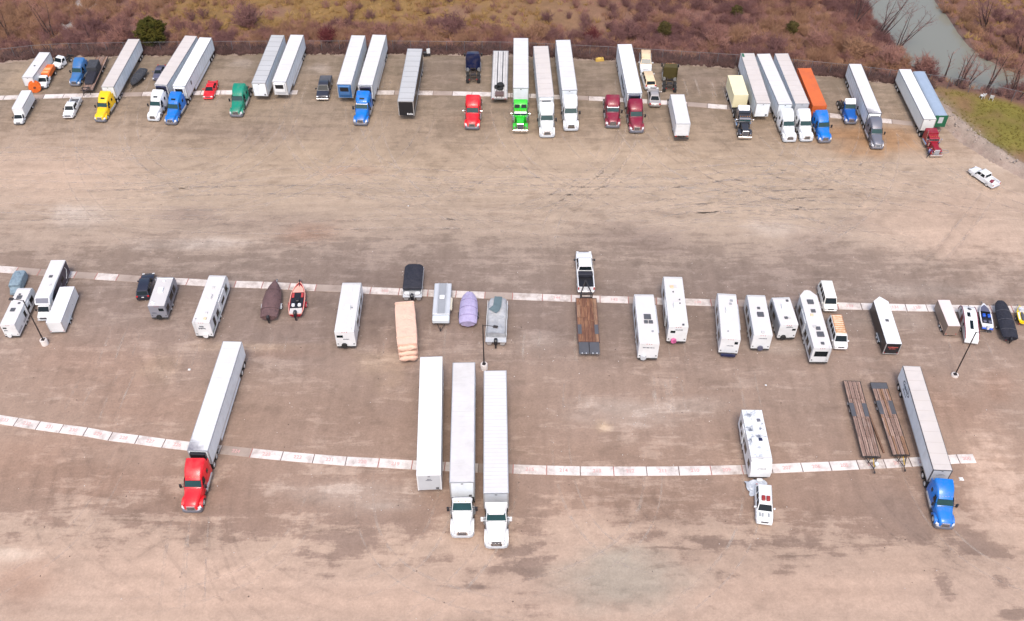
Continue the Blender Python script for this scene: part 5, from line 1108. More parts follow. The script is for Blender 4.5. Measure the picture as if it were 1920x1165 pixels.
tractor('tB26', 'lime green long-nosed tractor with chrome stacks', 'classic', LIME, aim='B26', group=G_TR, visor=CHROME, grille=DGREY, bunk=True)
semi_trailer('B27', 'white refrigerated trailer set forward, between the lime and black-grilled white tractors', roof=ROOFT, reefer=WHITE, group=G_TL,
             roof_extra=lambda r, L, w, H: [part('roof_patch', MB().box(w-.45, w-.25, -L*f-.12, -L*f+.12, H, H+.02), ROOFG, r) for f in (.2, .34, .45, .6, .74, .82)])
tractor('tB27', 'white tractor with chrome grille right of the lime green tractor', 'aero', WHITE, aim='B27', group=G_TR, grille=CHROME, sun=False)
semi_trailer('B28', 'white trailer with clean flat roof left of the maroon tractors', roof=ROOFW, group=G_TL)
tractor('tB28', 'white tractor with black grille left of the maroon tractors', 'aero', WHITE, aim='B28', group=G_TR, grille=BLACK, sun=False)
tractor('tB29', 'maroon tractor with white visor parked without a trailer', 'aero', MAROON, group=G_TR, visor=WHITE, sun=False, grille=DGREY)
def side_script(r, L, w, H):
    part('lettering', lettering(-7.6, -1.6, 1.75, 3.1, 1, 11, lambda u, v: (w+.02, u, v), 9), INK, r)
semi_trailer('B30', 'white trailer with dark lettering along its side behind a maroon tractor', roof=WHITE, reefer=NAVY, group=G_TL, logo=side_script)
tractor('tB30', 'maroon tractor with chrome grille coupled to a lettered white trailer', 'aero', MAROON, aim='B30', group=G_TR, grille=CHROME, sun=False)
# cars and vans between the trailers
car('B31', 'white utility wagon with tan roof nearest the fence', WHITE, 'wagon', 5.0, roofm=TANV, cat='car')
car('B32', 'white wagon with cream roof parked between a wagon and a sedan', WHITE, 'wagon', 5.2, roofm=TANV, cat='car')
car('B33', 'silver brown sedan parked on the strip facing the fence', SILVER, 'sedan', 4.7)
PL['tB34'] = (PL['B34'][0], PL['B34'][1], PL['B34'][2], 4.0, PL['B34'][4])
tractor('tB34', 'dark olive brown tractor facing the fence with bare frame', 'aero', OLIVE, group=G_TR, fair=False, q=.85)
box_truck('B35', 'white box truck seen from its rear roll door', group=None)
bx = semi_trailer('B36', 'short cream yellow box trailer behind the black tractor', roof=CREAM, side=CREAM, front=CREAM, H=3.75, rail=CREAM, skirt=False, letters=False, group=G_TL)
tractor('tBK', 'black long-nosed tractor with white roof deflector', 'classic', mat('charcoal_paint', (.035, .036, .045), .3, var=.1, coat=.3), group=G_TR, deflector=WHITE, visor=GREYT)
semi_trailer('B37', 'white trailer with tan grey roof left of the three coupled tractors, no tractor', roof=ROOFT, front=WSKY, group=G_TL, skirt=False,
             roof_extra=lambda r, L, w, H: part('roof_patch', MB().box(w-.55, w-.12, -L+.15, -L+1.3, H, H+.02), DGREEN, r))
semi_trailer('B38', 'white trailer behind the left of two neighbouring white tractors', roof=ROOFW, group=G_TL)
tractor('tB38', 'white tractor with dark grille, left of two neighbouring white tractors', 'aero', WHITE, aim='B38', group=G_TR, grille=DGREY, sun=False)
semi_trailer('B39', 'white trailer with stained grey roof beside the orange container', roof=ROOFT, front=LGREY, group=G_TL, rail=GREYP, side=WSKY)
tractor('tB39', 'white tractor with chrome grille, right of two neighbouring white tractors', 'aero', WHITE, aim='B39', group=G_TR, grille=CHROME, sun=False)
tractor('tB40', 'blue sleeper tractor hauling the orange container', 'aero', BLUE, aim='B40', group=G_TR, sun=False, grille=DGREY)
# orange shipping container on a skeletal chassis
x, y, rz, L, s = PL['B40']; L = L/s
ct = thing('shipping_container', 'orange corrugated shipping container on a trailer chassis', 'container', x, y, rz, s)
body = MB(); w = 1.22
for sg in (-1, 1):
    ds = np.arange(.1, L-.1, .28)
    for i, d in enumerate(ds):
        body.box(min(sg*(w-.04), sg*(w-(0 if i % 2 else .03))), max(sg*(w-.04), sg*(w-(0 if i % 2 else .03))), -d-.14, -d+.14, 1.45, 3.85)
body.box(-w+.04, w-.04, -L+.06, -.06, 1.4, 3.88)
part('corrugated_wall', body, ORANGE, ct)
part('roof', MB().box(-w+.03, w-.03, -L+.03, -.03, 3.88, 3.93, .01), ORANGE, ct)
fr_ = MB()
for sx in (-1, 1):
    for d in (.07, L-.07): fr_.box(sx*w-.07, sx*w+.07, -d-.07, -d+.07, 1.32, 3.95)
    fr_.box(sx*w-.05, sx*w+.05, -L, 0, 1.32, 1.44).box(sx*w-.04, sx*w+.04, -L, 0, 3.84, 3.94)
part('corner_frame', fr_, ORANGE, ct)
for sg in (-1, 1): part('door', MB().box(min(sg*.02, sg*1.1), max(sg*.02, sg*1.1), -L-.02, -L+.04, 1.5, 3.8), ORANGE, ct)
ch = thing('container_chassis', 'black skeletal chassis under the orange container', 'trailer', x, y, rz, s)
m = MB()
for xx in (-.45, .45): m.box(xx-.07, xx+.07, -L, -.1, 1.0, 1.3)
for d in np.arange(.5, L, 1.5): m.box(-1.15, 1.15, -d-.05, -d+.05, 1.12, 1.26)
part('rails', m, STEEL, ch)
for a in (L-2.3, L-1.1):
    for xx in (-.93, .93): wheel(ch, xx, a, .5, .56)
for sg in (-1, 1): part('landing_leg', MB().box(sg*.8-.07, sg*.8+.07, -3.2, -3.05, .1, 1.05), STEEL, ch)
tractor('tB41', 'blue day tractor with white roof deflector beside the orange container', 'day', mat('deep_blue_paint', (.008, .09, .36), .3, var=.06, coat=.3), group=G_TR, deflector=WHITE, fair=False, grille=CHROME, q=1.25)
semi_trailer('B42', 'white trailer with soot-stained nose behind the grey tractor', roof=SOOTROOF, reefer=WHITE, group=G_TL, rail=DGREY)
tractor('tB42', 'slate grey sleeper tractor near the right end', 'aero', GREYT, aim='B42', group=G_TR, sun=False, grille=LGREY)
semi_trailer('B43', 'white trailer behind the deep red long-nosed tractor', roof=WHITE, group=G_TL, skirt=False, side=mat('off_white_side', (.70, .72, .70), .4, var=.05))
tractor('tB43', 'deep red long-nosed tractor with chrome bumper at the right end', 'classic', DRED, aim='B43', group=G_TR, visor=DRED, grille=GREYP)
semi_trailer('B44', 'green-fronted trailer with rounded blue grey roof at the right end', roof=ROOFB, side=DGREEN, front=DGREEN, top='round', group=G_TL, skirt=False, letters=False, rail=DGREEN,
             logo=lambda r, L, w, H: part('front_panel', MB().box(-.45, .45, .012, .04, 2.15, 3.55), LGREY, r))
# left end
PL['B2'] = (-75.0, 141.2, 160, 3.9, .74)
def work_truck(key, label, bed):
    x, y, rz, L, s = PL[key]
    r = thing('work_truck', label, 'truck', x, y, rz, s)
    part('cab', MB().loft([ring(0, 1.7, .5, .95, .1), ring(.15, 1.95, .45, 1.15, .12), ring(1.15, 2.0, .45, 1.32, .12), ring(1.65, 2.0, .45, 2.1, .15, 1.7), ring(2.6, 2.0, .45, 2.16, .15, 1.75)]), WHITE, r, 45)
    part('windshield', MB().pane((-.88, -1.13, 1.36), (.88, -1.13, 1.36), (.78, -1.63, 2.05), (-.78, -1.63, 2.05), .025), GLASS, r)
    for sg in (-1, 1):
        part('side_window', MB().pane((sg*.985, -1.35, 1.38), (sg*.985, -2.35, 1.38), (sg*.89, -2.35, 1.98), (sg*.89, -1.7, 1.98), .02), GLASS, r)
        part('headlight', MB().box(sg*.72-.16, sg*.72+.16, -.1, .02, .78, .98, .03), LAMP, r)
        mirror(r, sg*1.12, 1.3, 1.35, .4, .13, BLACK)
    part('grille', MB().box(-.5, .5, -.05, .02, .62, .92, .02), DGREY, r)
    part('bumper', MB().box(-1.0, 1.0, -.1, .1, .38, .6, .04), DGREY, r)
    part('frame', MB().box(-.45, -.33, -L/s, -.4, .62, .9).box(.33, .45, -L/s, -.4, .62, .9), STEEL, r)
    for xx in (-.9, .9): wheel(r, xx, 1.0, .45, .26); wheel(r, xx*.96, L/s-1.3, .45, .5)
    bed(r, L/s); return r
def orange_bed(r, L):
    b = part('equipment_box', MB().box(-1.0, 1.0, -L+.2, -3.2, 1.0, 2.1, .05), ORANGEB, r)
    for i in range(2): part('lid', MB().box(-.8, .8, -4.3-i*1.25, -4.1-i*1.25+.6, 2.1, 2.22, .03), mat('faded_orange', (.85, .40, .18), .6, var=.15), b)
    for sg in (-1, 1): part('tool_locker', MB().box(min(sg*.95, sg*1.15), max(sg*.95, sg*1.15), -3.2, -2.65, .8, 1.5, .03), WHITE, r)
    part('pump', MB().tube((0, -2.95, 1.0), (0, -2.95, 1.7), .25, n=10), STEEL, r)
PL['B3'] = PL['B3'][:3]+(5.3,)+PL['B3'][4:]
work_truck('B3', 'white service truck with orange equipment box between two white trucks', orange_bed)
def bare_bed(r, L):
    part('rear_crossbar', MB().box(-.9, .9, -L-.05, -L+.1, .65, .95), STEEL, r)
    part('battery_box', MB().box(-.3, .3, -3.6, -2.9, .9, 1.25, .04), DGREY, r)
work_truck('B2', 'white cab truck with bare black frame nearest the fence at left', bare_bed)
box_truck('B5', 'small white box truck at the far left of the back row', Hb=3.3)
rl = thing('cable_reel', 'round orange cable reel standing between the white trucks at left', 'reel', -76.05, 134.6, 200, .8)
for o, nm in ((0, 'flange'), (-.75, 'flange')):
    part(nm, MB().add([(1.15*math.cos(t), o+dy, 1.15+1.15*math.sin(t)) for dy in (-.06, .06) for t in [2*math.pi*i/24 for i in range(24)]],
        [tuple(range(24)), tuple(range(24, 48))[::-1]] + [(i, (i+1) % 24, (i+1) % 24+24, i+24) for i in range(24)]), ORANGEB, rl)
part('drum', MB().tube((0, -.05, 1.15), (0, -.7, 1.15), .7, n=18), ORANGEB, rl, 40)
part('hub', MB().tube((0, .06, 1.15), (0, .12, 1.15), .26, n=14), mat('hub_brown', (.18, .05, .03), .7), rl)
for i in range(6):
    a = i*math.pi/3; part('spoke', MB().tube((.25*math.cos(a), .08, 1.15+.25*math.sin(a)), (1.05*math.cos(a), .08, 1.15+1.05*math.sin(a)), .05, n=6), ORANGEB, rl)
tractor('tB6', 'dull blue sleeper tractor parked beside the loaded flatbed at left', 'aero', BLUED, group=G_TR, sun=False, grille=DGREY)
pickup('B8', 'white pickup truck hitched to the loaded flatbed at left', WHITE, 5.9)

def flatbed(key, label, W=2.4, woods=WOOD, n=8, seg=3, plates=(), tongue='vee', zd=.9, frame=STEEL, axles=(.68,), wr=.4, tailplate=0.0, group=None, cat='flatbed trailer', neck=0.0, segm=None, edge=STEEL, edge_woods=None, gap=.045):
    """timber-decked trailer: every plank its own piece; plates = steel deck plates (x0, x1, d0, d1)"""
    x, y, rz, L, s = PL[key]; L = L/s; w = W/2
    r = thing('flatbed_trailer', label, cat, x, y, rz, s, group)
    rr_ = random.Random(key); pw = W/n
    for i in range(n):
        x0 = -w + i*pw
        cuts = [0.0] + sorted(L*(k+rr_.uniform(.3, .7))/seg if segm is None else L*(k+1)/seg for k in range(seg-1)) + [L-tailplate]
        for a, b in zip(cuts[:-1], cuts[1:]):
            cover = any(p[0] <= x0+pw/2 <= p[1] and p[2] <= a and b <= p[3] for p in plates)
            if cover: continue
            part('deck_plank', MB().box(x0+(gap if i % 2 == 0 else .012), x0+pw-(gap if i % 2 else .012), -b+.012, -a-.012, zd-.05+rr_.uniform(-.006, .006), zd+rr_.uniform(-.004, .008)), rr_.choice(edge_woods if edge_woods and i in (0, n-1) else woods), r)
    for k, (a, b, d0, d1) in enumerate(plates):
        part('deck_plate', MB().box(a, b, -d1, -d0, zd+.008, zd+.02), DGREY, r)
    m = MB()
    for xx in (-.45, .45): m.box(xx-.07, xx+.07, -L, 0, zd-.36, zd-.07)
    d = .15
    while d < L: m.box(-w+.03, w-.03, -d-.04, -d+.04, zd-.16, zd-.06); d += .6
    part('frame', m, frame, r)
    for sg in (-1, 1): part('side_rail', MB().box(min(sg*(w+.004), sg*(w+.06)), max(sg*(w+.004), sg*(w+.06)), -L, 0, zd-.17, zd+.004), edge, r)
    part('end_beam', MB().box(-w-.06, w+.06, -L-.08, -L-.004, zd-.2, zd), edge, r)
    part('front_beam', MB().box(-w-.06, w+.06, .004, .08, zd-.2, zd), edge, r)
    for sg in (-1, 1): part('tail_light', MB().box(sg*(w-.25)-.12, sg*(w-.25)+.12, -L-.1, -L-.085, zd-.15, zd-.05), REDL, r)
    for a in axles:
        for xx in (-.9, .9): wheel(r, xx*w/1.2, L*a, wr, .46)
    if tailplate: part('tail_plate', MB().box(-w, w, -L+.005, -L+tailplate, zd-.04, zd+.012), DGREY, r)
    if tongue == 'vee':
        t = MB().tube((-.75, 0, zd-.2), (0, 1.75, zd-.3), .07, n=6).tube((.75, 0, zd-.2), (0, 1.75, zd-.3), .07, n=6).tube((-.38, .85, zd-.25), (.38, .85, zd-.25), .05, n=6).tube((0, 1.7, zd-.3), (0, 2.2, zd-.35), .07, n=6)
        part('tongue', t, STEEL, r)
        part('jack', MB().tube((.35, .55, .1), (.35, .55, 1.35), .06, n=8), STEEL, r)
        part('breakaway_chain', MB().tube((-.2, .3, zd-.05), (-.05, 1.5, zd-.15), .04, n=6), YELLOW, r)
        part('headboard', MB().box(-w+.3, w-.3, .1, .18, zd-.1, zd+.22), STEEL, r)
        part('coupler', MB().box(-.09, .09, 2.15, 2.4, zd-.45, zd-.25), STEEL, r)
    elif tongue == 'goose':
        t = MB().box(-.8, -.68, -.02, .1, zd-.2, zd+.75).box(.68, .8, -.02, .1, zd-.2, zd+.75).box(-.8, .8, 0, .12, zd+.62, zd+.78)
        t.tube((-.72, .05, zd+.7), (0, neck, zd+.72), .09, n=6).tube((.72, .05, zd+.7), (0, neck, zd+.72), .09, n=6).tube((0, neck-.05, zd+.72), (0, neck-.05, zd-.1), .08, n=8)
        t.box(-.7, .7, .1, .2, zd-.1, zd+.1)
        part('gooseneck', t, STEEL, r)
        part('jack', MB().tube((-.6, .3, .1), (-.6, .3, zd+.8), .06, n=8).tube((.6, .3, .1), (.6, .3, zd+.8), .06, n=8), STEEL, r)
    return r
flatbed('B7', 'timber flatbed trailer under a charcoal covered load at left', W=2.5, woods=WOOD, tongue='goose', neck=2.2, axles=(.62, .75), zd=1.0)
x, y, rz, L, s = PL['B7']
ld = thing('covered_load', 'charcoal grey covered load strapped on the flatbed at left', 'covered load', x-.1, y+1.2, rz, s)
part('tall_crate', MB().loft([ring(4.1, 2.1, 1.03, 2.9, .1), ring(7.2, 2.1, 1.03, 3.0, .1)]), DARKTARP, ld, 30)
part('low_tarp', MB().loft([ring(.4, 1.5, 1.03, 1.35, .2), ring(1.2, 2.0, 1.03, 1.75, .3), ring(2.4, 2.1, 1.03, 1.85, .3), ring(4.08, 2.1, 1.03, 2.1, .3)]), BLACKC, ld, 50)
for d in (1.6, 3.0, 4.9, 6.4): part('strap', MB().box(-1.08, 1.08, -d-.04, -d+.04, 1.03, 1.12), YELLOW if d == 9 else DGREY, ld)

# boats and cars in the back row
PL['M15'] = (PL['M15'][0], PL['M15'][1]-.3, PL['M15'][2], 5.1, PL['M15'][4])
STRAP = {'lilac_cover': mat('dark_lilac_strap', (.26, .22, .38), .8), 'brown_cover': mat('dark_brown_strap', (.07, .04, .04), .8), 'charcoal_tarp': DGREY, 'black_cover': mat('grey_strap', (.10, .10, .12), .8)}
def covered_boat(key, label, cov, W=2.0, hull=None, zk=.45, zs=1.15, crown=.5, motor=True, group='boats under covers', stern_notch=False, wind=0.0, straps=3, seed=1, name='covered_boat', blunt=False):
    x, y, rz, L, s = PL[key]; L = L/s
    r = thing(name, label, 'boat', x, y, rz, s, group)
    pr = [(0, .08, .55), (.06, .34, .25), (.16, .62, .1), (.3, .86, .04), (.5, 1, 0), (.75, 1, 0), (.93, .94, 0), (1, .88, 0)]
    if blunt: pr = [(0, .44, .5), (.04, .62, .25), (.1, .76, .12), (.2, .87, .06), (.3, .94, .0), (.42, .98, .0), (.55, 1, 0), (.68, 1, 0), (.8, 1, 0), (.93, .96, 0), (1, .88, 0)]
    part('hull', MB().loft([hull_ring(L*f, W*k, zk+dz*(zs-zk), zs) for f, k, dz in pr]), hull or cov, r, 50)
    rn = random.Random(seed); rings = []
    for f, k, dz in pr:
        c = crown*(.35+.65*math.sin(math.pi*min(1, max(.02, f*.95+.05))))
        if wind and .38 < f < .6: c += wind
        ww = W*k/2+.03; row = []
        for i in range(13):
            t = -1+2*i/12; a = (1-abs(t)**2.4)
            row.append((t*ww*(1.0 if 0 < i < 12 else 1.02), -L*f, zs+.04+c*a + rn.uniform(-.06, .06) if 0 < i < 12 else zs-.18))
        rings.append(row + [(ww*.6, -L*f, zs-.1), (-ww*.6, -L*f, zs-.1)])
    part('cover', MB().loft(rings), cov, r, 60)
    for i in range(straps):
        f = .3+.5*i/max(1, straps-1)
        k = float(np.interp(f, [p[0] for p in pr], [p[1] for p in pr])); ww = W*k/2
        c = crown*(.35+.65*math.sin(math.pi*(f*.95+.05)))
        pts = [(t*(ww+.05), -L*f, zs+.07+(c+.02)*(1-abs(t)**2.4)) for t in np.linspace(-1, 1, 9)]
        part('tie_strap', MB().path(pts, .03, 5), STRAP.get(cov.name, DGREY), r)
    if motor:
        part('outboard_motor', MB().loft([ring(L+.0, .34, .9, 1.5, .1), ring(L+.25, .4, .85, 1.62, .12), ring(L+.5, .34, .9, 1.5, .1)]).box(-.09, .09, -L-.38, -L-.2, .35, .95), BLACK, r, 45)
    return r
covered_boat('B10', 'small boat under a dark cover between the white trailers at left', DARKTARP, W=2.1, motor=False, crown=.45)
boat_trailer('B10', 'boat trailer under the dark covered boat in the back row')
car('B11', 'grey violet sedan half hidden behind a white trailer at left', PURPG, 'sedan', 4.7)
car('B14', 'bright red coupe parked alone at left', RED, 'coupe', 4.7)
pickup('B18', 'black pickup truck beside the trailer with blue refrigeration unit', mat('black_truck', (.03, .032, .045), .3, var=.1, coat=.3), 5.7, cover=DGREY)
# aluminium step-deck trailer
fb = flatbed('B25', 'aluminium flatbed trailer with spare tyres stacked on its deck', W=2.55, woods=[mat('aluminium_plank', (.66, .63, .60), .5, metal=.2, var=.08, dirt=(.4, .36, .33), damt=.4)], n=6, seg=2, tongue=None, zd=1.35, axles=(.78, .87), wr=.5, edge=ALU)
x, y, rz, L, s = PL['B25']; L /= s
for xx in (-.43, .43): part('deck_slot', MB().box(xx-.07, xx+.07, -L+.3, -.3, 1.352, 1.362), BLACK, fb)
for i, (xx, dd, zz) in enumerate(((-.35, L-3.0, 1.37), (.25, L-3.4, 1.37), (.1, L-2.6, 1.37), (.15, L-3.3, 1.66))):
    t = tag(part('spare_tyre', MB().lathe_z([(0, .3), (.0, .5), (.05, .54), (.24, .54), (.29, .5), (.29, .3)], 16), RUBBER, None, 40), 'black spare tyre %s on the aluminium flatbed deck' % ('lying leftmost', 'lying rearmost of the pile', 'lying nearest the brown toolbox', 'stacked on top of the pile')[i], 'tyre', 'spare tyres on the aluminium flatbed')
    a = R(rz); px, py = xx*s, -dd*s
    t.location = (x+px*math.cos(a)-py*math.sin(a), y+px*math.sin(a)+py*math.cos(a), zz*s); t.scale = (s, s, s)
part('toolbox', MB().box(-.7, .75, -L+.35, -L+1.4, 1.36, 1.75, .04), mat('brown_box', (.13, .085, .08), .7, var=.2), fb)

pickup('B46', 'white pickup truck parked alone at the right edge of the lot', WHITE, 5.6, bed='white', cab='crew', s=.80)
x, y, rz, L, s = PL['B46']; a = R(rz)
tb = part('toolbox', MB().box(-.35, .25, -.25, .25, 0, .35, .04), MAROON); tag(tb, 'dark red toolbox lying in the white pickup bed', 'toolbox')
tb.location = (x+math.sin(a)*4.5*.8, y-math.cos(a)*4.5*.8, .62); tb.rotation_euler = (0, 0, a+.3); tb.scale = (.85,)*3

# ================================================================== front row
def seams5(n): return n
semi_trailer('F1', 'white refrigerated trailer with seamed roof behind the bright red front-row tractor', roof=SOOTROOF, side=WSKY, reefer=BLACK, seams=7, seam_m=LGREY, rail=GREYP, panels=True)
PL['tF1'] = PL['tF1'][:4]+(.90,)
tractor('tF1', 'bright red sleeper tractor in the front row at left', 'aero', RED, aim='F1', grille=CHROME, sun=False, q=1.12)
def nose_marks(sd):
    def f(r, L, w, H):
        part('lettering', lettering(-.35, .35, 2.9, 3.3, 2, sd, lambda u, v: (-u, .02, v), 6), INK, r)
    return f
semi_trailer('F2', 'plain white box trailer without tractor, left of three in the front row', roof=WHITE, side=WHITE, front=LGREY, logo=nose_marks(3), rail=WHITE)
semi_trailer('F3', 'white trailer with wrinkled light grey roof, middle of three in the front row', roof=ROOFL, side=WSKY, front=WSKY, rail=ALU, skirt=False, seams=0,
             roof_extra=lambda r, L, w, H: [part('roof_bow', MB().box(-w+.08, w-.08, -L*f-.03, -L*f+.03, H-.004, H+.015), ROOFL, r) for f in np.linspace(.05, .95, 22)])
tractor('tF3', 'white day tractor under the grey-roofed trailer in the front row', 'day', WHITE, aim='F3', fair=False, grille=CHROME, q=1.06)
semi_trailer('F4', 'white trailer with ribbed roof, right of three in the front row', roof=ROOFW, side=WSKY, front=LGREY, seams=34, seam_m=SEAMW, rail=ALU)
tractor('tF4', 'white tractor with flared roof fairing and black grille in the front row', 'day', WHITE, aim='F4', grille=BLACK, q=1.06, mirror_m=WHITE)
def oval_logo(r, L, w, H):
    m = MB(); cy, cz = -L+3.6, 2.95
    for t in np.linspace(0, 2*math.pi, 33)[:-1]:
        if .35 < abs(math.sin(t)) or True:
            if abs(math.cos(t)) < .35 and True: continue
            t2 = t+2*math.pi/32
            p = lambda q, k: (w+.02, cy+1.55*k*math.cos(q), cz+.55*k*math.sin(q))
            m.pane(p(t, 1), p(t2, 1), p(t2, .88), p(t, .88), .006)
    part('logo', m, INK, r)
    part('lettering', lettering(cy-1.0, cy+1.0, cz-.3, cz+.25, 1, 5, lambda u, v: (w+.02, u, v), 7), INK, r)
    part('small_lettering', lettering(cy-.9, cy+.9, cz-1.05, cz-.75, 1, 6, lambda u, v: (w+.02, u, v), 9), GREYT, r)
    part('front_lettering', lettering(-.6, .6, 2.7, 3.15, 2, 8, lambda u, v: (u, .02, v), 8), GREYP, r)
semi_trailer('F8', 'white trailer with panelled side and oval logo behind the front-row blue tractor', roof=ROOFT, side=WSKY, front=LGREY, panels=True, logo=oval_logo, rail=DGREY, skirt=False)
PL['tF8'] = PL['tF8'][:3]+(4.2, .83)
tractor('tF8', 'bright blue sleeper tractor in the front row at right', 'aero', BLUE, aim='F8', grille=CHROME, sun=False)
camper('F5', 'white travel trailer with grimy blue black roof stains in the front row', H=3.4, roof=ROOFD, ac=.62, vents=((0, .82, .4, WHITE), (.3, .25, .4, WHITE), (-.3, .45, .3, NAVY), (.5, .45, .35, WHITE), (-.55, .8, .3, GREYT)), nose='slant',
       wins=((1, .12, .2, 1.5, 2.3), (1, .38, .5, 1.4, 2.2), (1, .55, .6, 1.5, 2.0), (1, .8, .9, 1.5, 2.2), (-1, .3, .45, 1.5, 2.2)), marks=True, seed=4, slide=(1, .62, .78), nose_letters=True)
x, y, rz, L, s = PL['F5']
tp = thing('tarpaulin', 'crumpled silver grey tarpaulin between the grimy camper and white wagon', 'tarpaulin', x-.2, y-1.0, 0, .9)
rn = random.Random(8); v = []; nU, nV = 9, 7
for j in range(nV):
    for i in range(nU):
        u = -1+2*i/(nU-1); q = j/(nV-1)
        v.append((u*(1.3-.45*q)+rn.uniform(-.12, .12)-.15, .9-1.9*q+rn.uniform(-.1, .1), max(.05, .9-.55*q-.35*u*u+rn.uniform(-.18, .18))))
part('sheet', MB().add(v, [(j*nU+i, j*nU+i+1, (j+1)*nU+i+1, (j+1)*nU+i) for j in range(nV-1) for i in range(nU-1)]), mat('silver_tarp', (.42, .45, .50), .45, var=.2, vscale=2), tp)
part('underside', MB().add([(a, b, c-.03) for a, b, c in v], [(j*nU+i, (j+1)*nU+i, (j+1)*nU+i+1, j*nU+i+1) for j in range(nV-1) for i in range(nU-1)]), DARKTARP, tp)
sv = car('F5s', 'old white square wagon with red roof load hitched to the grimy camper', WHITE, 'wagon', 4.9, s=.92)
ft = thing('fuel_can', 'pair of dark red cans strapped on the white wagon roof', 'can', PL['F5s'][0]+.33, PL['F5s'][1]+2.25, PL['F5s'][2], .92); ft.location.z = 1.66
for xx in (-.27, .27): part('can', MB().box(xx-.2, xx+.2, -.3, .3, 0, .3, .05), mat('can_red', (.30, .03, .03), .5, var=.2), ft)
for xx, dd in ((-.42, .85), (.25, .8), (.55, .85)): part('hood_dent', MB().box(xx-.11, xx+.11, -dd-.25, -dd+.25, 1.062, 1.074), mat('bare_primer', (.33, .35, .36), .7, var=.3, vscale=5), sv)
flatbed('F6', 'grey weathered timber flatbed trailer, left of two in the front row', W=2.3, woods=WOOD[:3], n=8, seg=4, segm=1, plates=((-1.15, -.56, 6.6, 8.9), (.56, 1.15, 6.6, 8.9)), axles=(.62, .72), wr=.4)
flatbed('F7', 'brown timber flatbed trailer with black tail plate, right of two in the front row', W=2.25, woods=[WOOD[1], WOOD[3], WOOD[0]], n=8, seg=4, segm=1, plates=((-1.13, -.52, 6.9, 9.3), (.52, 1.13, 6.9, 9.3)), tailplate=1.1, axles=(.66, .75), wr=.4)
pm = thing('pump_unit', 'small round white tank on the left timber trailer tongue', 'tank', 39.35, 62.1, 0, .8); part('tank', MB().lathe_z([(.75, .05), (.75, .28), (.95, .3), (1.05, .2), (1.07, .02)], 14), LAMP, pm, 50); part('stand', MB().box(-.2, .2, -.2, .2, .65, .75), STEEL, pm)
bm_ = part('steel_beam', MB().box(-.09, .09, -3.2, 3.2, 0, .2), mat('rusty_steel', (.16, .09, .06), .8, var=.3)); tag(bm_, 'long rusty beam lying between the two timber flatbeds', 'beam'); bm_.location = (40.6, 67.2, .01); bm_.rotation_euler = (0, 0, R(3))

# ================================================================== middle row
def tarp_block(key, label, m, W, H, L=None, name='covered_trailer', cat='covered trailer', group=None, zb=.35, r=.25, seed=1, taper=1.0, n=14, jit=1.0):
    x, y, rz, Lm, s = PL[key]; L = L or Lm/s
    t = thing(name, label, cat, x, y, rz, s, group)
    rn = random.Random(seed); rings = []
    for i in range(n+1):
        f = i/n; ww = W*(1-.06*abs(2*f-1)**3)+rn.uniform(-.05, .05)*jit; hh = H*(1-.05*jit*abs(2*f-1)**4)+rn.uniform(-.04, .04)*jit
        q = ring(L*f, ww, zb+rn.uniform(-.05, .05), hh, r, ww*taper)
        rings.append([(p[0]+rn.uniform(-.03, .03), p[1], p[2]+rn.uniform(-.03, .03)) for p in q])
    part('tarp', MB().loft(rings), m, t, 50)
    return t, L
t, L = tarp_block('M1', 'low trailer under a blue grey tarpaulin at the far left', BLUEC, 2.1, 1.9, name='covered_trailer')
part('tarp_hood', MB().loft([ring(L*.98, 1.9, .5, 1.3, .25), ring(L*1.12, 1.7, .5, 1.15, .3), ring(L*1.32, 1.3, .5, .9, .25)]), BLUEC, t, 50)
for xx in (-.85, .85): wheel(t, xx, L*.55, .33, .2)
camper('M2', 'white fifth-wheel camper with black roof hatches beside the light pole at left', H=3.3, ac=None, vents=((-.1, .3, .5, DGREY), (-.2, .62, .45, DGREY), (.35, .45, .22, DGREY), (-.25, .22, .2, DGREY)), wins=((1, .15, .3, 1.5, 2.3), (1, .36, .48, 1.5, 2.3), (1, .55, .6, 1.3, 2.4), (-1, .3, .6, 1.5, 2.2)),
       rear_win=(-.8, -.3, 2.35, 2.65), spare=-.3, stripe=GREYT, letters=(-.8, -.3, 1.8, 2.1, 1), slide=(1, .3, .5), seed=2)
# motorhome with long hood
x, y, rz, Lb, s = PL['M3']; Lb /= s
t_ = R(rz); mh = thing('motorhome', 'large white motorhome with dark swooping side graphics at left', 'motorhome', x - math.sin(t_)*2.2*s, y + math.cos(t_)*2.2*s, rz, s)
w = 1.22; L = Lb+2.2
part('coach_body', MB().prism([(L, .55), (L, 3.46), (2.3, 3.46), (1.75, 2.9), (1.6, 2.45), (1.75, 2.25), (2.6, 2.15), (2.75, .55)], -w, w), WHITE, mh, 30)
part('roof', MB().box(-w+.05, w-.05, -L+.03, -2.35, 3.46, 3.5, .012), ROOFC, mh)
part('cab', MB().loft([ring(.05, 1.5, .55, 1.05, .12), ring(.2, 1.85, .5, 1.2, .15), ring(.95, 2.0, .5, 1.4, .2), ring(1.55, 2.05, .5, 2.18, .15, 1.85), ring(2.7, 2.1, .5, 2.2, .15, 1.9)]), WHITE, mh, 45)
part('windshield', MB().pane((-.9, -.97, 1.42), (.9, -.97, 1.42), (.84, -1.5, 2.1), (-.84, -1.5, 2.1), .025), GLASS, mh)
part('front_window', MB().pane((-1.05, -1.64, 2.78), (1.05, -1.64, 2.78), (1.05, -2.2, 3.40), (-1.05, -2.2, 3.40), .025), GREYT, mh)
part('grille', MB().box(-.55, .55, -.1, .04, .66, 1.0, .03), DGREY, mh); part('bumper', MB().box(-1.0, 1.0, -.15, .1, .36, .6, .05), LGREY, mh)
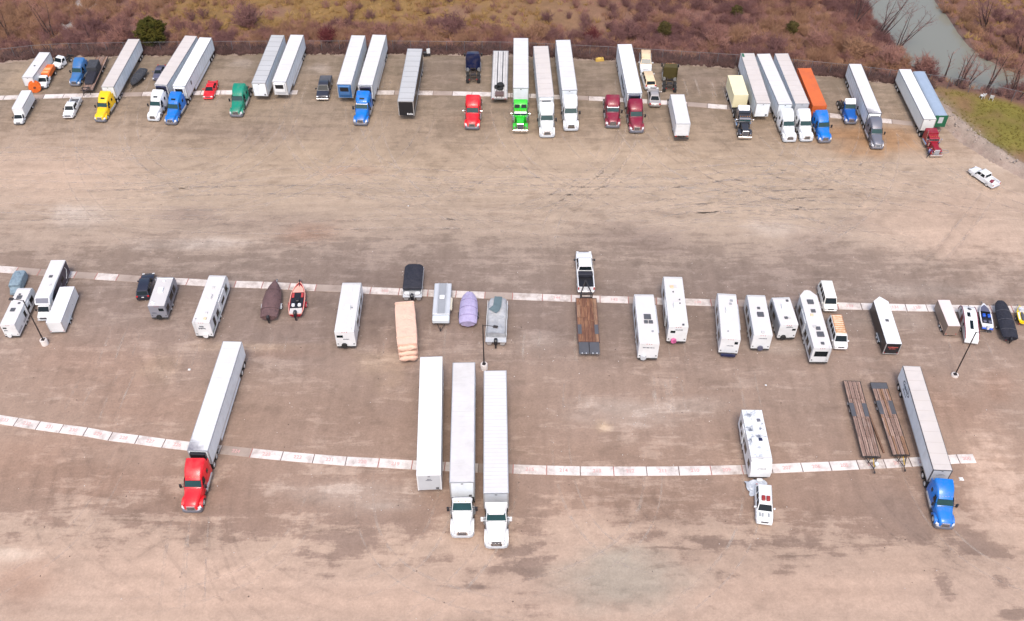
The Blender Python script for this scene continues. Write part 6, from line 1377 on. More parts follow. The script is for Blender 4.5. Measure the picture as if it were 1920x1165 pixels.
for sg in (-1, 1):
    part('headlight', MB().box(sg*.78-.15, sg*.78+.15, -.25, .0, .8, 1.0, .04), LAMP, mh); mirror(mh, sg*1.15, 1.2, 1.4, .45, .14, BLACK)
part('side_graphic', MB().prism([(2.9, .62), (2.9, 2.5), (4.2, 3.05), (L-.05, 3.3), (L-.05, .62)], -w-.012, -w), mat('dark_plum_paint', (.04, .035, .06), .35, var=.15), mh)
part('side_graphic', MB().prism([(2.9, 1.0), (5.5, 1.25), (7.5, 1.9), (5.3, 1.45), (2.9, 1.25)], -w-.02, -w-.012), LGREY, mh)
for d0, d1 in ((3.4, 4.4), (5.2, 6.0), (7.4, 8.6)):
    if d1 < L-.2:
        part('window', MB().box(-w-.04, -w-.02, -d1, -d0, 1.7, 2.4), GLASS, mh); part('window', MB().box(w, w+.02, -d1, -d0, 1.7, 2.4), GLASS, mh)
part('swoosh', MB().path([(-w-.03, -L+1.3, 2.9), (-w-.03, -L+1.0, 2.2), (-w-.03, -L+1.6, 1.4), (-w-.03, -L+2.2, 1.1)], .05, 6), WHITE, mh)
part('rear_cap', MB().box(-w+.1, w-.1, -L-.02, -L, .7, 3.3), GREYT, mh)
part('roof_hatch', MB().box(-.3, .3, -Lb*.55-2.2-.3, -Lb*.55-2.2+.3, 3.5, 3.62, .05), DGREY, mh); part('roof_vent', MB().box(-.75, -.4, -Lb*.33-2.2-.2, -Lb*.33-2.2+.2, 3.5, 3.58, .03), SEAMW, mh)
for a in (1.0, L-2.2):
    for xx in (-.95, .95): wheel(mh, xx, a, .42, .3)
part('underframe', MB().box(-1.0, 1.0, -L+.2, -.4, .38, .56), STEEL, mh)
cargo_trailer('M4', 'plain white cargo trailer with side door, right of the motorhome', H=2.75, W=2.45, side=WHITE, roof=mat('pale_lilac_roof', (.68, .68, .72), .6, var=.05), axle=.68, seams=0,
              tail=lambda r, L, w, H: (part('side_door', MB().box(w, w+.015, -L*.38, -L*.38+.8, .62, 2.4), WHITE, r), part('door_handle', MB().box(w+.015, w+.04, -L*.38+.06, -L*.38+.16, 1.4, 1.5), DGREY, r)))
car('M6', 'dark sport utility car with red tail lights beside the grey camper', mat('dark_blue_black', (.022, .024, .04), .3, var=.1, coat=.3), 'suv', 4.8)
camper('M7', 'short grey sided camper with one square roof unit', H=3.05, side=mat('camper_grey', (.24, .24, .275), .4, var=.1), roof=mat('pale_grey_roof', (.55, .525, .515), .6, var=.05), ac=.5, vents=((0, .2, .25, WHITE), (-.7, .9, .25, WHITE), (-.4, .93, .25, WHITE)),
       wins=((1, .2, .32, 1.3, 2.2), (1, .4, .6, 1.4, 2.3), (1, .78, .92, 1.3, 2.1)), rear_win=(.15, .75, 1.95, 2.5), spare=-.05, sparem=RUBBER, letters=(-.75, -.2, 1.5, 1.7, 1), stripe=DGREY, endcap=WHITE)
camper('M8', 'long white camper with rear ladder and white spare wheel cover', H=3.4, ac=.5, acm=ROOFC, vents=((.1, .3, .25, SEAMW), (.45, .93, .3, TANV), (.35, .82, .3, SEAMW), (-.8, .94, .1, GREYP)), wins=((1, .12, .2, 1.4, 2.4), (1, .3, .36, 1.3, 2.3), (1, .44, .52, 1.5, 2.2), (1, .62, .7, 1.4, 2.2), (1, .8, .86, 1.2, 2.6)),
       spare=.18, ladder=-.82, letters=(-.45, .35, 2.0, 2.75, 2), stripe=DGREEN, slide=(1, .25, .55), seed=7)
for key, lab, cov, kw in (('M9', 'boat under a dark brown cover left of the red boat', BROWNC, dict(W=2.45, wind=.28, seed=3)), ('M15', 'boat under a bright lilac cover between two grey rigs', LILAC, dict(W=2.2, crown=.6, seed=5, motor=False, blunt=True)), ('M32', 'boat under a smooth black cover at the far right', BLACKC, dict(W=2.6, crown=.55, seed=6, motor=True, zk=.6, zs=1.4, blunt=True))):
    covered_boat(key, lab, cov, **kw)
boat_trailer('M9', 'trailer with white fender under the brown covered boat', W=2.6, mt=LGREY)
boat_trailer('M15', 'trailer under the lilac covered boat', W=2.3, mt=STEEL)
boat_trailer('M32', 'trailer under the black covered boat', W=2.6, mt=STEEL)
# open red bass boat
x, y, rz, L, s = PL['M10']; L /= s; W = 2.15
bo = thing('bass_boat', 'open red bass boat with pale deck and black outboard', 'boat', x, y, rz, s)
pr = [(0, .06, .5), (.08, .38, .22), (.2, .68, .08), (.36, .92, .0), (.55, 1, 0), (.85, .98, 0), (1, .8, .05)]
part('hull', MB().loft([hull_ring(L*f, W*k, .5+dz*.6, 1.05) for f, k, dz in pr]), HULLR, bo, 50)
gun = MB()
for sg in (-1, 1):
    pts = [(sg*W*k*.47, -L*f, 1.10) for f, k, dz in pr]; gun.path(pts, .06, 6)
gun.tube((-W*.8*.47, -L, 1.1), (W*.8*.47, -L, 1.1), .06, n=6); part('gunwale', gun, PINK, bo, 50)
part('bow_deck', MB().loft([[(0, -L*.07, z), (W*.26, -L*.2, z), (W*.36, -L*.33, z), (-W*.36, -L*.33, z), (-W*.26, -L*.2, z)] for z in (1.082, 1.105)]), PINK, bo)
part('cockpit', MB().box(-W*.40, W*.40, -L*.82, -L*.335, 1.082, 1.094), BLACK, bo)
for sg in (-1, 1):
    part('seat', MB().box(sg*.42-.22, sg*.42+.22, -L*.79, -L*.71, 1.1, 1.42, .08), SKIW, bo); part('side_cushion', MB().box(sg*.62-.16, sg*.62+.16, -L*.5, -L*.36, 1.1, 1.2, .04), mat('cushion_red', (.45, .05, .05), .7), bo)
part('console', MB().box(-.15, .35, -L*.66, -L*.55, 1.1, 1.5, .08), BLACK, bo)
part('stern_deck', MB().box(-W*.38, W*.38, -L*.985, -L*.825, 1.082, 1.12), mat('grey_deck', (.55, .52, .50), .8), bo)
part('trolling_motor', MB().tube((.05, -L*.15, 1.2), (0, .15, 1.25), .05, n=6).box(-.1, .1, -.05, .2, 1.15, 1.4, .03), BLACK, bo)
part('outboard_motor', MB().loft([ring(L-.25, .4, 1.1, 1.6, .12), ring(L+.2, .46, 1.0, 1.75, .14), ring(L+.45, .36, 1.05, 1.6, .12)]).box(-.1, .1, -L-.45, -L-.15, .3, 1.0), BLACK, bo, 45)
boat_trailer('M10', 'dark red trailer under the open red bass boat', W=2.3, mt=HULLR)
camper('M11', 'white camper standing alone left of the peach tarpaulin', H=3.3, ac=.55, vents=((.05, .2, .28, WHITE), (.55, .55, .12, GREYP), (.5, .85, .3, WHITE), (.6, .97, .35, WHITE), (.45, .73, .2, WHITE)), wins=((1, .18, .28, 1.3, 2.3), (1, .4, .5, 1.4, 2.2), (1, .6, .7, 1.4, 2.2)), rear_win=(-.85, -.2, 2.2, 2.6), spare=-.18, sparem=RUBBER,
       letters=(-.2, .4, 1.8, 2.05, 1), awning=1, stripe=LGREY, seed=9)
# pontoon with black canopy
def pontoon(key, label, cover, W=2.3, lift=0.0):
    x, y, rz, L, s = PL[key]; L = L/s
    r = thing('pontoon_boat', label, 'boat', x, y, rz, s)
    for sg in (-1, 1):
        part('float', MB().tube((sg*.8, -.35, .62), (sg*.8, -L-.6, .62), .30, n=12).tube((sg*.8, .25, .72), (sg*.8, -.35, .62), .06, .30, 12), ALU, r, 45)
    part('deck', MB().box(-W/2, W/2, -L-.7, -.1, .93, 1.02), LGREY, r)
    fn_ = MB()
    for sg in (-1, 1): fn_.box(min(sg*(W/2-.05), sg*W/2), max(sg*(W/2-.05), sg*W/2), -L-.1, -.3, 1.02, 1.6)
    part('side_fence', fn_, WHITE, r)
    cover(r, L, W)
    part('outboard_motor', MB().loft([ring(L+.55, .4, 1.0, 1.55, .12), ring(L+.95, .46, .95, 1.65, .14), ring(L+1.15, .36, 1.0, 1.5, .12)]).box(-.1, .1, -L-1.1, -L-.8, .3, 1.0), BLACK, r, 45)
    return r
def canopy(r, L, W):
    base = [(-W*.5, -L+.05), (W*.5, -L+.05), (W*.5, -.75), (W*.46, -.35), (W*.34, -.08), (0, 0), (-W*.34, -.08), (-W*.46, -.35), (-W*.5, -.75)]
    part('canopy', MB().loft([[(p[0], p[1], 1.62) for p in base], [(p[0]*1.01, p[1]*1.0, 1.85) for p in base], [(p[0]*.88, p[1]*.95-.08, 1.98) for p in base]]), BLACKC, r, 45)
    for sg in (-1, 1): part('stern_seat', MB().box(sg*.7-.32, sg*.7+.32, -L-.5, -L-.02, 1.02, 1.42, .06), WHITE, r); part('ladder_post', MB().tube((sg*.3, -L-.75, .6), (sg*.3, -L-.65, 1.5), .035, n=6), RIMW, r)
    part('mast', MB().tube((.35, -.15, 1.6), (.38, -.1, 2.7), .02, n=5), DGREY, r)
pontoon('M12', 'pontoon boat under a black canopy behind the peach tarpaulin', canopy, W=2.45)
boat_trailer('M12', 'trailer under the black-canopied pontoon boat', W=2.2, extra=.6)
def grey_tarp(r, L, W):
    rn = random.Random(12); rings = []
    for i in range(11):
        f = i/10; h = 1.75+.25*math.sin(f*math.pi*2.3)+rn.uniform(-.06, .06); ww = W*(.92 if i in (0, 10) else 1.0)
        q = ring(L*f-.02, ww+.06, .85, h, .3, ww*.85); rings.append([(p[0]+rn.uniform(-.05, .05), p[1]+rn.uniform(-.04, .04), p[2]+rn.uniform(-.05, .05)) for p in q])
    part('tarp', MB().loft(rings), GREYC, r, 50)
    # sagging teal centre panel
    part('tarp_patch', MB().add([(-.4, -.05, 2.10), (.55, -.08, 2.08), (.5, -L*.3, 2.16), (.3, -L*.42, 2.12), (-.1, -L*.48, 2.08), (-1.05, -L*.36, 1.99), (-.5, -L*.27, 2.16)], [(0, 1, 2, 6), (2, 3, 4, 6), (6, 4, 5)]), TEALC, r)
pontoon('M16', 'pontoon boat under a sagging grey tarpaulin beside the middle light pole', grey_tarp, W=2.5)
boat_trailer('M16', 'trailer under the grey tarped pontoon boat', W=2.2, extra=.6)
# peach tarped rig with folded tail
t, L = tarp_block('M13', 'tall rig wrapped in a bright peach tarpaulin', PEACH, 2.5, 2.95, seed=4, r=.12, zb=.5, n=12, jit=.4)
for i, (z, hh, dd) in enumerate(((2.28, .42, .12), (1.52, .40, .28), (.86, .42, .50))):
    rg = []
    for u in np.linspace(-1, 1, 11):
        e = max(.12, (1-abs(u)**4)**.5)*(1+.12*math.sin(u*7+i*2)); ww = 1.22-.03*i
        rg.append([(u*ww, -L-dd+.30*e*math.cos(a), z+hh*e*math.sin(a)+.06*math.sin(u*4+i)) for a in [2*math.pi*k/10 for k in range(10)]])
    part('tarp_fold', MB().loft(rg), PEACH, t, 60)
part('ridge_seam', MB().box(-1.24, 1.24, -.42, -.36, 2.9, 2.99), PEACH, t); part('ridge_seam', MB().box(-1.26, 1.26, -L+1.1, -L+1.16, 2.9, 2.99), PEACH, t)
for a in (L*.55, L*.67):
    for xx in (-1.0, 1.0): wheel(t, xx, a, .34, .22)
# pop-up camper
x, y, rz, L, s = PL['M14']; L /= s; w = 1.05
pu = thing('popup_camper', 'low folded grey pop-up camper with square roof hatch', 'camper', x, y, rz, s)
part('tub', MB().box(-w, w, -L, -.25, .5, 1.1, .05), GREYP, pu)
part('roof', MB().box(-w-.04, w+.04, -L-.02, -.9, 1.1, 1.5, .08), LGREY, pu)
part('front_box', MB().box(-w-.02, w+.02, -.88, .0, .7, 1.38, .1), mat('pale_blue_white', (.62, .68, .72), .4, var=.05), pu)
for xx in (-.52, .52): part('roof_rail', MB().box(xx-.06, xx+.06, -L+.05, -1.0, 1.5, 1.57), RIMW, pu)
part('roof_centre', MB().box(-.44, .44, -L+.05, -1.0, 1.5, 1.52), GREYP, pu); part('roof_hatch', MB().box(-.33, .33, -L*.60-.3, -L*.60+.35, 1.52, 1.68, .06), WHITE, pu)
part('awning_bag', MB().tube((-w-.14, -L*.62, 1.2), (-w-.14, -L*.30, 1.2), .14, n=8), mat('cream_bag', (.62, .56, .44), .8), pu, 40)
for xx in (-w+.05, w-.05): wheel(pu, xx, L*.55, .32, .2)
part('tongue', MB().tube((-.5, -.3, .45), (0, 1.0, .45), .045, n=6).tube((.5, -.3, .45), (0, 1.0, .45), .045, n=6).tube((0, .75, .1), (0, .75, .9), .04, n=6), STEEL, pu)
# pickup with gooseneck trailer
pk = pickup('M18', 'white pickup truck coupled to the red brown flatbed', WHITE, 6.3)
part('cargo_net', MB().box(-.84, .84, -4.35, -3.68, .8, 1.32, .06), BLACKC, pk)
part('bed_liner', MB().box(-.845, .845, -6.2, -3.68, .762, .775), BLACK, pk)
ft_ = flatbed('M19', 'red brown timber gooseneck flatbed with black folded ramps', W=2.55, woods=WOODR, edge_woods=[WOOD[3], WOODR[1]], gap=.014, n=6, seg=3, plates=((-1.275, -.80, 4.6, 6.2), (.80, 1.275, 4.6, 6.2)), tongue='goose', neck=2.6, axles=(.62, .75), zd=.92, edge=mat('brown_steel', (.10, .05, .045), .6, var=.2))
x, y, rz, L, s = PL['M19']; L /= s
for sg in (-1, 1):
    rp = part('ramp', MB().box(min(sg*.03, sg*1.25), max(sg*.03, sg*1.25), -L-2.0, -L-.1, .80, .95, .03), DGREY, ft_)
    for i in range(2): part('hinge', MB().box(sg*(.4+.5*i)-.07, sg*(.4+.5*i)+.07, -L-2.06, -L-1.85, .95, 1.0), RIMW, rp)
ws = ((-1, .2, .3, 1.4, 2.3), (-1, .42, .55, 1.5, 2.2), (-1, .7, .85, 1.4, 2.2), (1, .3, .4, 1.5, 2.2))
camper('M20', 'white camper with three dark roof openings right of the brown flatbed', H=3.3, ac=None, vents=((.1, .50, .5, DGREY), (-.15, .60, .28, DGREY), (.45, .6, .3, DGREY), (.55, .78, .15, GREYP)), wins=ws, letters=(-.6, .6, 2.4, 2.65, 1), spare=-.45, sparem=LGREY, awning=1, stripe=LGREY, seed=11)
camper('M21', 'white camper set back with a pink and white spare wheel cover', H=3.35, ac=.62, vents=((-.3, .25, .35, TANV), (.1, .25, .3, SEAMW), (.5, .5, .1, DGREY), (.5, .57, .1, DGREY), (-.2, .35, .1, DGREY), (.6, .97, .15, DGREY)), wins=ws, rear_win=(-.75, -.25, 2.15, 2.55), letters=(-.3, .5, 2.65, 2.85, 1), spare=-.3, sparem=mat('pink_cover', (.55, .12, .28), .6, var=.6, vscale=2.0), seed=12, slide=(-1, .45, .75))
camper('M22', 'white camper with black cargo rack on its rear bumper', H=3.3, ac=.42, vents=((.5, .2, .2, GREYP), (.35, .27, .18, GREYP), (-.3, .85, .12, GREYP)), wins=ws, rear_win=(.45, .8, 2.3, 2.75), letters=(-.3, .4, 1.9, 2.1, 1), rear_rack=True, seed=13, awning=1, marks=True)
camper('M23', 'white camper with one grey solar panel and dark dome on its roof', H=3.3, ac=None, vents=((.0, .38, .22, DGREY), (.1, .53, .5, DGREY), (.0, .95, .3, SEAMW)), wins=ws, letters=(-.4, .5, 2.5, 2.7, 1), spare=.0, sparem=PURPG, seed=14)
x, y, rz, L, s = PL['M23']
camper('M24', 'shorter white camper with grey side band between two longer campers', H=3.2, ac=.4, vents=((.7, .2, .2, DGREY), (-.2, .78, .25, DGREY), (.25, .78, .25, SEAMW)), side=WHITE, wins=((-1, .1, .22, 1.4, 2.3), (-1, .4, .55, 1.5, 2.2)), stripe=GREYP, side_band=GREYP, rear_win=(.45, .85, 2.0, 2.35), letters=(-.3, .5, 2.6, 2.85, 2), spare=-.35, sparem=RUBBER, seed=15)
camper('M25', 'long fifth-wheel camper with pointed front and big dark rear window', H=3.5, nose='vee', side=mat('camper_ivory', (.66, .67, .68), .4, var=.08), ac=None, vents=((.0, .22, .5, DGREY), (.05, .38, .35, DGREY), (.05, .68, .35, DGREY), (.15, .78, .55, DGREY), (-.3, .45, .3, TANV), (-.35, .65, .35, SEAMW), (.1, .93, .25, DGREY)),
       wins=((-1, .2, .32, 1.5, 2.5), (-1, .38, .5, 1.5, 2.4), (-1, .6, .66, 1.4, 2.2), (-1, .72, .8, 1.4, 2.3), (-1, .88, .95, 1.3, 2.4)), rear_win=(-.72, .72, 1.75, 2.75), ladder=.86, slide=(-1, .3, .55), stripe=DGREY, seed=16, jack=False)
car('M26', 'white passenger van parked ahead of the strip, facing the camera', mat('cream_van', (.78, .76, .70), .35, var=.04), 'van', 5.0, s=.86, cat='van')
vn = car('M27', 'white work van with rusty orange roof rack', WHITE, 'van', 5.4, s=.85, cat='van')
vn.location.y -= 1.0
part('rusty_roof', MB().box(-.76, .76, -5.1, -1.5, 2.1, 2.115), mat('rusty_white_roof', (.75, .62, .45), .8, var=.15, dirt=(.55, .20, .04), dscale=1.0, damt=.95, vscale=3), vn)
rk = MB()
for sg in (-1, 1): rk.tube((sg*.7, -5.0, 2.22), (sg*.7, -1.6, 2.22), .03, n=6)
for d in np.arange(1.7, 5.1, .42): rk.tube((-.7, -d, 2.24), (.7, -d, 2.24), .03, n=6)
for d in (1.9, 3.3, 4.7):
    for sg in (-1, 1): rk.tube((sg*.7, -d, 2.1), (sg*.7, -d, 2.22), .03, n=6)
part('roof_rack', rk, mat('rusty_orange_rack', (.50, .18, .05), .7, var=.3), vn)
for q in ('M26', 'M27'): pass
vv = [o for o in bpy.data.objects if o.name.startswith('passenger_van') and o.parent is None]
vv[0].location.y -= 1.1
def sign_tail(r, L, w, H):
    part('lettering', lettering(-.75, .75, 1.75, 2.05, 1, 21, lambda u, v: (u, -L-.025, v), 12), REDINK, r)
    part('lettering', lettering(-.45, .45, 1.45, 1.68, 1, 22, lambda u, v: (u, -L-.025, v), 6), REDINK, r)
cargo_trailer('M28', 'black sided cargo trailer with white roof and pointed nose', H=2.6, W=2.25, side=BLACK, roof=WHITE, nose='vee', vent=.52, seams=5, tail=sign_tail, rear=BLACK, axle=.7)
cargo_trailer('M29', 'tan cargo trailer with pale pink roof at right', H=2.5, W=1.95, side=TAN, roof=mat('pale_pink_roof', (.70, .60, .58), .6, var=.05), axle=.72, ledge=mat('tan_trim', (.30, .22, .18), .5))
# teardrop camper
x, y, rz, L, s = PL['M30']; L /= s; w = 1.05
td = thing('teardrop_camper', 'white teardrop camper with maroon side trim at right', 'camper', x, y, rz, s)
prof = [(0, .9), (.15, 1.6), (.55, 2.1), (1.2, 2.4), (2.2, 2.5), (3.4, 2.4), (4.6, 2.1), (L-1.0, 1.75), (L-.2, 1.25), (L, .6), (.3, .6)]
part('body', MB().prism(prof, -w, w), WHITE, td, 40)
for sg in (-1, 1):
    part('side_trim', MB().path([(sg*(w+.01), -d, z) for d, z in prof[:-2]], .07, 6), MAROON, td)
    part('door', MB().box(min(sg*w, sg*(w+.02)), max(sg*w, sg*(w+.02)), -3.2, -2.2, .7, 2.0), MAROON, td); part('window', MB().tube((sg*w, -1.3, 1.7), (sg*(w+.03), -1.3, 1.7), .3, n=14), GLASS, td); part('window', MB().tube((sg*w, -4.3, 1.5), (sg*(w+.03), -4.3, 1.5), .28, n=14), GLASS, td)
    wheel(td, sg*(w+.0), L*.6, .34, .2)
def on_top(d): return float(np.interp(d, [p[0] for p in prof[:-2]], [p[1] for p in prof[:-2]]))
part('roof_fan', MB().tube((.0, -1.55, on_top(1.55)-.02), (.05, -1.5, on_top(1.55)+.12), .32, n=14), DGREY, td)
for nm, d0, d1, xx in (('roof_window', 2.4, 3.3, -.3), ('roof_window', 4.0, 5.6, .0)):
    part(nm, MB().pane((xx-.25, -d0, on_top(d0)+.03), (xx+.25, -d0, on_top(d0)+.03), (xx+.25, -d1, on_top(d1)+.04), (xx-.25, -d1, on_top(d1)+.04), .02), GLASS, td)
part('bumper', MB().box(-w, w, -L-.1, -L+.02, .5, .62), RIMW, td); part('tongue', MB().tube((-.4, -.2, .5), (0, .9, .5), .045, n=6).tube((.4, -.2, .5), (0, .9, .5), .045, n=6), STEEL, td)
# small runabout and personal watercraft
def runabout(key, label, hull, deck, accent, W=2.0, name='runabout_boat', cat='boat'):
    x, y, rz, L, s = PL[key]; L = L/s
    r = thing(name, label, cat, x, y, rz, s)
    pr = [(0, .10, .5), (.1, .46, .22), (.25, .78, .08), (.45, 1, .0), (.8, 1, 0), (1, .9, .05)]
    part('hull', MB().loft([hull_ring(L*f, W*k, .5+dz*.6, 1.1) for f, k, dz in pr]), hull, r, 50)
    part('deck', MB().loft([[(0, -L*.06, z), (W*.30, -L*.2, z), (W*.40, -L*.36, z), (-W*.40, -L*.36, z), (-W*.30, -L*.2, z)] for z in (1.13, 1.17)]), deck, r)
    part('cockpit_floor', MB().box(-W*.40, W*.40, -L*.86, -L*.365, 1.132, 1.142), BLACK, r)
    for sg in (-1, 1):
        part('seat', MB().box(sg*.4-.24, sg*.4+.24, -L*.62, -L*.5, 1.14, 1.5, .08), accent, r); part('rear_seat', MB().box(sg*.4-.26, sg*.4+.26, -L*.84, -L*.76, 1.14, 1.42, .08), deck, r)
    part('windscreen', MB().pane((-W*.38, -L*.37, 1.17), (W*.38, -L*.37, 1.17), (W*.30, -L*.43, 1.5), (-W*.30, -L*.43, 1.5), .015), GLASS, r)
    part('stern_platform', MB().box(-W*.44, W*.44, -L-.35, -L+.02, .8, .9, .03), accent, r)
    part('outboard_motor', MB().loft([ring(L+.0, .36, 1.0, 1.45, .12), ring(L+.4, .4, .95, 1.55, .12)]).box(-.08, .08, -L-.45, -L-.2, .35, 1.0), SKIW, r, 45)
    return r
runabout('M31', 'small white and blue runabout beside the teardrop camper', SKIW, PURPG, HULLB)
boat_trailer('M31', 'trailer under the small blue runabout', W=1.9)
x, y, rz, L, s = PL['M33']; L /= s
pw = thing('personal_watercraft', 'yellow and white personal watercraft at the right edge', 'watercraft', x, y, rz, s*1.25)
part('hull', MB().loft([hull_ring(L*.8*f, 1.25*k, .5+dz*.4, .95) for f, k, dz in [(0, .12, .5), (.15, .6, .2), (.4, 1, 0), (.85, 1, 0), (1, .85, 0)]]), YELP, pw, 50)
part('seat', MB().loft([ring(L*.36, .3, .95, 1.15, .08), ring(L*.5, .42, .95, 1.3, .1), ring(L*.75, .4, .95, 1.2, .1)]), DGREY, pw, 45)
part('cowl', MB().loft([ring(L*.06, .3, .95, 1.05, .08), ring(L*.2, .75, .95, 1.28, .15), ring(L*.34, .6, .95, 1.45, .15)]), SKIW, pw, 50)
part('handlebar', MB().tube((-.38, -L*.33, 1.42), (.38, -L*.33, 1.42), .035, n=6), BLACK, pw)
for sg in (-1, 1): part('side_decal', MB().box(sg*.42-.1, sg*.42+.1, -L*.7, -L*.35, .985, 1.0), SKIW, pw)
boat_trailer('M33', 'trailer under the yellow watercraft', W=1.5)

# ================================================================== light poles
for (x, y, a, lab) in ((-56.6, 80.2, 172, 'dark light pole on a concrete base beside the white camper at left'), (-3.3, 76.3, -12, 'dark light pole rising behind the ribbed-roof front-row trailer'), (52.1, 75.2, 4, 'dark light pole on a concrete base right of the black cargo trailer')):
    r = thing('light_pole', lab, 'light pole', x, y, a, 1, 'lot light poles')
    hb = .8 if x < 0 else .22
    part('concrete_base', MB().lathe_z([(-.2, .42), (hb-.05, .42), (hb, .38), (hb, .05)], 20), CONCW, r, 40)
    part('base_plate', MB().box(-.2, .2, -.2, .2, hb, hb+.04), POLE, r)
    part('pole', MB().tube((0, 0, hb+.02), (0, 0, 7.5), .085, .065, 10), POLE, r, 50)
    part('arm', MB().path([(0, 0, 7.35), (.45, 0, 7.5), (1.25, 0, 7.5)], .04, 6), POLE, r)
    lh = part('lamp_head', MB().box(1.2, 1.75, -.2, .2, 7.42, 7.58, .05), POLE, r); part('lens', MB().box(1.27, 1.68, -.15, .15, 7.40, 7.418), LAMP, lh)

# ================================================================== vegetation
def leaf_mat(name, c1, c2, scale=.25, rough=.9):
    m = bpy.data.materials.new(name); m.use_nodes = True; N = m.node_tree.nodes; L = m.node_tree.links; b = N['Principled BSDF']
    b.inputs['Roughness'].default_value = rough; b.inputs['Specular IOR Level'].default_value = .1
    g = N.new('ShaderNodeNewGeometry'); n = N.new('ShaderNodeTexNoise'); n.inputs['Scale'].default_value = scale; n.inputs['Detail'].default_value = 6; n.inputs['Roughness'].default_value = .7
    L.new(g.outputs['Position'], n.inputs['Vector'])
    r = N.new('ShaderNodeValToRGB'); r.color_ramp.elements[0].position = .34; r.color_ramp.elements[1].position = .66
    r.color_ramp.elements[0].color = (*c1, 1); r.color_ramp.elements[1].color = (*c2, 1)
    L.new(n.outputs['Fac'], r.inputs[0]); L.new(r.outputs[0], b.inputs['Base Color'])
    return m
TWIG_RED = leaf_mat('reddish_twigs', (.17, .078, .070), (.36, .195, .155), .12)
TWIG_PUR = leaf_mat('purple_twigs', (.125, .064, .064), (.22, .114, .105), .2)
TWIG_TAN = leaf_mat('tan_twigs', (.23, .122, .082), (.34, .195, .12), .2)
TWIG_DARK = leaf_mat('dark_branches', (.045, .032, .032), (.09, .06, .055), .5)
TWIG_CRIM = leaf_mat('crimson_twigs', (.10, .025, .03), (.17, .05, .05), .5)
GRASS_DRY = leaf_mat('dry_grass', (.20, .108, .045), (.36, .24, .10), .22)
GRASS_GRN = leaf_mat('rough_grass', (.13, .10, .028), (.185, .15, .04), .22)
CEDAR = leaf_mat('cedar_foliage', (.035, .04, .010), (.115, .095, .02), .8)
OLIVEG = leaf_mat('olive_foliage', (.06, .048, .022), (.12, .095, .032), .8)

def np_obj(name, V, F, m, parent=None, kind=None):
    me = bpy.data.meshes.new(name); F = np.asarray(F, np.int32); V = np.asarray(V, np.float32)
    me.vertices.add(len(V)); me.vertices.foreach_set('co', V.ravel())
    k = F.shape[1]; me.loops.add(F.size); me.loops.foreach_set('vertex_index', F.ravel()); me.polygons.add(len(F)); me.polygons.foreach_set('loop_start', np.arange(0, F.size, k, dtype=np.int32))
    me.update(calc_edges=True); me.materials.append(m)
    o = bpy.data.objects.new(name, me); COL.objects.link(o)
    if parent is not None: o.parent = parent
    if kind: o['kind'] = kind
    return o

def spikes(P0, P1, r, rng):
    """one slender three-sided cone per segment"""
    n = len(P0); d = P1-P0; ln = np.linalg.norm(d, axis=1, keepdims=True)+1e-6; d = d/ln
    a = rng.normal(size=(n, 3)); u = np.cross(d, a); u /= np.linalg.norm(u, axis=1, keepdims=True)+1e-6; w = np.cross(d, u)
    r = np.broadcast_to(np.asarray(r, float).reshape(-1, 1), (n, 1))
    b = [P0 + r*(math.cos(t)*u+math.sin(t)*w) for t in (0, 2.094, 4.189)]
    V = np.stack(b+[P1], 1).reshape(-1, 3); i = np.arange(n)*4
    F = np.concatenate([np.stack([i, i+1, i+3], 1), np.stack([i+1, i+2, i+3], 1), np.stack([i+2, i, i+3], 1)])
    return V, F

def shrub_proto(seed, twigs=46, sub=3, h=2.0, spread=1.3):
    g = np.random.default_rng(seed)
    a = g.uniform(0, 6.283, twigs); t = g.uniform(.05, 1, twigs)**.7
    top = np.stack([np.cos(a)*t*spread, np.sin(a)*t*spread, h*(1.05-.45*t*t)*g.uniform(.65, 1.1, twigs)], 1)
    base = np.stack([np.cos(a)*t*.25, np.sin(a)*t*.25, np.zeros(twigs)], 1)
    P0 = [base]; P1 = [top]; R_ = [np.full(twigs, .036)]
    for k in range(sub):
        f = g.uniform(.3, .85, twigs)[:, None]; q = base+(top-base)*f
        e = q + np.stack([g.normal(0, .38, twigs), g.normal(0, .38, twigs), g.uniform(.15, .75, twigs)], 1)*h/2.2
        P0.append(q); P1.append(e); R_.append(np.full(twigs, .028))
    return spikes(np.concatenate(P0), np.concatenate(P1), np.concatenate(R_), g)

def scatter(name, protos, pts, scl, m, kind='stuff', zfun=None, label=None, cat=None):
    g = np.random.default_rng(len(pts)); VV = []; FF = []; o = 0
    z = zfun(pts[:, 0], pts[:, 1])
    for i in range(len(pts)):
        V, F = protos[g.integers(len(protos))]; a = g.uniform(0, 6.283); c, s_ = math.cos(a), math.sin(a); k = scl[i]
        W = np.stack([(V[:, 0]*c-V[:, 1]*s_)*k+pts[i, 0], (V[:, 0]*s_+V[:, 1]*c)*k+pts[i, 1], V[:, 2]*k*g.uniform(.8, 1.15)+z[i]-.05], 1)
        VV.append(W); FF.append(F+o); o += len(V)
    ob = np_obj(name, np.concatenate(VV), np.concatenate(FF), m, kind=kind)
    tag(ob, label, cat); return ob

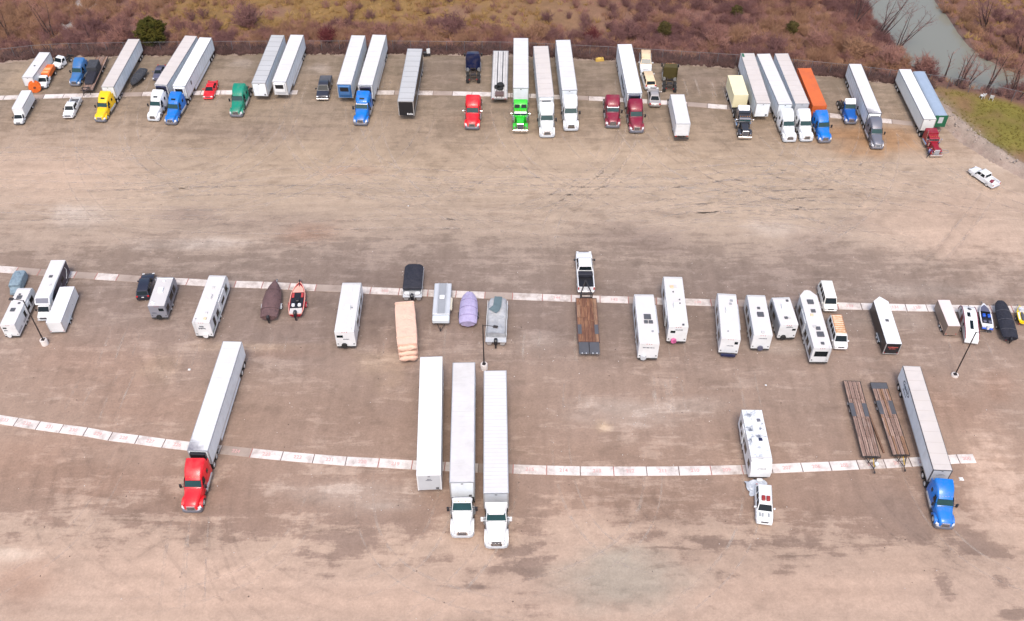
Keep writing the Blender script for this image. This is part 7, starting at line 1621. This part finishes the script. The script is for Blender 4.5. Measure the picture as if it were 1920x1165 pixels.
rg = np.random.default_rng(11)
protos = [shrub_proto(i) for i in range(5)]
def candidates(n, x0, x1, y0, y1): return np.stack([rg.uniform(x0, x1, n), rg.uniform(y0, y1, n)], 1)
def veg_zone(p):
    """brush density and golden-grass density at points behind the fence"""
    x, y = p[:, 0], p[:, 1]; f = y-fence_y(x)
    n = fbm(x, y, 11, 6, 5, seed=141); n3 = fbm(x, y, 6, seed=201)
    band = smooth(11.5, 6.5, f+9*(n-.5))
    rightwood = smooth(8, 30, x)*smooth(.25, .42, n3+.12); leftwood = smooth(-58, -68, x)*smooth(.25, .45, n3+.15)
    b = np.clip(np.maximum(np.maximum(band, .16), np.maximum(rightwood, leftwood)), 0, 1)*(f > .7)
    far = smooth(40, 26, f); b = b*np.maximum(far, .25)
    rd = river_dist(x, y); b = b*(rd > 7.6)
    east = (x > 78) & (f > 0); b = np.where(east, b*.6, b)
    return b, f, rd
C = candidates(9500, -108, 100, 128, 184)
b, f, rd = veg_zone(C); sel = rg.uniform(size=len(C)) < b*.62
P_ = C[sel]; fb_ = f[sel]
kind_ = fbm(P_[:, 0], P_[:, 1], 13, 8, 4, seed=211) + rg.normal(0, .05, len(P_))
sc_ = rg.uniform(.55, 1.15, len(P_))*np.where(fb_ < 2.0, .6, 1.0)
purp = (kind_ < .47) | (fb_ < 1.6); tanm = kind_ > .56; redm = ~purp & ~tanm
scatter('red_brush', protos, P_[redm], sc_[redm], TWIG_RED, zfun=land_z, label='dense leafless reddish brush behind the fence', cat='brush')
scatter('purple_brush', protos, P_[purp], sc_[purp], TWIG_PUR, zfun=land_z, label='dark purplish bare brush along the fence', cat='brush')
scatter('tan_brush', protos, P_[tanm], sc_[tanm], TWIG_TAN, zfun=land_z, label='pale tan bare brush behind the fence', cat='brush')
# low twiggy undergrowth between the shrubs
def low_proto(seed, n=26):
    g = np.random.default_rng(900+seed); a = g.uniform(0, 6.283, n); t = g.uniform(0, 1, n)
    b0 = np.stack([np.cos(a)*t*.7, np.sin(a)*t*.7, np.zeros(n)], 1); e = b0+np.stack([g.normal(0, .35, n), g.normal(0, .35, n), g.uniform(.35, 1.1, n)], 1)
    return spikes(b0, e, np.full(n, .04), g)
lows = [low_proto(i) for i in range(5)]
C = candidates(12000, -108, 100, 128, 180); b, f, rd = veg_zone(C)
sel = rg.uniform(size=len(C)) < np.clip(b*1.1, 0, 1)*.62; C = C[sel]; kd = fbm(C[:, 0], C[:, 1], 9, 5, 4, seed=231)
for nm, mk, m_, lab in (('low_red_brush', kd < .5, TWIG_RED, 'low reddish undergrowth between the shrubs behind the fence'), ('low_tan_brush', kd >= .5, TWIG_TAN, 'low tan undergrowth between the shrubs behind the fence')):
    scatter(nm, lows, C[mk], rg.uniform(.7, 1.5, mk.sum()), m_, zfun=land_z, label=lab, cat='brush')
# dry grass tussocks and rough grass
def tuft_proto(seed, n=14, h=.55, spread=.35):
    g = np.random.default_rng(seed); a = g.uniform(0, 6.283, n); t = g.uniform(0, 1, n)
    b0 = np.stack([np.cos(a)*t*spread*.5, np.sin(a)*t*spread*.5, np.zeros(n)], 1); e = b0+np.stack([np.cos(a)*spread*g.uniform(.3, 1.2, n), np.sin(a)*spread*g.uniform(.3, 1.2, n), h*g.uniform(.5, 1.1, n)], 1)
    return spikes(b0, e, np.full(n, .045), g)
tufts = [tuft_proto(i) for i in range(5)]
C = candidates(16000, -108, 100, 128, 190)
b, f, rd = veg_zone(C); n = fbm(C[:, 0], C[:, 1], 11, 6, 5, seed=141)
gd = smooth(.36, .56, n+.12)*gold_zone(C[:, 0], C[:, 1])*(1-.85*b)*(f > 1.5)*(rd > 8); gd = np.maximum(gd, (C[:, 0] > 79)*(f > 1)*(rd > 8)*.35)
s1 = rg.uniform(size=len(C)) < gd*.85
scatter('dry_grass', tufts, C[s1], rg.uniform(.8, 2.0, s1.sum()), GRASS_DRY, zfun=land_z, label='golden dry grass in the field behind the fence', cat='grass')
C = candidates(14000, 62, 112, 84, 138)
f = C[:, 1]-fence_y(C[:, 0]); e = C[:, 0]-edge_x(C[:, 1]); n2 = fbm(C[:, 0], C[:, 1], 4, seed=151)
s2 = (f < -.3) & (e > 2.5) & (rg.uniform(size=len(C)) < smooth(.62, .40, n2)*.75+.08)
scatter('rough_grass', tufts, C[s2], rg.uniform(.25, .6, s2.sum()), GRASS_GRN, zfun=land_z, label='green and brown rough grass right of the gravel', cat='grass')
# weeds at the foot of the fence
x = rg.uniform(-104, 68, 3000); C = np.stack([x, fence_y(x)-rg.uniform(-1.6, .7, 3000)], 1)
scatter('fence_weeds', tufts, C, rg.uniform(.6, 2.4, len(C)), leaf_mat('dead_weeds', (.075, .045, .042), (.15, .088, .08), .3), zfun=land_z, label='dead brown weeds along the foot of the fence', cat='weeds')

# ---- individual trees and shrubs
def bare_tree(x, y, label, h=8, stems=1, lean=(0, 0), m=TWIG_DARK, tm=TWIG_RED, seed=1, spread=.5, twigs=1.0, name='bare_tree', r0=.17, group='bare trees behind the fence'):
    g = np.random.default_rng(seed); z = float(land_z(np.array([x]), np.array([y]))[0])
    r = thing(name, label, 'tree', x, y, 0); r.location.z = z; tag(r, label, 'tree', group)
    tr = MB(); P0 = []; P1 = []; RR = []
    for s_ in range(stems):
        a = g.uniform(0, 6.283); d = np.array([math.cos(a)*spread*g.uniform(.3, 1)+lean[0], math.sin(a)*spread*g.uniform(.3, 1)+lean[1], 1.0]); d /= np.linalg.norm(d)
        hh = h*g.uniform(.75, 1.05); pts = [np.array([g.normal(0, .12*stems**.5), g.normal(0, .12*stems**.5), -.3])]
        for k in range(5):
            d = d + g.normal(0, .09, 3); d[2] += .05; d /= np.linalg.norm(d); pts.append(pts[-1]+d*hh/5)
        for k in range(5):
            tr.tube(pts[k], pts[k+1], r0*(1-k*.18)/stems**.25, r0*(1-(k+1)*.18)/stems**.25, 6)
        nb = int(16*twigs)
        for k in range(nb):
            u = g.uniform(1.2, 4.95); i = int(u); q = pts[i]+(pts[i+1]-pts[i])*(u-i)
            e = q + (np.array([g.normal(0, .55), g.normal(0, .55), g.uniform(.35, 1.0)]) + .35*np.array([lean[0], lean[1], 0]))*h*.22*g.uniform(.6, 1.2)
            P0.append(q); P1.append(e); RR.append(.035)
            for j in range(5):
                q2 = q+(e-q)*g.uniform(.25, .95); e2 = q2+np.array([g.normal(0, .3), g.normal(0, .3), g.uniform(.1, .6)])*h*.12
                P0.append(q2); P1.append(e2); RR.append(.018)
                q3 = q2+(e2-q2)*g.uniform(.3, .9); P0.append(q3); P1.append(q3+np.array([g.normal(0, .3), g.normal(0, .3), g.uniform(.05, .5)])*h*.08); RR.append(.013)
    part('trunk', tr, m, r, 50)
    V, F = spikes(np.array(P0), np.array(P1), np.array(RR), g); np_obj('crown', V, F, tm, r)
    return r
def evergreen(x, y, label, h=4, w=2.6, m=CEDAR, seed=1, name='cedar_tree', n=900):
    g = np.random.default_rng(seed); z = float(land_z(np.array([x]), np.array([y]))[0])
    r = thing(name, label, 'tree', x, y, 0); r.location.z = z
    part('trunk', MB().tube((0, 0, -.3), (0, 0, h*.8), .12, .03, 7), TWIG_DARK, r)
    t = g.uniform(0, 1, n)**.8; a = g.uniform(0, 6.283, n); lob = 1+.25*np.sin(a*3+t*9)+.15*np.sin(a*7-t*5)
    rad = w/2*np.sin(np.pi*(.12+.80*(1-t)))**.8*lob*np.sqrt(g.uniform(.25, 1, n))
    c = np.stack([np.cos(a)*rad, np.sin(a)*rad, .25+t*h*.97], 1); V = []; F = []
    for k in range(3):
        d = g.normal(size=(n, 3)); d[:, 2] = np.abs(d[:, 2])*.6+.2; d[:, 0] += np.cos(a)*.8; d[:, 1] += np.sin(a)*.8; d /= np.linalg.norm(d, axis=1, keepdims=True)
        v, f_ = spikes(c+g.normal(0, .06, (n, 3)), c+d*g.uniform(.25, .55, (n, 1)), np.full(n, .085), g); F.append(f_+sum(len(q) for q in V)); V.append(v)
    np_obj('crown', np.concatenate(V), np.concatenate(F), m, r); return r
def bush(x, y, label, k=1.6, m=TWIG_RED, seed=1, name='bare_shrub', group='bare shrubs behind the fence'):
    z = float(land_z(np.array([x]), np.array([y]))[0]); r = thing(name, label, 'shrub', x, y, seed*40, k); r.location.z = z; tag(r, label, 'shrub', group)
    V, F = shrub_proto(100+seed, 110, 4, 2.0, 1.4); np_obj('crown', V, F, m, r)
    part('stem', MB().tube((0, 0, -.2), (.05, 0, .5), .07, .04, 6).tube((.1, .05, -.2), (.25, .1, .5), .05, .03, 6), TWIG_DARK, r); return r

evergreen(-60.8, 149.0, 'dark olive cedar tree behind the fence left of the twin white trailers', 4.6, 4.4, seed=1, n=1700)
evergreen(26.3, 152.5, 'small olive cedar left of the pinkish shrub mound', 2.6, 1.9, seed=2, n=500, m=OLIVEG)
evergreen(40.0, 159.8, 'small bright green cedar near the top edge', 1.9, 1.5, seed=3, n=420, m=OLIVEG)
evergreen(48.6, 153.8, 'small olive cedar in the red brush above the parallel trailers', 2.2, 1.6, seed=4, n=420, m=OLIVEG)
bare_tree(-72.0, 150.5, 'bare tree with thin dark trunk left of the cedar', 5.2, 1, seed=21, spread=.15, twigs=2.0, tm=TWIG_PUR)
bare_tree(-79.5, 152.5, 'tall pale bare tree at the upper left', 7.5, 3, seed=22, spread=.3, tm=TWIG_RED, twigs=1.4)
bare_tree(-86, 151.0, 'leftmost tall pale bare tree at the upper left', 8, 3, seed=23, spread=.3, tm=TWIG_TAN, twigs=1.4)
bare_tree(-90.5, 156.0, 'bare tree in the top left corner', 8, 3, seed=24, spread=.3, tm=TWIG_RED, twigs=1.4)
bare_tree(63.4, 153.0, 'cluster of dark leaning stems on the left river bank', 9.0, 6, lean=(.45, .25), seed=25, spread=.35, twigs=.6, tm=TWIG_PUR)
bare_tree(65.8, 149.2, 'dark bare tree leaning over the left river bank', 8.5, 5, lean=(.55, .2), seed=26, spread=.3, twigs=.6, tm=TWIG_PUR)
bare_tree(60.5, 158.0, 'dark bare stems at the top of the left river bank', 8.0, 5, lean=(.3, .2), seed=27, spread=.3, twigs=.6, tm=TWIG_PUR)
bare_tree(72.4, 137.0, 'slender dark bare stems beside the fence near the river bend', 7.5, 4, lean=(.02, .1), seed=28, spread=.25, twigs=.7, tm=TWIG_RED)
bare_tree(76.3, 135.6, 'thick dark bare tree behind the white chairs', 8.0, 3, lean=(.1, .1), seed=29, spread=.4, twigs=1.1, tm=TWIG_RED, r0=.2)
bare_tree(79.8, 133.6, 'bare tree right of the thick dark tree by the fence', 7.5, 4, lean=(.1, .05), seed=30, spread=.3, twigs=1.0, tm=TWIG_RED)
bare_tree(84.5, 131.6, 'rightmost bare tree behind the fence', 7.0, 4, seed=31, spread=.3, twigs=1.2, tm=TWIG_RED)
bare_tree(83.5, 156.5, 'dark spreading bare tree on the right river bank at the top', 7.5, 5, lean=(-.5, -.1), seed=32, spread=.5, twigs=1.0, tm=TWIG_PUR)
bare_tree(86.5, 148.0, 'bare brown tree on the right river bank', 7.0, 4, lean=(-.1, 0), seed=33, spread=.4, twigs=1.3, tm=TWIG_RED)
bare_tree(70.2, 138.6, 'thin single bare sapling over the water', 5.5, 1, lean=(.05, .1), seed=34, spread=.1, twigs=.8, tm=TWIG_RED)
bare_tree(75.0, 139.4, 'fine-twigged bare tree standing in front of the water at the river bend', 6.0, 4, seed=41, spread=.45, twigs=1.6, tm=TWIG_RED)
bare_tree(81.5, 138.0, 'bushy bare tree veiling the water behind the right fence', 6.0, 4, seed=42, spread=.5, twigs=1.6, tm=TWIG_TAN)
bare_tree(87.5, 136.0, 'bushy bare tree beyond the right fence near the frame edge', 6.0, 4, seed=43, spread=.5, twigs=1.6, tm=TWIG_RED)
for i, (x, y, k, m_, lab) in enumerate((
    (13.8, 150.8, 1.35, TWIG_CRIM, 'dark crimson shrub behind the white trailers at centre'), (34.8, 148.6, 2.1, TWIG_RED, 'large pinkish rounded shrub behind the olive tractor'), (38.6, 150.2, 1.9, TWIG_TAN, 'pale tan rounded shrub right of the large pinkish shrub'),
    (20.3, 152.3, 1.7, TWIG_PUR, 'purplish upright shrub left of the small olive cedar'), (-46.5, 156.5, 2.2, TWIG_PUR, 'grey purple shrub above the twin white trailers'), (-10.3, 153.2, 2.1, TWIG_PUR, 'broad purple brown shrub behind the navy tractor'), (-31.5, 150.2, 1.5, TWIG_CRIM, 'dark red shrub left of the blue-unit trailer'),
    (57.6, 146.5, 2.0, TWIG_TAN, 'pale shrub behind the slate grey tractor trailer'), (62.5, 143.0, 1.9, TWIG_RED, 'pinkish shrub above the green-fronted trailer'), (67.5, 140.6, 1.7, TWIG_RED, 'pinkish shrub at the river bend by the fence'), (52.0, 148.6, 1.9, TWIG_RED, 'reddish shrub above the orange container'), (-66.5, 149.5, 1.8, TWIG_RED, 'reddish shrub between the cedar and thin bare tree'),
    (4.5, 151.5, 1.7, TWIG_TAN, 'tan shrub behind the lime tractor trailer'), (44.5, 147.2, 1.7, TWIG_PUR, 'purple shrub behind the parallel white trailers'), (-22.5, 151.0, 1.7, TWIG_RED, 'reddish shrub behind the black trailer with grey roof'))):
    bush(x, y, lab, k, m_, i+1)

# ================================================================== loose stones and small things
def stones(name, n, area, size, m, label, seed, wf=None):
    g = np.random.default_rng(seed); p = np.stack([g.uniform(area[0], area[1], n), g.uniform(area[2], area[3], n)], 1)
    if wf is not None: p = p[g.uniform(size=n) < wf(p[:, 0], p[:, 1])]
    n = len(p); s_ = g.uniform(size[0], size[1], n)
    base = np.array([(1, 0, 0), (0, 1, 0), (-1, 0, 0), (0, -1, 0), (0, 0, .8), (0, 0, -.3)]); FB = np.array([(0, 1, 4), (1, 2, 4), (2, 3, 4), (3, 0, 4), (1, 0, 5), (2, 1, 5), (3, 2, 5), (0, 3, 5)])
    V = base[None]*s_[:, None, None]*g.uniform(.6, 1.3, (n, 6, 3)); V[..., 0] += p[:, 0, None]; V[..., 1] += p[:, 1, None]
    z = land_z(p[:, 0], p[:, 1]) if name == 'berm_rubble' else np.zeros(n); V[..., 2] += z[:, None]
    F = (FB[None]+(np.arange(n)*6)[:, None, None]).reshape(-1, 3)
    o = np_obj(name, V.reshape(-1, 3), F, m, kind='stuff'); tag(o, label, 'stones'); return o
def blobw(lst): return lambda x, y: np.clip(sum(k*np.exp(-((x-a)/c)**2-((y-b_)/d)**2) for a, b_, c, d, k in lst), 0, 1)
stones('pale_gravel', 5200, (-60, 62, 44, 100), (.03, .075), mat('pale_stone', (.62, .58, .55), .8, var=.2), 'scattered pale stones on the gravel', 5,
       blobw([(13, 69, 7, 1.8, .9), (20, 69.5, 5, 1.5, .6), (-16, 59.5, 7, 2, .8), (-12, 57.5, 5, 1, .7), (31, 78, 6, 1, .7), (45, 84, 8, 2, .5), (45, 90, 9, 1.2, .6), (3, 79, 6, 2, .4), (25, 90, 10, 3, .25), (0, 75, 60, 25, .10)]))
stones('dark_litter', 2600, (-70, 62, 46, 128), (.035, .09), mat('dark_clod', (.10, .075, .065), .9, var=.3), 'dark clods and leaf litter on the gravel', 6, lambda x, y: .08+.5*smooth(.62, .75, fbm(x, y, 5, seed=301)))
stones('berm_rubble', 2600, (63, 95, 90, 132), (.06, .24), mat('rubble_stone', (.36, .30, .26), .9, var=.3), 'broken rubble along the low berm on the right', 7, lambda x, y: np.exp(-((x-edge_x(y)-1.8)/1.3)**2)*.9)

# things by the fence
r = thing('wheeled_cart', 'small white panel cart at the fence behind the black trailer', 'cart', -14.2, 145.6, 10, .9)
part('white_panel', MB().box(-.1, .55, -.1, .0, .5, 1.5, .03), WHITE, r); part('tank', MB().box(-.75, -.1, -.45, .1, .3, .95, .06), BLACK, r); part('frame', MB().box(-.75, .55, -.4, .05, .22, .3), STEEL, r)
for xx in (-.6, .4): wheel(r, xx, .2, .22, .12)
r = thing('overturned_tub', 'yellow overturned tub lying by the fence', 'tub', 14.6, 144.3, 8, 1)
part('shell', MB().loft([ring(-.35, .9, 0, .34, .16), ring(0, 1.4, 0, .5, .2), ring(.45, 1.3, 0, .42, .18)]), mat('tub_yellow', (.62, .42, .10), .6, var=.1), r, 45); part('rim', MB().box(-.72, .72, -.5, .4, .0, .05), mat('tub_rim', (.50, .33, .08), .6), r)
for i, (x, y, a) in enumerate(((74.6, 133.0, 20), (75.9, 132.5, -30))):
    r = thing('garden_chair', ('left' if i == 0 else 'right') + ' white garden chair standing in the grass by the fence', 'chair', x, y, a, 1.1, 'white chairs by the fence')
    part('seat', MB().box(-.25, .25, -.25, .25, .4, .44, .01), WHITE, r); part('backrest', MB().pane((-.25, -.25, .44), (.25, -.25, .44), (.25, -.38, .95), (-.25, -.38, .95), .02), WHITE, r)
    for sx in (-.22, .22):
        for sy in (-.22, .22): part('leg', MB().tube((sx*1.1, sy*1.1, 0), (sx, sy, .4), .025, n=6), WHITE, r)
        part('armrest', MB().box(sx-.03, sx+.03, -.25, .22, .62, .65).tube((sx, .2, .44), (sx, .2, .62), .02, n=5), WHITE, r)
r = thing('hose_coil', 'loose grey hose coil on the gravel beside the deep red tractor', 'hose', 64.4, 118.9, 0, 1)
part('coil', MB().path([(.55*math.cos(t), .4*math.sin(t), .04) for t in np.linspace(0, 6.0, 22)], .035, 6), GREYP, r)
for i, (x, y, k, lab) in enumerate(((-38.2, 76.1, .16, 'white paper scrap left of the front-row red tractor trailer'), (-32.4, 76.4, .10, 'tiny white scrap near the front-row trailer roof'), (-14.5, 106.3, .10, 'tiny white scrap alone in the back aisle'), (48.2, 60.6, .26, 'white paper scrap right of the front-row blue tractor'), (29.6, 73.7, .12, 'tiny white scrap right of the middle row campers'))):
    o = part('paper_scrap', MB().loft([[(-k, -k*.7, 0), (k, -k*.8, 0), (k*.9, k*.7, 0), (-k*.8, k, 0)], [(-k*.8, -k*.6, k*.35), (k*.7, -k*.5, k*.25), (k*.6, k*.6, k*.4), (-k*.7, k*.7, k*.2)]]), WHITE); o.location = (x, y, .01); tag(o, lab, 'litter')

# ================================================================== the person by the deep red tractor
def person(x, y, rz, label):
    r = thing('person', label, 'person', x, y, rz, 1.0)
    J = {}; E_ = []; RAD = {}
    def j(n, p, rad, par=None):
        J[n] = p; RAD[n] = rad
        if par: E_.append((par, n))
    j('pelvis', (0, 0, .95), .15); j('waist', (0, .05, 1.12), .14, 'pelvis'); j('chest', (0, .14, 1.34), .17, 'waist'); j('neckb', (0, .20, 1.50), .075, 'chest'); j('head0', (0, .24, 1.58), .075, 'neckb'); j('head1', (0, .28, 1.68), .105, 'head0'); j('head2', (0, .28, 1.78), .085, 'head1')
    for sg, n in ((-1, 'l'), (1, 'r')):
        fy = .28 if sg < 0 else -.22
        j(n+'hip', (sg*.11, 0, .90), .10, 'pelvis'); j(n+'knee', (sg*.15, fy*.55+.05, .50), .065, n+'hip'); j(n+'ankle', (sg*.17, fy, .10), .045, n+'knee'); j(n+'toe', (sg*.18, fy+.20, .05), .04, n+'ankle')
        j(n+'sho', (sg*.20, .17, 1.42), .07, 'chest'); j(n+'elb', (sg*.26, .32, 1.18), .045, n+'sho'); j(n+'wri', (sg*.22, .55, 1.20), .032, n+'elb'); j(n+'palm', (sg*.215, .62, 1.21), .034, n+'wri')
        for k in range(4):
            o = (k-1.5)*.022; l = (.07, .08, .075, .06)[k]
            j(f'{n}f{k}a', (sg*.215+o, .66+l*.5, 1.205), .010, n+'palm'); j(f'{n}f{k}b', (sg*.215+o, .66+l, 1.185), .009, f'{n}f{k}a')
        j(n+'th', (sg*.215-sg*.045, .65, 1.20), .011, n+'palm'); j(n+'th2', (sg*.215-sg*.06, .685, 1.19), .009, n+'th')
    names = list(J); me = bpy.data.meshes.new('body'); me.from_pydata([J[n] for n in names], [(names.index(a), names.index(b)) for a, b in E_], [])
    o = bpy.data.objects.new('body', me); COL.objects.link(o)
    sk = o.modifiers.new('skin', 'SKIN'); sl = me.skin_vertices[0].data
    for i, n in enumerate(names): sl[i].radius = (RAD[n], RAD[n]*(.72 if n in ('waist', 'chest', 'pelvis') else 1)); sl[i].use_root = (n == 'pelvis')
    sb = o.modifiers.new('sub', 'SUBSURF'); sb.levels = 1; sb.render_levels = 1
    bpy.context.view_layer.update()
    nm = bpy.data.meshes.new_from_object(o.evaluated_get(bpy.context.evaluated_depsgraph_get())); bpy.data.objects.remove(o)
    skin = mat('skin', (.45, .27, .20), .6, var=.05); shirt = mat('violet_work_shirt', (.07, .06, .16), .8, var=.15); jean = mat('dark_trousers', (.035, .035, .05), .85, var=.15); shoe = mat('dark_shoes', (.03, .025, .02), .7)
    nm.materials.clear()
    for q in (skin, shirt, jean, shoe): nm.materials.append(q)
    for p in nm.polygons:
        c = p.center; p.use_smooth = True
        p.material_index = 3 if c.z < .12 else (2 if c.z < 1.0 and c.y < .45 else (0 if c.z > 1.52 or c.y > .52 else 1))
    b = bpy.data.objects.new('body', nm); COL.objects.link(b); b.parent = r
    part('hair', MB().lathe_z([(1.70, .118), (1.78, .112), (1.84, .075), (1.865, .01)], 12, (0, .255)), mat('dark_hair', (.025, .018, .015), .7), r, 60)
    fc = MB()
    for sg in (-1, 1): fc.box(sg*.04-.014, sg*.04+.014, .372, .388, 1.70, 1.715)
    part('eyes', fc, BLACK, r); part('nose', MB().loft([[(-.012, .38, 1.70), (.012, .38, 1.70), (0, .385, 1.71)], [(-.02, .385, 1.655), (.02, .385, 1.655), (0, .415, 1.66)]]), skin, r); part('mouth', MB().box(-.028, .028, .368, .384, 1.62, 1.63), mat('lips', (.3, .10, .09), .6), r)
    for sg in (-1, 1): part('ear', MB().box(sg*.105-.012, sg*.105+.012, .25, .30, 1.66, 1.73, .005), skin, r)
    part('vest_panel', MB().pane((-.14, -.02, 1.12), (.14, -.02, 1.12), (.15, .02, 1.42), (-.15, .02, 1.42), .02), mat('pale_vest', (.42, .42, .62), .7, var=.1), r)
    return r
person(61.35, 117.55, -70, 'person in dark violet clothes leaning towards the deep red tractor hood')
